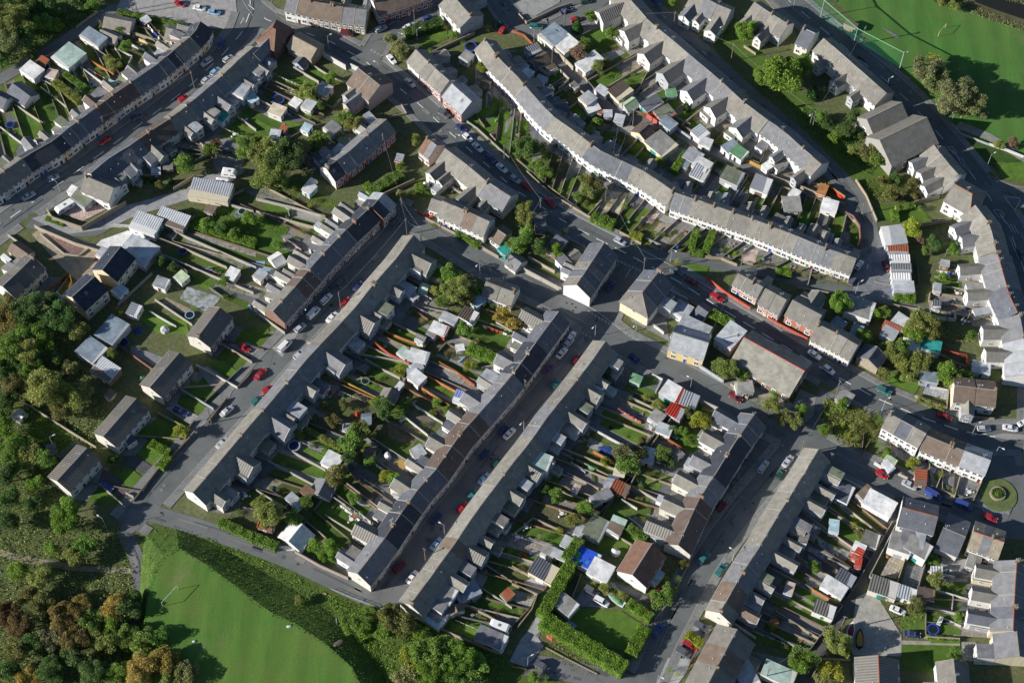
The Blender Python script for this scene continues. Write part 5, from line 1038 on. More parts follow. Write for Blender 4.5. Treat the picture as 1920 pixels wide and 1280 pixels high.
(2,3):"590 285 530 405 6.4 3 f paintblue white|700 370 632 490 6 3 f carwhite white|275 375 205 490 7 3.2 r grey2 cream|440 640 360 730 6 3 f conc white|670 40 588 185 5.2 2.8 f olive lgrey|735 80 830 125 5 2.8 f brown white|475 125 535 150 3.6 2.6 f lgrey white|445 190 400 265 3.4 2.5 f silver white|375 290 345 345 4.4 2.6 f silver white|230 270 320 310 3.2 2.4 f conc white|750 45 850 85 2.2 2.9 f mint mint|1070 470 1110 500 4 2.6 f paleblue white|1820 1190 1700 1240 7 3 f lgrey white",
(3,3):"525 515 470 600 6.4 3 f white white|605 450 560 530 5 2.8 r grey2 lgrey|885 498 855 615 7.4 3 r tan2 cream2|1055 560 1035 650 5.4 2.6 r silver white|640 252 722 290 3.4 2.8 f white red|650 300 700 330 3.2 2.7 r red red|655 375 700 385 3 2.4 r red red|790 150 755 250 4.2 2.6 f tan2 white|460 100 530 110 4 2.5 f paleblue white|1190 570 1180 650 4.6 2.8 f brown2 wood|440 680 410 770 5.6 3 r tan2 white|105 1150 60 1260 8.4 3.4 f mint cream2|1020 160 985 290 6 4.6 f conc white|1160 210 1100 310 6.4 4.6 f conc white|300 200 240 180 4 4 f tan2 white|1280 810 1300 820 2 1 f white white|130 560 190 580 3.6 2.4 f pink paleblue"}
TREES={(0,0):"60 150 170 olive|190 50 110 dark|320 40 90 dark|60 330 130 pale|180 290 110 dark|320 170 90 green|410 190 70 bright|20 430 80 dark|590 10 80 dark|680 20 70 green|860 490 60 olive|945 350 55 green|820 450 50 olive|-40 60 120 dark|1860 1110 110 green|1380 1230 90 green|1620 1080 50 rust|900 220 40 green|1240 240 30 brownish|330 540 30 yellow|600 690 50 dark|1580 1130 70 green|250 420 40 dark|460 110 60 dark",
(1,0):"1010 290 60 pale|1075 350 70 pale|1080 410 50 pale|390 680 80 olive|660 880 75 green|730 930 75 olive|555 590 55 green|60 1160 140 olive|240 1170 160 dark|480 1050 90 green|0 1080 90 olive|840 15 45 bright|1480 260 40 green|1700 510 55 yellow|400 870 35 bright|1200 1050 50 olive|1560 330 30 green|640 1030 40 bright|1740 210 35 pale|1080 1240 40 bright|480 790 50 dark|330 700 50 olive|880 920 30 green|1420 200 35 brownish|600 1060 30 bright",
(2,0):"490 180 60 conifer|585 120 60 bright|750 250 55 bright|540 320 55 green|505 390 70 pinkbare|650 500 55 olive|710 465 45 brownish|675 570 28 bright|1750 230 100 bright|1890 570 100 bright|1200 15 45 bright|1315 800 34 conifer|1220 870 25 conifer|100 1110 110 dark|200 1100 70 olive|190 1250 60 green|1870 240 45 autumn|640 920 50 green|590 990 50 olive|720 850 30 bright|1110 1210 40 yellow|1290 850 30 green",
(3,0):"110 560 185 bright|250 490 100 bright|0 560 110 green|345 680 62 conifer|1190 520 135 grey|1260 600 125 pale|1400 735 160 bare|1520 770 140 pale|1470 660 90 bare|1330 810 60 pale|1230 450 70 yellow|1840 1070 50 pinkbare|1740 1090 45 olive|500 1030 50 bright|750 1130 80 brownish|590 960 70 dark|820 1200 65 green|650 870 60 dark|440 940 50 dark|690 1000 50 dark|640 1120 50 olive|1620 860 40 grey|1400 40 50 olive|1300 10 50 olive|1260 -10 45 brownish|400 880 50 green",
(2,1):"90 280 70 olive|100 370 75 olive|110 480 80 green|60 560 70 green|200 570 70 dark|330 590 55 bright|10 560 60 green|845 270 35 bright|610 100 70 brownish|570 160 65 olive|1235 680 26 yellow|360 640 45 bright|500 200 50 green|20 1150 60 golden|400 460 35 dark|960 370 30 dark|1390 470 40 green|540 60 50 olive|250 20 60 green",
(3,1):"1080 430 82 yellow|1140 510 48 pinkbare|930 170 70 brownish|1090 90 50 brownish|540 990 98 bright|1320 800 48 green|880 1060 50 green|800 1080 50 bright|1150 1130 115 olive|1090 1210 75 bright|1240 1190 80 brownish|720 1240 60 bright|1520 1240 45 green|455 790 20 yellow|545 815 16 yellow|1250 540 60 dark|1390 580 50 green|960 60 50 dark|850 80 50 brownish|1100 180 50 brownish|1140 285 30 green|85 660 18 yellow|1420 350 30 green|1180 600 40 green|980 220 40 brownish",
(1,1):"1460 780 85 green|1500 900 115 olive|1580 940 75 brownish|1340 900 40 olive|1400 980 60 green|1840 1080 72 golden|1780 1000 32 dark|1650 900 55 green|110 40 130 olive|1520 450 25 bright|1560 1180 60 green|1900 560 40 bright|160 550 40 green|1180 180 30 yellow|1230 130 50 bright|1090 180 40 pale|210 100 60 dark|20 80 70 green",
(0,1):"60 1100 120 autumn|210 1050 140 dark|240 1200 120 green|450 1100 130 dark|590 1200 80 olive|885 1060 42 olive|1680 830 42 green|1070 60 26 conifer|1135 60 28 conifer|1280 70 28 conifer|1560 400 60 green|1660 430 55 dark|1760 470 50 green|380 970 70 dark|1200 680 50 dark|1300 720 40 dark|1450 1030 20 green|80 940 60 brownish|1870 360 60 bright|1200 110 40 brownish",
(0,2):"60 60 130 green|200 100 120 olive|330 30 90 bright|240 200 100 green|380 130 80 dark|520 190 60 pale|60 210 110 dark|100 330 100 brownish|350 350 165 olive|520 420 120 olive|600 380 90 pale|460 500 100 brownish|60 450 90 dark|30 650 80 bright|150 740 70 bright|60 830 90 green|220 850 90 olive|330 880 80 green|40 1000 90 dark|265 1080 65 bright|520 1240 75 bright|120 940 70 green|840 90 50 olive|850 880 50 dark|160 180 80 dark|290 280 70 dark|20 550 60 green|180 560 30 green|1360 680 60 yellow|420 930 40 green|60 1180 80 dark|250 1220 70 dark",
(1,2):"950 500 80 dark|900 450 45 yellow|780 680 85 olive|720 760 90 green|705 860 60 dark|600 1000 85 brownish|1125 460 40 green|1600 190 40 yellow|380 1200 55 green|40 1210 60 olive|560 260 30 green|520 470 25 yellow|1070 220 45 yellow|660 470 40 brownish|980 1010 50 yellow|1050 1040 60 bright|730 1170 45 green|120 1280 60 green|570 590 50 brownish|330 700 40 bright|1440 520 40 bright|1360 460 40 green|850 900 40 green",
(2,2):"1620 210 95 olive|1740 250 60 green|1000 420 34 yellow|1095 480 42 olive|1420 600 72 yellow|1320 530 45 brownish|1245 590 24 yellow|830 830 70 bare|870 920 85 green|960 830 55 brownish|980 750 40 brownish|880 420 30 olive|1330 750 50 bright|1200 660 42 green|330 1160 62 green|550 1250 62 green|240 1110 42 dark|1550 190 60 green|1830 280 40 brownish|1890 440 30 olive|700 900 40 yellow|1140 840 55 green|1200 900 45 dark|960 1090 25 yellow|720 240 45 dark|1280 670 40 green",
(3,2):"60 380 42 green|110 560 62 brownish|200 590 62 olive|250 520 50 bright|740 560 34 olive|640 640 36 olive|700 620 36 olive|600 700 30 yellow|760 640 34 brownish|660 720 30 olive|690 550 30 olive|560 620 26 yellow|840 590 38 bright|900 60 62 olive|960 110 72 olive|1050 180 82 olive|1150 160 82 olive|1010 50 70 green|1340 230 90 bright|1390 280 70 green|1490 270 55 bright|900 830 42 bright|840 770 32 bright|1300 1000 30 yellow|870 250 52 olive|1720 1150 26 bright|1090 910 45 yellow|560 470 50 green|420 660 45 bright|800 690 34 brownish|30 480 60 olive|1060 250 60 olive",
(0,3):"490 60 115 bright|60 60 80 dark|130 440 75 bright|300 480 85 olive|600 720 95 gold|480 780 115 autumn|860 720 95 gold|680 820 95 green|60 760 100 rust|150 850 100 rust|380 930 90 bare|560 960 110 autumn|960 930 95 green|1080 970 90 green|960 750 90 dark|1230 1110 105 gold|1050 1180 115 gold|880 1200 80 green|700 1200 100 dark|200 1240 80 gold|60 1180 90 dark|1390 1200 95 pale|380 1180 100 dark|120 1050 80 brownish|780 960 90 olive|300 700 90 brownish|560 330 70 olive|640 250 80 green|200 620 70 brownish|1200 950 80 green|540 1100 90 dark|820 860 80 bright|250 980 80 dark|1300 1250 90 olive|380 270 60 green|1010 640 60 dark",
(1,3):"95 20 100 olive|290 40 60 green|1010 780 95 brownish|1100 850 85 brownish|1230 910 55 bright|1400 1040 115 green|1250 1060 105 green|1550 1100 115 bright|1650 1150 90 green|1450 1180 100 green|1300 1210 100 bright|1110 1230 90 pale|1600 1240 80 green|1130 1080 70 yellow|700 830 70 green|860 740 50 green|820 880 60 bright|560 260 60 bright|440 250 50 bright|960 900 60 bright|500 330 40 bright|330 660 40 olive|1190 1180 70 yellow",
(2,3):"1130 650 78 green|1180 580 50 green|1155 500 30 yellow|1290 390 40 brownish|205 190 34 pale|250 1245 36 green|165 1230 42 bright|1180 1180 30 bright|1240 1215 26 yellow|612 530 24 yellow|705 570 42 olive|820 620 34 olive|1240 500 34 green|940 150 40 green|460 60 60 olive|70 420 30 rust|350 140 30 yellow|1490 40 30 dark|1340 240 25 dark",
(3,3):"350 410 48 green|255 1110 105 bright|520 980 95 olive|470 920 60 olive|560 1030 60 yellow|650 100 32 yellow|690 160 40 brownish|520 650 32 bright|1390 1060 50 green|1270 500 60 olive|1430 780 40 green|1100 700 60 brownish|480 1200 80 yellow|420 1260 60 pale|1240 360 40 green|860 640 30 brownish|1270 750 30 brownish"}
POLES={(0,0):"1460 665|800 1000|1035 105|995 80|",(0,1):"450 155 lamp 5",(1,0):"548 372 lamp|1078 345 lamp|1192 200|925 575 lamp|1502 1100 lamp|1862 1210|960 1130|1210 300 lamp 5",
(2,0):"165 325 lamp|300 492|822 872|905 945|1210 220|1642 460|395 200|1570 290 lamp",(3,0):"400 130 tall|985 522 tall|312 945 lamp|332 960|1640 1255 lamp|880 690 lamp|1378 905 lamp 5|700 330|190 60 lamp",
(1,1):"1098 328|1133 480|1680 785 lamp|637 1030|1890 712|352 1082 lamp 4|1240 540",(2,1):"212 330|1187 682 lamp|985 772|622 1245 lamp|700 240|930 1200 lamp 4|1712 750",
(3,1):"700 330 pole 6|652 930 lamp|1340 1130 pole 5|1450 1150 lamp 4|1480 1150 pole 6|1330 640 pole 4",(0,2):"1588 612|410 800 lamp",(2,2):"88 680 lamp|98 400|1335 365 lamp|1470 60",
(3,2):"508 405|240 850|852 522 lamp|1525 705 lamp|1690 870 lamp|455 925 pole 7",(1,3):"1415 172 lamp|975 755 lamp 5|1272 370",(2,3):"1652 362 lamp|118 1155 lamp|1085 1290 lamp|1900 1260",(3,3):"535 890 pole 10",(0,3):"800 120 lamp"}
WALLS={(1,0):[([(500,392),(672,490)],2.4,'white'),([(708,478),(770,508)],2.4,'white'),([(1580,905),(1660,960),(1900,1180)],.9,'conc'),([(1130,340),(1290,400),(1640,240)],1.4,'stone'),([(430,490),(560,570),(700,620)],1,'cream2'),([(280,500),(470,610)],1.2,'cream2'),([(20,740),(130,800),(260,860)],1.2,'cream2'),([(1000,870),(1130,850),(1090,780)],1.0,'stone')],
(0,1):[([(255,405),(300,430),(560,540),(830,620)],1.6,'cream'),([(345,275),(390,345),(610,420),(940,225)],2.2,'stone'),([(55,475),(120,520),(240,600)],1,'cream2'),([(300,470),(480,620),(590,635),(680,570)],.7,'cream2'),([(820,410),(980,410),(850,400)],1,'white'),([(1300,450),(1920,720)],1.3,'cream2'),([(1180,500),(1340,560),(1700,720)],1.3,'cream'),([(1180,610),(1560,770),(1900,910)],1.2,'cream2'),([(0,860),(90,980)],1,'white'),([(520,770),(535,830),(515,870)],1.5,'ochre'),([(880,1000),(1140,760)],1.2,'conc'),([(1120,1050),(1320,1165)],1.0,'white'),([(1160,960),(1440,1150)],1.1,'cream2'),([(340,890),(500,770)],1.6,'redbrown'),([(1720,250),(1900,300)],1.2,'cream2'),([(1300,130),(1460,30)],1.5,'stone')],
(0,2):[([(860,0),(1150,210)],1.2,'brick'),([(160,440),(380,580),(720,790)],1.2,'cream'),([(1640,0),(1890,150)],1.2,'pink'),([(1470,170),(1780,340)],1.1,'white'),([(1350,350),(1600,500)],1.0,'lgrey'),([(1780,340),(1860,260),(1900,200)],1,'brown'),([(1700,420),(1560,600)],1,'brown'),([(1180,530),(1430,660)],1,'stone'),([(1000,1190),(1180,960),(1460,680)],1,'brown'),([(740,1060),(940,1240)],1.1,'cream2'),([(940,1130),(1000,1160)],1,'cream2')],
(1,1):[([(0,205),(270,270),(520,340)],1.3,'cream2'),([(0,300),(250,370),(490,435)],1.3,'cream'),([(250,340),(240,290)],1,'cream2'),([(900,195),(1190,60)],1.6,'stone'),([(0,1055),(215,1210)],1.3,'cream2'),([(1270,350),(1680,560),(1820,640)],1.2,'stone'),([(1160,1000),(1440,1060),(1420,1130),(1290,1190)],1.0,'conc'),([(975,1200),(1090,1250),(1200,1290)],1.2,'orange'),([(1180,1040),(1290,1110)],1.2,'redbrown'),([(1500,900),(1560,960)],1,'cream2'),([(1640,210),(1250,330)],1,'red'),([(1800,1130),(1920,1200)],1.2,'cream2'),([(200,500),(270,540),(340,590)],1.4,'pink')],
(2,1):[([(70,720),(370,880)],2,'cream2'),([(120,640),(320,750)],1.4,'cream'),([(1455,790),(1600,905),(1790,1025)],1.4,'red'),([(110,0),(280,160),(560,330),(860,480),(970,540)],1.1,'stone'),([(1150,570),(1000,500)],1,'conc'),([(430,520),(550,580)],1,'brown'),([(1330,975),(1395,1015)],1.5,'orange'),([(1060,1150),(1140,1210)],1.4,'white'),([(1200,900),(1320,960)],1,'white'),([(0,1000),(240,1090)],1,'stone'),([(570,330),(740,150)],1.1,'stone'),([(1450,640),(1570,650),(1690,700)],1.3,'stone')],
(3,1):[([(1100,1030),(1280,1095),(1410,1110),(1400,1050)],1.6,'white'),([(580,305),(640,335),(690,410),(695,500),(660,590),(610,570)],1.8,'brick'),([(0,25),(240,110),(480,210),(580,245)],1.5,'stone'),([(660,60),(740,180),(820,370)],1.2,'stone'),([(1110,0),(1160,40)],1,'white'),([(1230,370),(1390,350)],1.1,'stone'),([(0,1095),(75,1140),(300,1255)],1.2,'red'),([(1100,230),(1290,180)],2.0,'stone'),([(300,850),(340,700)],1,'cream2'),([(220,870),(560,930),(1100,1030)],1.1,'stone'),([(530,560),(670,600)],1.5,'white'),([(1130,840),(1120,660)],1.2,'brown'),([(1270,1000),(1390,1000)],1.2,'stone'),([(800,830),(1000,870)],.5,'conc'),([(480,640),(540,720),(590,590)],1.1,'white'),([(430,90),(580,190)],1.6,'orange'),([(1140,400),(1380,360)],1.6,'stone')],
(1,2):[([(380,0),(600,60),(880,110),(1150,150)],1.2,'cream2'),([(640,285),(900,415)],1.4,'ochre'),([(820,130),(980,220),(1080,270)],1.2,'cream2'),([(1280,250),(1500,370)],1.5,'orange'),([(1210,320),(1450,475)],1.5,'orange'),([(1370,150),(1500,220),(1640,325)],1.4,'rust'),([(890,5),(1000,90),(1150,160)],1.6,'red'),([(1100,550),(1290,700)],1.1,'white'),([(1140,440),(1400,610)],1.1,'white'),([(870,720),(1160,910)],1.1,'cream2'),([(820,840),(1120,1030)],1.2,'stone'),([(270,820),(520,960)],1.1,'cream2'),([(90,890),(450,1080)],1.1,'cream2'),([(0,1110),(230,1250)],1.2,'cream2'),([(570,1160),(760,1280)],1.1,'cream2'),([(680,1060),(930,1250)],1.2,'pink'),([(480,510),(700,600)],1,'brown'),([(1690,190),(1840,170)],1.2,'cream2')],
(2,2):[([(1400,430),(1560,500),(1650,550)],2.0,'cream2'),([(550,620),(900,810)],1.3,'white'),([(1408,175),(1590,290)],1.8,'lgrey'),([(780,490),(970,600)],1.5,'red'),([(610,815),(775,905)],1.6,'orange'),([(900,420),(1060,495)],1.1,'cream2'),([(1110,690),(1300,810)],1.2,'rust'),([(410,980),(650,1100)],1.2,'pink'),([(1050,240),(1130,280),(1080,370)],1.4,'white'),([(480,880),(720,1000)],1.1,'stone'),([(370,1120),(600,1200)],1,'pink'),([(1270,400),(1150,570),(1010,770)],1.8,'stone'),([(1290,440),(1180,590),(1040,780)],1.8,'stone'),([(970,920),(870,1100)],1.6,'stone'),([(900,1080),(1080,1180)],1.2,'cream2'),([(1020,1060),(1160,1010)],1,'stone'),([(820,1180),(940,1250)],1.2,'white'),([(1850,640),(1560,1100),(1500,1230)],1.1,'white'),([(1640,310),(1770,420),(1790,350)],1.3,'stone'),([(440,900),(550,980)],1,'white'),([(280,780),(460,880)],1.2,'conc')],
(3,2):[([(1105,400),(1200,450),(1340,500),(1360,340)],1.2,'stone'),([(1370,480),(1540,560),(1700,575)],1,'stone'),([(800,900),(870,945)],1.6,'white'),([(980,985),(1050,1020)],1.2,'cream2'),([(1170,1060),(1250,1090),(1410,1155)],1.0,'stone'),([(1540,1190),(1660,920)],1.1,'stone'),([(550,1010),(790,1140)],1.5,'white'),([(460,925),(555,985),(550,1020)],1.3,'white'),([(460,925),(400,1060),(330,1150)],1.3,'lgrey'),([(720,680),(700,850),(760,750)],1,'brown'),([(1310,60),(1490,100),(1490,190)],1.2,'red'),([(1220,335),(1350,360)],1,'white'),([(1290,90),(1420,160),(1500,190)],1.1,'stone'),([(1260,1100),(1300,1000)],1.2,'cream2'),([(1400,1160),(1440,1010)],1.2,'cream2'),([(1100,1050),(1140,940)],1,'stone')],
(1,3):[([(290,288),(480,395),(690,490)],1.6,'pink'),([(1340,848),(1500,920),(1820,1050)],1.6,'pink'),([(1530,670),(1740,770),(1920,880)],1.3,'stone'),([(1700,570),(1920,710)],1.2,'cream2'),([(1690,370),(1920,520)],1.1,'conc'),([(770,0),(860,70)],1.4,'white'),([(520,20),(720,140)],1.1,'cream2'),([(600,790),(620,950)],.5,'conc'),([(640,260),(720,320)],1.2,'cream2'),([(1590,330),(1700,240)],1.1,'lgrey')],
(2,3):[([(0,400),(260,540)],1.3,'stone'),([(0,530),(190,610),(150,720),(40,860)],1.3,'stone'),([(0,170),(160,40),(380,140)],1.1,'stone'),([(800,180),(900,240),(830,380)],1.0,'stone'),([(860,20),(1120,240)],1.2,'white'),([(1070,800),(1200,640),(1330,370)],1,'stone'),([(250,1010),(420,1100),(640,1210)],.4,'stone'),([(1330,1130),(1440,920),(1520,860)],1.1,'brown'),([(1310,1180),(1370,1130)],1,'wood'),([(450,640),(520,460)],1.2,'stone'),([(1670,830),(1830,940)],1.3,'white'),([(1700,650),(1880,700)],1.2,'white'),([(0,1150),(110,1170)],1,'wood')],
(3,3):[([(960,90),(760,480),(790,500)],1.4,'cream2'),([(1040,310),(930,640)],1.4,'cream'),([(1200,310),(1100,650)],1.4,'stone'),([(1200,440),(1400,480)],1.2,'white'),([(1170,560),(1370,610),(1500,650)],1.3,'white'),([(1190,710),(1480,770)],1.4,'white'),([(1180,930),(1440,945)],1.4,'cream'),([(1390,610),(1380,730)],1.1,'cream'),([(410,1090),(620,1100)],1.2,'stone'),([(0,400),(240,530)],1.3,'stone'),([(60,740),(380,940)],1.2,'stone'),([(330,570),(520,680)],1.4,'orange'),([(450,340),(660,440)],1.2,'conc'),([(480,0),(740,140)],1.2,'stone'),([(20,900),(200,1000)],1.1,'cream2'),([(1110,680),(1190,700)],1.2,'wood'),([(1290,780),(1450,850)],1,'white'),([(1510,350),(1720,380)],1.6,'cream2'),([(410,1090),(330,1230)],1.3,'stone')],
(0,0):[([(880,290),(1080,370)],1.2,'white'),([(1040,290),(1240,370)],1.3,'yellow'),([(1010,190),(1200,230)],1.6,'redbrown'),([(960,230),(1250,320)],1.2,'stone'),([(660,440),(850,550)],1.4,'orange'),([(600,500),(800,640)],1.2,'white'),([(860,360),(990,420),(960,480)],1.1,'white'),([(300,650),(500,800)],1,'cream2'),([(110,780),(320,920)],1.2,'cream2'),([(0,950),(160,1070)],1.1,'white'),([(1500,1070),(1620,1150),(1780,1200)],1.5,'cream'),([(570,200),(730,80)],1.1,'stone'),([(740,380),(900,490)],1.1,'cream2'),([(190,530),(380,630)],1.2,'cream2'),([(480,540),(700,670)],1.1,'cream2'),([(1780,870),(1920,970)],1.2,'cream2')],
(2,0):[([(0,225),(90,260),(165,335)],1.0,'rust'),([(50,100),(110,165),(330,60),(450,20)],1.3,'stone'),([(240,280),(460,500)],2.2,'cream'),([(470,640),(620,760)],1.4,'stone'),([(1000,840),(1090,905)],2.3,'red'),([(980,850),(1060,850)],2.2,'orange'),([(200,500),(270,550),(350,520)],1.8,'cream2'),([(360,520),(430,590),(350,660)],1.8,'cream2'),([(1640,1160),(1780,1200),(1920,1270)],1.5,'ochre'),([(1180,860),(1340,930)],1.3,'stone'),([(1240,960),(1340,1030)],1.4,'lgrey'),([(960,700),(1150,570)],1.4,'stone'),([(830,470),(1010,370)],1,'stone'),([(1020,530),(930,700)],1,'stone'),([(1260,720),(1360,680),(1330,740)],1.2,'stone'),([(1740,340),(1830,400)],1,'stone'),([(1280,110),(1350,190)],2,'white')],
(3,0):[([(1660,1075),(1790,1120),(1920,1170)],1.0,'white'),([(1380,925),(1450,1000),(1660,1080)],.8,'lgrey')]}
HEDG={(2,3):[(450,360,225,770,4.6,3.6,'bright'),(225,790,850,1170,6.0,3.8,'bright'),(1000,850,890,1060,4.6,3,'bright'),(510,190,400,350,4,4,'green'),(870,100,1010,200,3.4,2.6,'green'),(870,670,1050,790,3.6,2.6,'bright'),(1310,900,1430,990,3.4,2,'yellow'),(660,540,860,640,2.6,1.8,'olive')],
(0,2):[(1120,755,1270,835,3.4,1.8,'bright'),(1265,850,1190,945,3.4,1.8,'bright')],(0,0):[(400,600,590,745,3.6,2.2,'olive'),(480,545,680,690,3,2,'green'),(740,200,900,220,3,1.6,'green'),(880,80,1400,190,2,1,'green')],
(2,1):[(600,325,770,400,4.4,2.4,'green'),(885,465,980,495,3.4,1.8,'yellow'),(1490,1060,1655,1150,4.4,2.6,'bright'),(1380,440,1350,570,2.6,1.8,'bright'),(1510,450,1450,610,3.2,1.8,'bright'),(1330,590,1440,620,2.4,1.4,'green')],
(1,0):[(1110,240,1400,150,4.6,2.6,'dark'),(1390,400,1280,370,2,1.4,'green')],(2,0):[(1312,1130,1215,1275,3.2,2.8,'bright')],(1,1):[(840,165,1090,10,4.4,2.4,'green'),(1500,460,1680,560,2.4,1.6,'green'),(820,90,900,160,3,1.8,'bright')],
(3,1):[(950,290,960,370,3.2,1.6,'bright'),(960,280,1100,250,3,1.6,'green'),(60,750,180,770,3,1.4,'bright'),(950,930,1110,950,4,1.6,'bright')],(1,3):[(0,185,155,250,3.4,2,'green')],(0,3):[(1640,60,1920,190,3.4,2,'green')],
(1,2):[(1590,30,1810,130,4.6,2.6,'bright'),(350,640,640,790,2,1.4,'olive')],(3,3):[(1190,930,1440,950,1.6,1,'green')],(0,1):[(1380,380,1920,540,4,1.8,'bright'),(340,350,480,400,2,.8,'green')],(2,2):[(1080,790,1220,890,3.6,2,'green')],(3,2):[(1120,420,1330,500,2.4,1.2,'olive')]}
LAWN={(2,0):[(0,900,120,910,130,960,20,1040,-40,1000),(0,1050,140,1010,130,1110,0,1190,-60,1130),(960,580,1030,540,1060,590,980,620)],
(1,0):[(1630,965,1920,800,1920,870,1740,1010),(1760,1090,1920,960,1920,1060,1840,1130),(1570,900,1840,740,1880,780,1640,940),(1220,320,1430,210,1440,290,1250,370),(380,500,690,610,680,650,330,560),(240,560,450,610,440,650,300,640),(220,900,360,940,320,980,200,930),(0,890,130,960,90,990,0,940)],
(0,0):[(1040,180,1240,200,1210,260,1030,240),(90,800,240,900,190,950,60,840),(0,980,150,1080,100,1150,0,1060),(520,590,750,650,690,680,500,610),(880,70,1420,190,1400,205,1020,130,880,90),(100,950,230,1000,180,1050,90,990)],
(2,1):[(120,0,210,10,250,70,190,60),(480,20,540,80,390,200,320,160),(950,300,860,440,770,400,880,290),(1380,490,1480,530,1430,630,1340,590),(1640,560,1700,600,1670,670,1600,640),(1290,690,1480,720,1450,790,1310,740),(1200,1030,1260,1060,1230,1110,1170,1070)],
(3,1):[(250,300,350,310,280,440,220,390),(830,290,940,310,930,380,830,350),(960,300,1130,250,1230,380,960,390),(850,250,1000,260,940,300,820,290),(50,720,180,700,180,770,60,760),(1700,-60,1960,-60,1960,90,1880,85,1760,60)],
(3,2):[(920,230,1140,320,1100,400,860,290),(430,430,650,480,420,590,400,560)],
(0,2):[(1700,40,1920,170,1850,240,1620,120),(1540,130,1680,150,1830,260,1780,310),(1430,290,1640,370,1580,450,1390,400),(1360,390,1600,520,1560,580,1330,460),(1190,570,1440,680,1280,830,1020,690),(1020,840,1150,760,1270,860,1180,940),(880,1000,980,950,1110,1050,1020,1150),(200,490,400,600,560,740,440,840,200,700)],
(1,2):[(850,190,1000,240,960,290,840,230),(840,310,970,340,960,390,820,340),(990,110,1110,160,1080,190,960,150),(1310,300,1420,350,1400,380,1300,350),(380,910,520,970,490,1040,360,950),(930,760,1150,840,1120,880,910,800),(360,790,520,860,480,900,350,830),(230,860,400,930,370,960,200,890),(1680,60,1790,110,1760,150,1600,80),(0,0,160,-50,100,60,0,20)],
(2,2):[(730,560,1020,690,980,790,650,620),(920,450,1060,510,1030,570,900,500),(530,820,760,930,740,990,520,880),(940,940,1160,1030,1090,1120,910,1050),(1010,260,1080,300,1060,340,980,320),(930,1160,1040,1180,1010,1250,900,1220),(1260,650,1400,690,1380,740,1240,700)],
(1,1):[(70,250,260,280,230,340,50,290),(0,330,280,380,230,480,0,520,-60,420),(1690,1050,1810,1120,1770,1180,1670,1110),(1080,1190,1250,1260,1200,1290,1050,1230),(-80,1190,60,1200,150,1260,60,1330,-100,1280),(1230,80,1390,110,1330,200,1200,180)],
(0,1):[(1510,680,1690,730,1650,790,1500,700),(1040,1040,1400,1130,1420,1230,1180,1220,1020,1090),(1430,740,1630,830,1560,900,1430,830),(1900,1180,2000,1150,2030,1240,1920,1270),(600,870,700,760)] ,
(1,3):[(400,250,690,230,640,330,560,400,420,290),(1690,600,1880,690,1840,740,1680,660),(1470,820,1680,880,1650,960,1430,880)],
(2,3):[(480,720,820,740,990,850,860,1040,700,1010,420,830),(650,170,880,230,850,340,640,280)],
(3,3):[(1230,590,1370,640,1360,720,1220,690),(560,130,740,160,720,240,530,190),(1190,770,1450,880,1440,920,1180,900),(1000,990,1440,1000,1460,1120,1200,1200,1010,1180),(1220,960,1430,965,1430,985,1220,980),(990,800,1180,740,1180,880,1020,880)]}
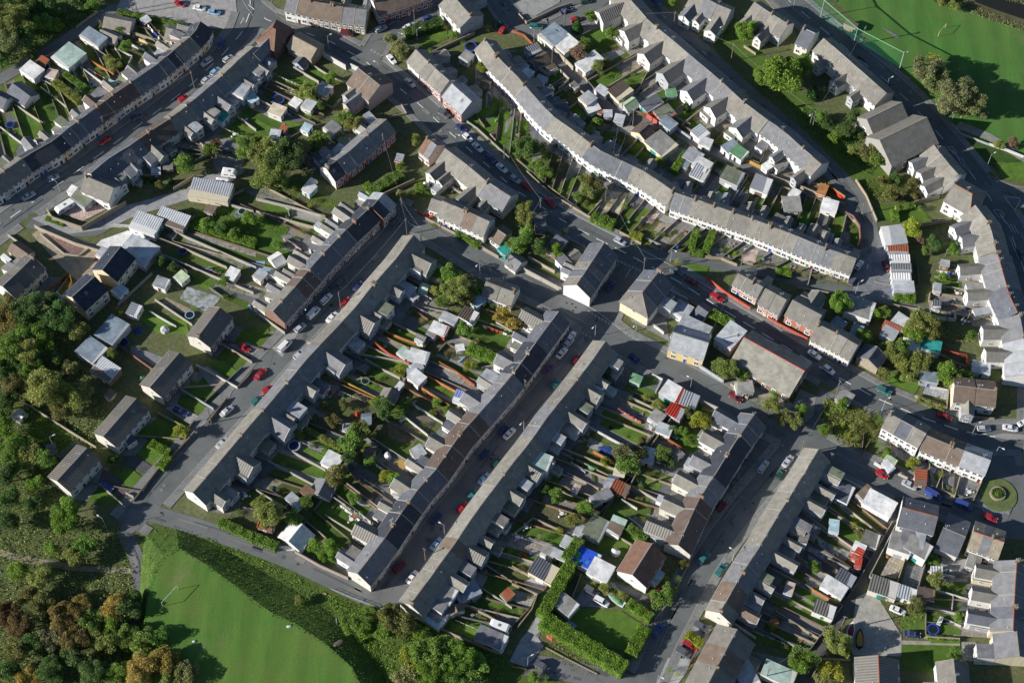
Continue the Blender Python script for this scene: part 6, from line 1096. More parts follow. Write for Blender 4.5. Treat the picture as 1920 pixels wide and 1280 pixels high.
PATCH={(2,0):[('conc','slab',(650,420,800,360,850,400,720,470)),((.32,.27,.20),'slab',(820,500,950,470,1020,520,830,600)),('conc','hard',(940,700,1120,620,1160,660,1000,750)),((.34,.32,.28),'hard',(1150,1160,1320,1080,1340,1120,1200,1220)),((.3,.28,.2),'soil',(590,900,800,960,770,1000,580,960)),((.34,.33,.30),'hard',(870,930,1010,1010,980,1070,800,980))],
(2,1):[((.55,.48,.33),'hard',(700,150,870,170,800,330,620,270)),((.33,.27,.21),'hard',(1110,390,1230,420,1180,490,1060,450)),((.30,.25,.19),'hard',(1080,460,1190,510,1150,590,1010,510)),('conc','hard',(1140,330,1260,390,1220,430,1100,370)),('pink','slab',(970,350,1110,320,1050,400,950,380)),('conc','slab',(1510,500,1620,520,1590,560,1500,540)),('grey','hard',(1490,570,1600,590,1570,650,1470,630)),('pink','hard',(1740,580,1850,600,1820,700,1720,680)),('grey','hard',(1850,610,1940,620,1930,700,1830,690))],
(0,1):[('pink','slab',(440,290,700,240,800,290,620,380,480,330)),((.26,.17,.15),'slab',(310,440,650,570,590,630,480,610)),('white','hard',(760,520,960,450,1130,520,1010,580,700,580)),('lgrey','soil',(1400,870,1660,950,1560,1070,1350,960)),((.35,.29,.20),'slab',(1250,950,1440,1040,1390,1080,1210,990)),('grey','hard',(1240,480,1340,460,1370,480,1300,530)),('conc','soil',(1500,440,1920,590,1920,650,1500,520)),((.22,.22,.2),'soil',(1370,500,1850,680,1820,740,1350,560)),('blue','cloth',(1900,670,1925,720,1900,750,1840,700))],
(1,1):[('conc','hard',(270,300,520,350,470,400,250,340)),((.28,.22,.16),'hard',(280,400,420,430,380,500,260,470)),('conc','slab',(210,520,400,560,340,610,200,590)),('lightblue','cloth',(0,680,70,680,60,740,0,760)),('lightblue','cloth',(60,720,170,740,110,820,40,790)),((.30,.28,.22),'hard',(1200,1010,1420,1080,1380,1120,1230,1060)),('lgrey','hard',(1430,1060,1520,1100,1470,1170,1380,1130)),('silver','hard',(1190,680,1310,740,1230,800,1140,760)),('conc','hard',(120,1330,300,1170,330,1200,200,1400))],
(1,2):[('conc','slab',(820,160,860,200,800,230,740,200)),((.36,.30,.2),'hard',(710,230,830,280,780,320,680,270)),('ochre','hard',(1060,890,1160,880,1130,960,1030,920)),('conc','slab',(1420,200,1590,290,1530,330,1380,250)),((.15,.13,.11),'hard',(1110,480,1350,600,1290,680,1180,610)),('conc','hard',(770,1160,880,1180,850,1240,730,1220)),((.22,.16,.1),'soil',(980,590,1260,660,1180,790,1000,720)),('olive','hard',(60,-60,130,-80,180,-30,90,0))],
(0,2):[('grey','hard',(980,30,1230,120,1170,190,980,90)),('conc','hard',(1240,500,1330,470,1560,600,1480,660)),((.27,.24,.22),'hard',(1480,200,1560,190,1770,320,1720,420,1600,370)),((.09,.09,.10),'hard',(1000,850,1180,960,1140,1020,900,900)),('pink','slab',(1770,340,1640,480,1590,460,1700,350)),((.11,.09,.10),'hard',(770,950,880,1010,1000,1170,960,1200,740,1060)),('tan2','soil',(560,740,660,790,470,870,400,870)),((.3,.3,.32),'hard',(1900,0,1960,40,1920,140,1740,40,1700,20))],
(2,2):[('tan','slab',(400,1000,640,1090,600,1180,330,1080)),('conc','hard',(580,720,690,770,640,820,560,790)),('carblue','cloth',(680,790,770,830,760,870,660,830)),('ochre','hard',(1440,480,1560,520,1530,540,1420,510)),((.28,.13,.10),'slab',(350,870,440,900,420,940,330,910)),('lgrey','hard',(660,240,770,180,830,240,740,310,670,290))],
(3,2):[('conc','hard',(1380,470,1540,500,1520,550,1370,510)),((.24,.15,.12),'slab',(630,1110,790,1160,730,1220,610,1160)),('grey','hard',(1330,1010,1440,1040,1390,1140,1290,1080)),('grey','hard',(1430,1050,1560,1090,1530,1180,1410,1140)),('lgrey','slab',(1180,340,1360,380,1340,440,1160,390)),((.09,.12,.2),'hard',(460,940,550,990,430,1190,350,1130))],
(1,3):[('conc','hard',(1540,530,1700,560,1650,680,1530,640)),('conc','hard',(1640,420,1740,480,1700,560,1590,500)),((.5,.49,.46),'hard',(160,255,290,250,290,290,230,290))],
(2,3):[((.36,.34,.31),'slab',(0,580,180,620,130,730,0,660)),('lgrey','hard',(90,520,160,490,270,570,190,620,110,590)),('grey','hard',(540,560,760,600,720,720,460,700)),('lgrey','hard',(740,520,830,560,800,600,710,560)),((.15,.15,.16),'hard',(760,520,1080,660,1060,700,800,580)),((.33,.32,.32),'hard',(1360,830,1500,850,1450,1010,1370,1090,1230,1060,1290,930)),((.33,.34,.35),'hard',(1170,1090,1340,1100,1310,1200,1240,1290,1080,1290))],
(3,3):[((.42,.36,.29),'slab',(930,310,1030,340,960,500,840,470)),('grey','slab',(1040,400,1190,410,1130,600,1000,560)),('lgrey','slab',(300,260,430,300,400,390,300,350)),('conc','slab',(270,490,420,440,390,560,310,570)),('lgrey','soil',(370,200,620,300,560,390,380,300)),('conc','slab',(1450,970,1560,970,1570,1130,1450,1100)),('conc','hard',(1310,310,1510,360,1490,460,1290,420)),('grey2','hard',(1390,620,1490,650,1480,740,1390,730)),('grey','hard',(60,800,300,930,330,1000,100,880))]}
MATS[('felt',(9,9,9))]=None
def paintblue():
    m=bpy.data.materials.new('painted_roof'); t,N,L,B=nodes(m); geo=N.new('ShaderNodeNewGeometry'); pos=geo.outputs['Position']
    a=mixrgb(N,L,ramp(N,L,noise(N,L,pos,.16,2),[(.47,(0,0,0)),(.50,(1,1,1))]),(.03,.10,.62),(.06,.42,.12)); b=mixrgb(N,L,ramp(N,L,noise(N,L,pos,.7,1),[(.62,(0,0,0)),(.64,(1,1,1))]),a,(.01,.03,.18)); L.new(b,B.inputs['Base Color']); return m
C['paintblue']=(.031,.101,.621); MATS[('felt',C['paintblue'])]=paintblue()
for k,v in CARS.items():
    TC,TR=k
    for s in v.split('|'):
        a=s.split(); car(*map(float,a[:4]),a[4],a[5])
TC,TR=0,1; caravan(420,300,560,215)
TC,TR=0,1; caravan(1770,15,1660,0); caravan(1725,95,1610,75)
TC,TR=1,3; caravan(1755,825,1905,878)
TC,TR=1,1; caravan(365,150,440,60)
TC,TR=2,3; boat(840,700,715,610,'white','green','green covered speedboat on a trailer beside the white four wheel drive')
TC,TR=3,3; boat(610,935,635,825,'white','maroon','white boat under a dull maroon cover in the gravel yard'); boat(682,1015,690,875,'black','ochre','open wooden boat with yellow deck in the gravel yard')
for k,v in SH.items():
    TC,TR=k
    for s in v.split('|'):
        a=s.split(); kd=a[6]; cat=None
        if kd=='greenhouse': kd='g'; cat='greenhouse'
        if kd=='ribg': kd='r'
        ds='flat roofed garage with blue and green painted roof' if a[7]=='paintblue' else ('white panelled greenhouse like shed' if cat else None)
        shed(*map(float,a[:6]),kd,a[7],a[8],ds,cat)
for k,v in TREES.items():
    TC,TR=k
    for s in v.split('|'):
        a=s.split(); tree(float(a[0]),float(a[1]),float(a[2]),a[3])
for k,v in HEDG.items():
    TC,TR=k
    for a in v: hedge(*a,ds={'bright':'bright green clipped hedge','green':'green hedge','yellow':'yellow green hedge','olive':'olive green hedge','dark':'thick dark hedge'}[a[6]])
for k,v in POLES.items():
    TC,TR=k
    for s in v.split('|'):
        a=s.split()
        if not a: continue
        kd=a[2] if len(a)>2 else 'pole'; h=float(a[3]) if len(a)>3 else None
        if kd=='tall': kd,h='lamp',7.5
        pole(float(a[0]),float(a[1]),kd,h)
for k,v in WALLS.items():
    TC,TR=k
    for pts,h,col in v: wallpoly(pts,h,col)
for k,v in LAWN.items():
    TC,TR=k
    for i,a in enumerate(v):
        p=[(a[j],a[j+1]) for j in range(0,len(a),2)]
        if len(p)>2: surf('lawn','grass',mulc((.10,.185,.028),.85+.1*((i*7+TC)%4)),p,til=True)
for k,v in PATCH.items():
    TC,TR=k
    for col,kd,a in v: surf('patio' if kd=='slab' else 'garden_surface' if kd!='cloth' else 'tarpaulin',kd,col,[(a[j],a[j+1]) for j in range(0,len(a),2)],til=True)
for k,x,y,r,c in [((1,0),165,745,52,'blue'),((1,0),1610,350,50,'blue'),((0,0),75,935,34,'blue'),((0,1),1815,305,32,'lightblue'),((0,1),1370,600,36,'blue'),((0,1),1422,1080,36,'lightblue'),((1,2),820,295,32,'green'),((3,3),1238,875,40,'blue'),((0,2),925,8,40,'blue')]:
    TC,TR=k; tramp(x,y,r,c)
TC,TR=1,2; pool(285,780,42)
# goals
def goal(base0,base1,h,col,ds,z=0):
    a,b=g(*base0,z),g(*base1,z); c=(a+b)/2; root=thing('goal_posts',ds,'goal',(c.x,c.y,z)); m=M('paint',col); a=a-c;b=b-c; a.z=b.z=0; U=Vector((0,0,h))
    for p in(a,b): mb=MB(); mb.tube(p,p+U,.07,.07,m,8); link(bpy.data.objects.new('post',mb.mesh('post')),root)
    mb=MB(); mb.tube(a+U,b+U,.07,.07,m,8); link(bpy.data.objects.new('crossbar',mb.mesh('crossbar')),root)
TC,TR=0,3; goal(tl(1222,702),tl(1337,578),2.3,'white','white goal frame on the lower left grass pitch',PZ)
TC,TR=3,0; goal(tl(1275,275),tl(1328,212),2.2,'yellow','small yellow goal frame on the upper right field')
# tall green ball net
TC,TR=3,0
a,b,c3=g(*tl(395,130)),g(*tl(640,340)),g(*tl(985,520)); a0=g(*tl(300,-60))
net=MB(); nm=bpy.data.materials.new('netting'); t,N_,L_,B_=nodes(nm); B_.inputs['Base Color'].default_value=(.02,.30,.12,1); B_.inputs['Alpha'].default_value=.10; B_.inputs['Roughness'].default_value=.9
P=[a0,a,b,c3]
for p,q in zip(P,P[1:]): net.face([p,q,q+Vector((0,0,8)),p+Vector((0,0,8))],nm)
root=thing('ball_net','tall translucent green ball stop net along the upper right field','net',(c3.x,c3.y,0)); part('net',net,root)
cb=MB()
for p,q in zip(P,P[1:]): cb.tube(p+Vector((0,0,8)),q+Vector((0,0,8)),.16,.16,M('paint','green'),5)
part('top_cable',cb,root)
for p in P[1:]: cb=MB(); cb.tube(p,p+Vector((0,0,8.5)),.15,.1,M('paint','lgrey'),7); part('post',cb,root)
# railings
def rail(pts,h=1.0,col='lgrey',ds='low metal railing'):
    P=[V2(g(*tl(*p),h)) for p in pts]; L=polylen(P); m=MB(); n=int(L[-1]/2)+1; mt=M('paint',col); c=(P[0]+P[-1])/2
    root=thing('railing',ds,'railing',(c.x,c.y,0)); 
    for i in range(n+1): p=along(P,L,L[-1]*i/n); m.tube(p,p+Vector((0,0,h)),.05,.05,mt,5)
    part('posts',m,root); m=MB()
    for p,q in zip(P,P[1:]):
        for z in(h,h*.55): m.tube(p+Vector((0,0,z)),q+Vector((0,0,z)),.045,.045,mt,5)
    part('rails',m,root)
TC,TR=3,0; rail([(500,150),(740,325),(980,525),(1060,590)],ds='low metal railing along the netted field'); rail([(1660,1075),(1800,1120),(1960,1185)],1.1,'white','white railing beside the park path'); rail([(800,1050),(1200,1060)],.0+1,ds='railing in front of the chapel') if 0 else None
TC,TR=1,3; rail([(560,570),(700,630),(860,690),(930,730)],ds='grey roadside railing at the end of the terraces'); 
TC,TR=3,0
p=g(*tl(615,215)); m=MB(); m.box(p,(1,-.6),2.2,1.2,0,2.4,M('render','stone'),M('felt','brown')); solo('bus_shelter',m,'small stone roadside shelter by the netted field','shelter')
surfz=surf('path','hard',(.2,.19,.2),[tl(850,200),tl(990,280),tl(960,290),tl(860,215)])
# bright bits: slide, toys, tarps
def blob(name,ds,cat,x,y,w,l,h,col,ang=0.0,kind='cloth',z=0):
    p=g(*tl(x,y),z); m=MB(); q=random.Random(int(x*y)); n=8
    top=[]; 
    for i in range(n):
        a=6.2832*i/n; r=q.uniform(.75,1.1); top.append(Vector((p.x+(math.cos(a)*l*math.cos(ang)-math.sin(a)*w*math.sin(ang))*r/2,p.y+(math.cos(a)*l*math.sin(ang)+math.sin(a)*w*math.cos(ang))*r/2,z+h*q.uniform(.5,.9))))
    cc=Vector((p.x,p.y,z+h))
    for i in range(n):
        a,b=top[i],top[(i+1)%n]; m.face([a,b,cc],M(kind,col)); m.face([Vector((a.x+(a.x-p.x)*.2,a.y+(a.y-p.y)*.2,z)),Vector((b.x+(b.x-p.x)*.2,b.y+(b.y-p.y)*.2,z)),b,a],M(kind,col))
    solo(name,m,ds,cat)
TC,TR=3,1; blob('play_slide','long bright red slide in the walled corner garden','slide',525,180,1.6,6,1,'brightred',-.9)
TC,TR=2,2; blob('tarpaulin_heap','crumpled bright blue tarpaulin in a narrow garden','tarpaulin',710,825,3,5,.8,'carblue',-.5); blob('climbing_frame','green plastic climbing frame beside washing','toy',600,960,2,3,1.6,'green',0); blob('tarpaulin_heap','blue cloth over a bench','tarpaulin',660,270,1.6,2,.7,'lightblue') 
TC,TR=0,1; blob('play_slide','red plastic toy beside the blue black roofed house','toy',735,668,1.2,2,1,'brightred'); blob('paddling_toy','bright blue sheet on the white garage yard','tarpaulin',1055,480,1.4,2,.6,'lightblue'); blob('paddling_pool','blue plastic heap behind the left estate','tarpaulin',1035,1200,2,2.6,.7,'carblue'); blob('play_tent','white play tent on the estate lawn','tent',1240,1200,2.4,2.4,1.8,'white')
TC,TR=1,1; blob('flower_bed','pink flowering bush by the red steps','flowers',1320,350,1.6,1.6,1,'brightred'); blob('play_slide','thin red slide beside the white row','slide',1235,325,.8,3,.6,'brightred',-.7); blob('parasol','white parasol on a rear lawn','parasol',1275,120,2,2,2,'white')
TC,TR=2,3; blob('play_tent','small white and red play tent on the lawn','tent',775,305,2,2.4,1.8,'white'); blob('rubble_heap','dark red heap of bricks on the verge','heap',310,930,2.6,4,1.2,'rust',-.3,'bark'); blob('play_slide','red garden cover in a flower garden','tarpaulin',90,320,1,2.2,.6,'brightred',-.6); blob('bath_tub','pale tub lying on the hedged lawn','tub',450,845,1.4,3,.5,'lightblue',-.5)
TC,TR=1,2; blob('play_slide','red and yellow toys in a narrow garden','toy',545,385,1,2,1,'brightred'); blob('yellow_kayak','yellow kayak on a flat roofed yard','kayak',395,560,.8,3,.5,'yellow',-.8); blob('parasol','white garden umbrella on a lawn','parasol',990,870,2,2,2,'white'); blob('barbecue_cover','red toy tractor by the green shed','toy',760,550,1.6,1.8,1,'brightred')
TC,TR=0,2; blob('boat_cover','white covered heap in the woodland garden','heap',150,545,2.4,4,1.4,'white',-.8); blob('water_butt','green plastic drum near the ribbed roof pair','drum',1065,280,1.4,1.6,1.4,'green')
TC,TR=3,3; blob('fire_pit','orange planter in the walled court','planter',890,340,1,1.2,.8,'ochre'); blob('play_shed','bright orange play frame in the bottom left garden','toy',40,840,2.6,3,1.6,'orange',.4)
TC,TR=0,3; blob('lime_line','pale stones on the pitch edge','stones',1455,968,.6,.8,.4,'white',z=PZ)
TC,TR=1,3; blob('litter_heap','white and red sheet lying on the pitch','litter',245,855,.7,1.3,.3,'white',z=PZ); blob('litter_heap','yellow sheet beside the railing','litter',515,615,.8,1.2,.4,'yellow'); blob('rubble_mound','dark burnt mound at the pitch edge','heap',620,980,1.6,3,.6,'brown2',.4,'bark',z=PZ); blob('litter_heap','small white bag near the brambles','litter',1022,858,1,1,.5,'white')
# washing lines placed by hand
for k,a in [((1,2),(335,755,530,850)),((1,2),(770,1010,960,1130)),((2,2),(450,915,550,970)),((2,2),(795,510,950,600)),((2,0),(780,570,1000,440)),((2,0),(985,690,1080,640)),((2,0),(1090,790,1230,730)),((1,1),(1260,935,1400,1010)),((0,0),(660,520,800,600)),((1,2),(80,1100,230,1190)),((1,3),(1490,810,1660,880)),((1,3),(1570,690,1720,750)),((2,2),(1070,900,1150,930)),((0,1),(1520,720,1640,780)),((2,1),(1060,1155,1130,1200))]:
    TC,TR=k; washing(V2(g(*tl(a[0],a[1]),1.5)),V2(g(*tl(a[2],a[3]),1.5)))
# ================= GARDENS BEHIND THE TERRACES =================
q=random.Random(99)
SURF=[('lawn','grass',(.09,.165,.026)),('rough_grass','grass',(.09,.135,.03)),('lawn','grass',(.08,.155,.025)),('lawn','grass',(.10,.18,.028)),('lawn','grass',(.09,.14,.03)),('vegetable_plot','soil',(.11,.09,.06)),('garden_surface','hard',(.20,.20,.20)),('patio','slab',(.27,.25,.22)),('rough_grass','soil',(.10,.105,.045)),('lawn','grass',(.07,.13,.022)),('garden_surface','hard',(.13,.135,.14)),('rough_grass','grass',(.08,.10,.03))]
for gi,(J,Ns,s,hw,gb,phrase,wg,seed,gl,hasw,wl) in enumerate(GARD):
    q=random.Random(seed*31); n=len(J)-1; G_=resample([V2(g(*p)) for p in gb],n); ph=('behind houses ' if s<0 else 'before houses ')+phrase
    surfs={}
    off=hw+.1
    for i in range(n):
        Ra,Rb=J[i]+Ns[i]*s*off,J[i+1]+Ns[i+1]*s*off; Ga,Gb=G_[i],G_[i+1]
        L=((Ga-Ra).length+(Gb-Rb).length)/2
        P=lambda u,v: (Ra.lerp(Rb,u)).lerp(Ga.lerp(Gb,u),v)
        yv=min(.8,(q.uniform(2,4.5)+(wl*.5 if hasw else 0))/L); z=.062
        def qd(u0,u1,v0,v1,zz,nm,kd,cl):
            k=(nm,kd,cl); surfs.setdefault(k,MB()); pts=[P(u0,v0),P(u1,v0),P(u1,v1),P(u0,v1)]; pts=[Vector((p.x,p.y,zz)) for p in pts]
            if (pts[1]-pts[0]).cross(pts[3]-pts[0]).z<0: pts=pts[::-1]
            surfs[k].face(pts,M(kd,cl))
        yc=q.choice([(.22,.22,.21),(.15,.155,.16),(.27,.25,.22),(.19,.18,.17)])
        qd(0,1,0,yv,z,'yard',q.choice(['hard','slab']),yc)
        if gl=='neat': qd(0,1,yv,1,z,'lawn','grass',(.08,.17,.022))
        else:
            v=yv
            while v<.99:
                v2=min(1,v+q.uniform(.25,.9)); v2=1 if v2>.85 else v2; sname,kd,cl=q.choice(SURF)
                if q.random()<.35: qd(0,.3,v,v2,z,'garden_path','hard',(.25,.24,.22)); qd(.3,1,v,v2,z,sname,kd,cl)
                else: qd(0,1,v,v2,z,sname,kd,cl)
                v=v2
        # boundary walls
        if gl!='neat' or i%1==0:
            c=q.choice(wg) if q.random()<.75 else q.choice(('wood','wood','brown','wood','cream2','brown2')); h=q.choice((.8,1.0,1.2)) if s<0 else .8
            if i>0 and q.random()<.55: wallpoly([Ra,Ga],h,c,ds=None,row=ph,px=False,th=.16)
            if q.random()<.6: wallpoly([Ga,Gb],h*1.1,q.choice(('stone','wallgrey','wallbrown')),row=ph,px=False,th=.18)
        if gl=='neat': continue
        # contents
        def spot(u,v,r):
            p=P(u,v); return p if free(p,r) else None
        if s<0 and L>9 and q.random()<.50:
            w=q.uniform(1.8,3.0); l=q.uniform(2,3.6); p=P(q.choice((.35,.65)),1-(l/2+.6)/L)
            if free(p,1.6):
                e=(P(.5,1)-P(.5,.9)).normalized(); k=q.choice('frgf'); rc=q.choice(['grey2','brown','olive','lgrey','brown2','tan2','silver','bluegrey']); wc=q.choice(['wood','white','cream2','lgrey','brown'])
                h=q.uniform(2.1,2.7)
                ra=scr(p-e*l/2+Vector((0,0,h))); rb=scr(p+e*l/2+Vector((0,0,h))); TC=TR=0
                shed(ra[0]*4,ra[1]*4,rb[0]*4,rb[1]*4,w,h,k,rc,wc)
        for _ in range(q.choice((1,1,2,3)) if L>6 else 1):
            u,v=q.choice((.12,.88,q.uniform(.1,.9))),q.uniform(yv,.97); r=q.uniform(.5,1.5); p=spot(u,v,r*.7)
            if p: shrub(p,r,q.choice(['green','dark','olive','bright','green','bright','brownish','yellow','rust','olive']),ph); occ(p,r*.7)
        if L>8 and q.random()<.16:
            a,b=P(.5,yv+.05),P(.5,min(.95,yv+.45))
            if free((a+b)/2,1.2) : washing(a,b,ph)
        rr=q.random()
        for rr in (q.random(),q.random()*.0+q.uniform(.3,1)):
          p=spot(q.uniform(.2,.8),q.uniform(yv*.5,.9),.8)
          if p and rr<.62:
              m=MB(); a=q.uniform(0,3)
              if rr<.14:
                  for x,cl in((0,q.choice(['carblue','green','black'])),): m.box(p,(math.cos(a),math.sin(a)),.3,.3,0,1.0,M('paint',cl),None,1.15); m.box(p,(math.cos(a),math.sin(a)),.37,.37,1.0,1.1,M('paint',cl))
                  solo('wheelie_bin',m,'%s wheelie bin'%CN(cl),'bin',row=ph)
              elif rr<.26:
                  m.slab([p+Vector((math.cos(t)*.6,math.sin(t)*.6,.72)) for t in[6.2832*i_/12 for i_ in range(12)]],.05,M('paint','white')); m.tube(p,p+Vector((0,0,.7)),.05,.05,M('paint','white'))
                  for t in(0,2,4): c_=p+Vector((math.cos(t),math.sin(t),0))*1.05; m.box(c_,(math.cos(t),math.sin(t)),.22,.22,.38,.44,M('paint','white')); m.box(c_+Vector((math.cos(t),math.sin(t),0))*.2,(math.cos(t),math.sin(t)),.03,.22,0,.85,M('paint','white'))
                  solo('garden_table_set',m,'white garden table with chairs','garden table',row=ph)
              elif rr<.38:
                  e=Vector((math.cos(a),math.sin(a),0)); cl=q.choice(['stone','brown','conc']); m.box(p,e,q.uniform(.8,1.4),.45,0,.45,M('plank','wood') if cl=='brown' else M('render',cl),M('soil',(.08,.11,.03)))
                  solo('raised_planter',m,'low %s raised planter'%CN(cl),'planter',row=ph)
              else:
                  cl=q.choice(['wood','lgrey','white','brown','lightblue','rust'])
                  for j in range(5): a2=a+q.uniform(-.7,.7); m.box(p+Vector((q.uniform(-.7,.7),q.uniform(-.7,.7),0)),(math.cos(a2),math.sin(a2)),q.uniform(.3,.9),q.uniform(.08,.3),.04+.07*j,.10+.07*j+q.uniform(0,.1),M('paint',cl if j%2 else 'conc'))
                  solo('timber_pile',m,'untidy pile of %s scraps'%CN(cl),'pile',row=ph)
              occ(p,.9)
    for (nm,kd,cl),mb in surfs.items(): struct(nm,mb)
# ================= SCRUB AND GROUND COVER =================
scrub('bramble_scrub',[(-60,560),(60,560),(130,640),(200,760),(215,800),(160,860),(110,960),(240,1000),(250,1100),(240,1290),(-60,1300)],6,1.6,'olive',.22,1,.8)
scrub('bramble_scrub',[(-40,-20),(225,-20),(150,30),(60,85),(0,130),(-40,150)],6,1.6,'green',.22,2,.8)
scrub('rough_grass',[(380,1005),(520,1060),(620,1115),(700,1150),(720,1290),(690,1230),(640,1160),(590,1125),(530,1090),(460,1050),(390,1013)],14,.6,'bright',.15,4,.6)
scrub('rough_grass',[(600,1110),(700,1140),(860,1190),(950,1225),(940,1290),(720,1290),(690,1220),(640,1160)],10,1.0,'bright',.17,5,.7)
scrub('bramble_scrub',[(1545,745),(1580,752),(1650,775),(1655,800),(1622,845),(1590,842),(1542,805),(1535,782)],22,1.6,'olive',.18,6,.5)
scrub('bramble_scrub',[(1600,340),(1700,330),(1740,350),(1720,375),(1650,380)],10,1.1,'brownish',.18,7)
scrub('bramble_scrub',[(1500,200),(1560,215),(1620,270),(1650,300),(1630,330),(1560,280),(1500,230)],10,1.2,'dark',.2,8)
scrub('rough_grass',[(1300,60),(1350,80),(1480,190),(1590,310),(1570,310),(1450,200),(1340,100)],8,.5,'green',.15,9)
scrub('river_bank_reeds',[(1730,-20),(1770,0),(1840,35),(1920,60),(1920,48),(1850,20),(1800,-5),(1790,-20)],12,1.0,'pale',.18,10,.6)
scrub('river_bank_reeds',[(1830,-20),(1880,0),(1925,12),(1960,10),(1960,-20)],12,1.0,'pale',.18,11,.6)
scrub('rough_grass',[(1625,1105),(1690,1130),(1735,1130),(1738,1180),(1690,1185),(1665,1145)],14,.6,'olive',.15,12)
scrub('rough_grass',[(1010,1205),(1040,1205),(1130,1260),(1140,1268),(1080,1262),(1020,1220)],14,.5,'olive',.15,13)
scrub('bramble_scrub',[(1640,650),(1700,650),(1790,690),(1760,720),(1700,690)],12,1.2,'olive',.2,14)
scrub('bramble_scrub',[(0,130),(70,90),(150,45),(200,12),(180,5),(100,50),(20,95),(-20,110)],10,1.2,'green',.2,15)
scrub('weeds',[(350,390),(440,400),(540,420),(540,440),(430,430),(340,405)],12,.6,'bright',.15,16)
scrub('weeds',[(300,488),(380,520),(440,520),(470,550),(430,560),(340,510)],8,.5,'green',.15,17)
scrub('weeds',[(480,342),(560,355),(620,375),(640,395),(560,380),(480,365)],10,.5,'yellow',.14,18)
scrub('weeds',[(1400,730),(1460,755),(1500,770),(1480,790),(1440,775),(1395,745)],8,.6,'olive',.16,19)
scrub('weeds',[(1660,600),(1720,590),(1800,610),(1830,640),(1760,650),(1690,630)],9,.9,'olive',.18,20)
sq_=random.Random(8); mb=MB(); lm=M('leaf')
for i in range(len(tp)-1):
    n_=int((tp[i]-tp[i+1]).length*((tp[i]-bp[i]).length+(tp[i+1]-bp[i+1]).length)/2*7)
    for _ in range(min(n_,6000)):
        u,v=sq_.random(),sq_.uniform(-.12,1.1); p=tp[i].lerp(tp[i+1],u).lerp(bp[i].lerp(bp[i+1],u),v); p.z=max(.05,min(PZ,p.z))+sq_.uniform(0,.35); leafquad(mb,p,sq_.uniform(.08,.2),sq_,lm,.8)
o_=bpy.data.objects.new('rough_grass',mb.mesh('rough_grass')); o_.color=(.12,.19,.04,1); link(o_); o_['kind']='stuff'
scrub('weeds',[(1612,1118),(1650,1128),(1690,1200),(1680,1228),(1660,1150),(1630,1135)],5,.3,'olive',.13,31,1.6)
scrub('weeds',[(60,430),(120,445),(185,470),(150,480),(80,450)],3,.3,'olive',.12,32,1.4)
used=set()
for i,(k,p) in enumerate(TOPS):
    if k!='pole' or p.z<8: continue
    c_=sorted((( (p-r).length,j) for j,(k2,r) in enumerate(TOPS) if j!=i and k2=='pole' and r.z>=8 and (min(i,j),max(i,j)) not in used))
    if not c_ or c_[0][0]>42: continue
    j=c_[0][1]; used.add((min(i,j),max(i,j))); r=TOPS[j][1]; m=MB(); pr=None
    for t in range(9):
        s_=t/8; v=p.lerp(r,s_)-Vector((0,0,.3+4*1.2*s_*(1-s_)))
        if pr is not None: m.tube(pr,v,.02,.02,M('paint','lgrey'),4,False)
        pr=v
    solo('overhead_cable',m,'thin overhead cable between telegraph poles','cable')
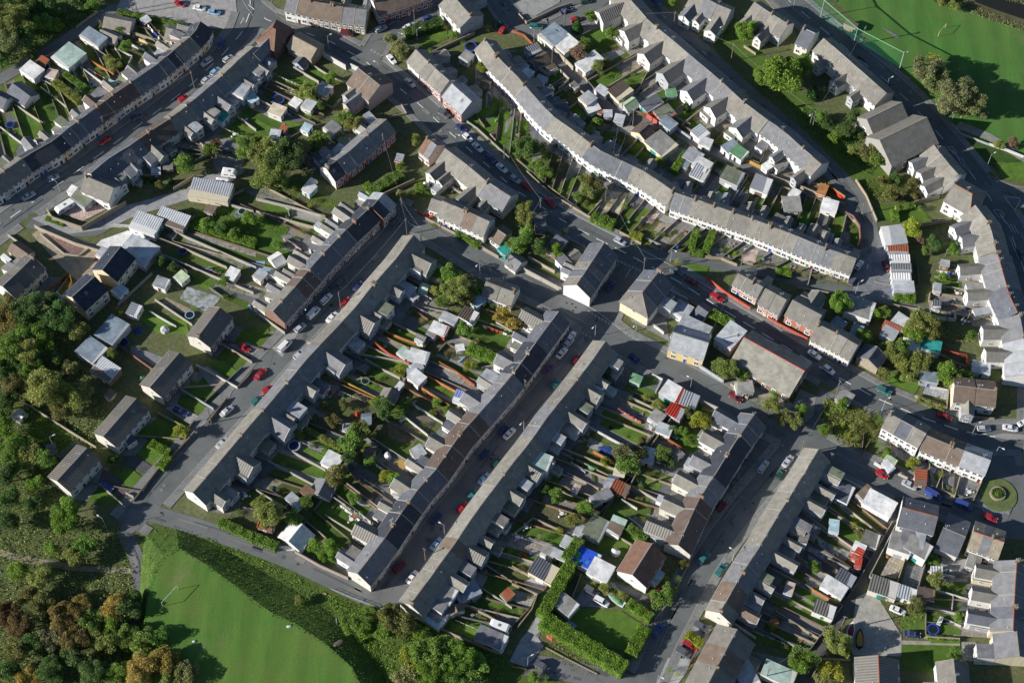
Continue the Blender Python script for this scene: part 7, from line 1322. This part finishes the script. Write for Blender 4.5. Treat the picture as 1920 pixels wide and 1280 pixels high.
# ================= LABELS =================
REG=[(90,40,'in the top left wood'),(120,150,'beside the top left track'),(220,90,'in gardens above the upper left terrace'),(60,250,'on the upper left garden plots'),(340,20,'by the top left car park'),
(300,200,'along the upper left street'),(90,370,'at the lower end of the upper left street'),(440,60,'by the top left junction'),(520,190,'in gardens below the upper left street'),(400,250,'behind the upper left street'),
(560,120,'in the upper gardens near the stone house'),(540,290,'near the big round trees'),(640,200,'near the twin gabled house'),(720,90,'at the top junction'),(800,30,'on the top side street'),(600,30,'by the stone terrace'),
(860,60,'near the walled lawn at top'),(780,210,'on the main road upper stretch'),(940,120,'beside the orange brick row'),(920,260,'on the main road below the orange row'),(700,300,'near the deep red terrace'),
(1010,40,'by the top car park'),(1060,150,'on the upper back lane'),(1180,170,'in gardens behind the gabled terrace'),(1300,230,'along the middle back lane'),(1290,50,'on the curving back street'),(1420,60,'near the top right houses'),
(1480,140,'by the large green trees'),(1600,60,'on the upper right road'),(1750,60,'by the upper right field'),(1770,160,'beside the upper right road trees'),(1580,220,'on the bank below the chapel'),(1800,230,'near the park path'),
(1010,290,'in front gardens of the curved terrace'),(1120,380,'in front gardens near the gravel garden'),(1050,400,'on the main road middle stretch'),(1280,320,'behind the curved white terrace'),(1420,370,'in rear gardens near the lane bend'),(1530,400,'in the walled corner gardens'),
(1330,460,'in front of the lower curved terrace'),(1640,400,'on the lane bend'),(1690,500,'by the row of lock up garages'),(1720,380,'in the overgrown right hand gardens'),(1880,370,'at the right hand junction'),(1800,560,'behind the bending right hand terrace'),
(110,480,'by the walled yard at left'),(60,560,'near the left edge houses'),(230,420,'on the left lane'),(290,420,'by the grey garages at left'),(400,330,'beside the long garage'),(400,450,'in the long left gardens'),(560,360,'in gardens behind the brick terrace'),(480,520,'near the lower brick terrace'),
(330,530,'in the estate back gardens'),(260,650,'behind the left estate'),(700,450,'on the upper middle street'),(620,560,'on the middle street'),(480,700,'halfway down the middle street'),(380,820,'low on the middle street'),(450,640,'in the estate front gardens'),(330,880,'in the lower estate gardens'),
(60,700,'in the left hand wood'),(120,780,'in the wood beside the estate'),(60,900,'in the lower left wood'),(840,430,'near the white row'),(980,430,'in the wooded triangle mid picture'),(900,490,'on the broad cross street'),(860,560,'in the top gardens of the central block'),
(1120,540,'at the central junction'),(1200,570,'beside the hipped corner block'),(1300,560,'in gardens below the main road'),(1400,580,'on the main road by the orange row'),(1560,560,'near the lower back lane'),(1660,640,'in the sloping gardens right of centre'),(1780,660,'in gardens left of the right terrace'),
(740,640,'in the upper central gardens'),(700,720,'in the middle central gardens'),(640,800,'in the lower central gardens'),(560,900,'in the lowest central gardens'),(500,960,'by the bottom lane'),(900,720,'behind the pale fronted terrace'),(820,830,'in plots left of the pale fronted terrace'),
(1040,680,'at the top of the narrow shaded street'),(960,800,'on the narrow shaded street'),(850,930,'lower on the narrow shaded street'),(760,1060,'at the foot of the narrow shaded street'),(1180,730,'in the upper right central gardens'),(1130,830,'in the middle right central gardens'),(1250,850,'near the red roofed sheds'),
(1060,940,'in gardens right of the shaded street'),(950,1040,'in the lower right central gardens'),(900,1160,'by the lower end garages'),(1270,740,'on the cross street right of centre'),(1350,710,'beside the brick hall'),(1480,760,'near the cross street bend'),(1600,790,'on the scrub triangle'),
(1450,880,'at the top of the lower right street'),(1350,1010,'on the lower right street'),(1250,1150,'low on the lower right street'),(1180,930,'behind the grey roofed right terrace'),(1100,1020,'near the blue painted roof'),(1100,1130,'on the hedged lawn'),(1020,1230,'by the bottom road'),(1310,1210,'on the bottom driveways'),
(1640,700,'on the main road lower stretch'),(1800,790,'on the main road at the bend'),(1720,890,'in front of the white terrace'),(1750,950,'on the lower right cross street'),(1870,930,'by the small roundabout'),(1560,950,'in yards of the far right terrace'),(1580,1020,'in cluttered yards right of the street'),(1540,1110,'in low yards right of the street'),
(1700,1060,'in the walled courts'),(1650,1180,'in the gravel yard'),(1790,1130,'in gardens left of the slate terrace'),(1560,1230,'by the dark alley foot'),(1750,1230,'near the bottom right houses'),(120,1010,'by the lower left track'),(280,1050,'at the pitch corner'),(100,1180,'in the autumn wood bottom left'),(280,1230,'at the bottom left wood edge'),
(500,1100,'on the lower left pitch'),(700,1170,'on the bank below the terraces'),(860,1230,'in the bottom centre thicket'),(440,1010,'along the bottom lane'),(600,1060,'on the grassy bank')]
ORD='zero first second third fourth fifth sixth seventh eighth ninth tenth eleventh twelfth thirteenth fourteenth fifteenth sixteenth seventeenth eighteenth nineteenth twentieth'.split()
def ordn(i):
    if i<=20: return ORD[i]
    return ('twenty ' if i<30 else 'thirty ' if i<40 else 'forty ')+ORD[i%10] if i%10 else {30:'thirtieth',40:'fortieth'}.get(i,'fiftieth')
from collections import defaultdict
grp=defaultdict(list)
for o,ds,rw,at in THINGS:
    x,y=scr(at)
    if o.name.startswith(('terraced_house','house')): key=(ds,rw); 
    else:
        if not rw: rw=min(REG,key=lambda r:(r[0]-x)**2+(r[1]-y)**2)[2]
        key=(ds,rw)
    grp[key].append((x,o))
for (ds,rw),L in grp.items():
    L.sort(key=lambda t:t[0])
    base='%s %s'%(ds,rw) if rw and rw not in ds else ds
    for i,(x,o) in enumerate(L):
        if len(L)==1: t=base
        elif len(L)==2: t=base+(', left one' if i==0 else ', right one')
        else: t='%s from left, %s'%(ordn(i+1),base)
        t=t.replace(' boundary wall',' wall') if len(t.split())>16 else t; w=t.split()
        if len(w)>16:
            for a_ in ('the ','houses ','long ','with ','the '):
                while len(w)>16 and a_ in t: t=t.replace(a_,'',1); w=t.split()
        o['label']=' '.join(w[:16]) if len(w)<=16 else t
seen=defaultdict(int)
for o,*_ in THINGS: seen[o['label']]+=1
print('THINGS',len(THINGS),'dup labels',sum(v for v in seen.values() if v>1),'long',sum(len(o['label'].split())>16 for o,*_ in THINGS),'objects',len(bpy.data.objects))
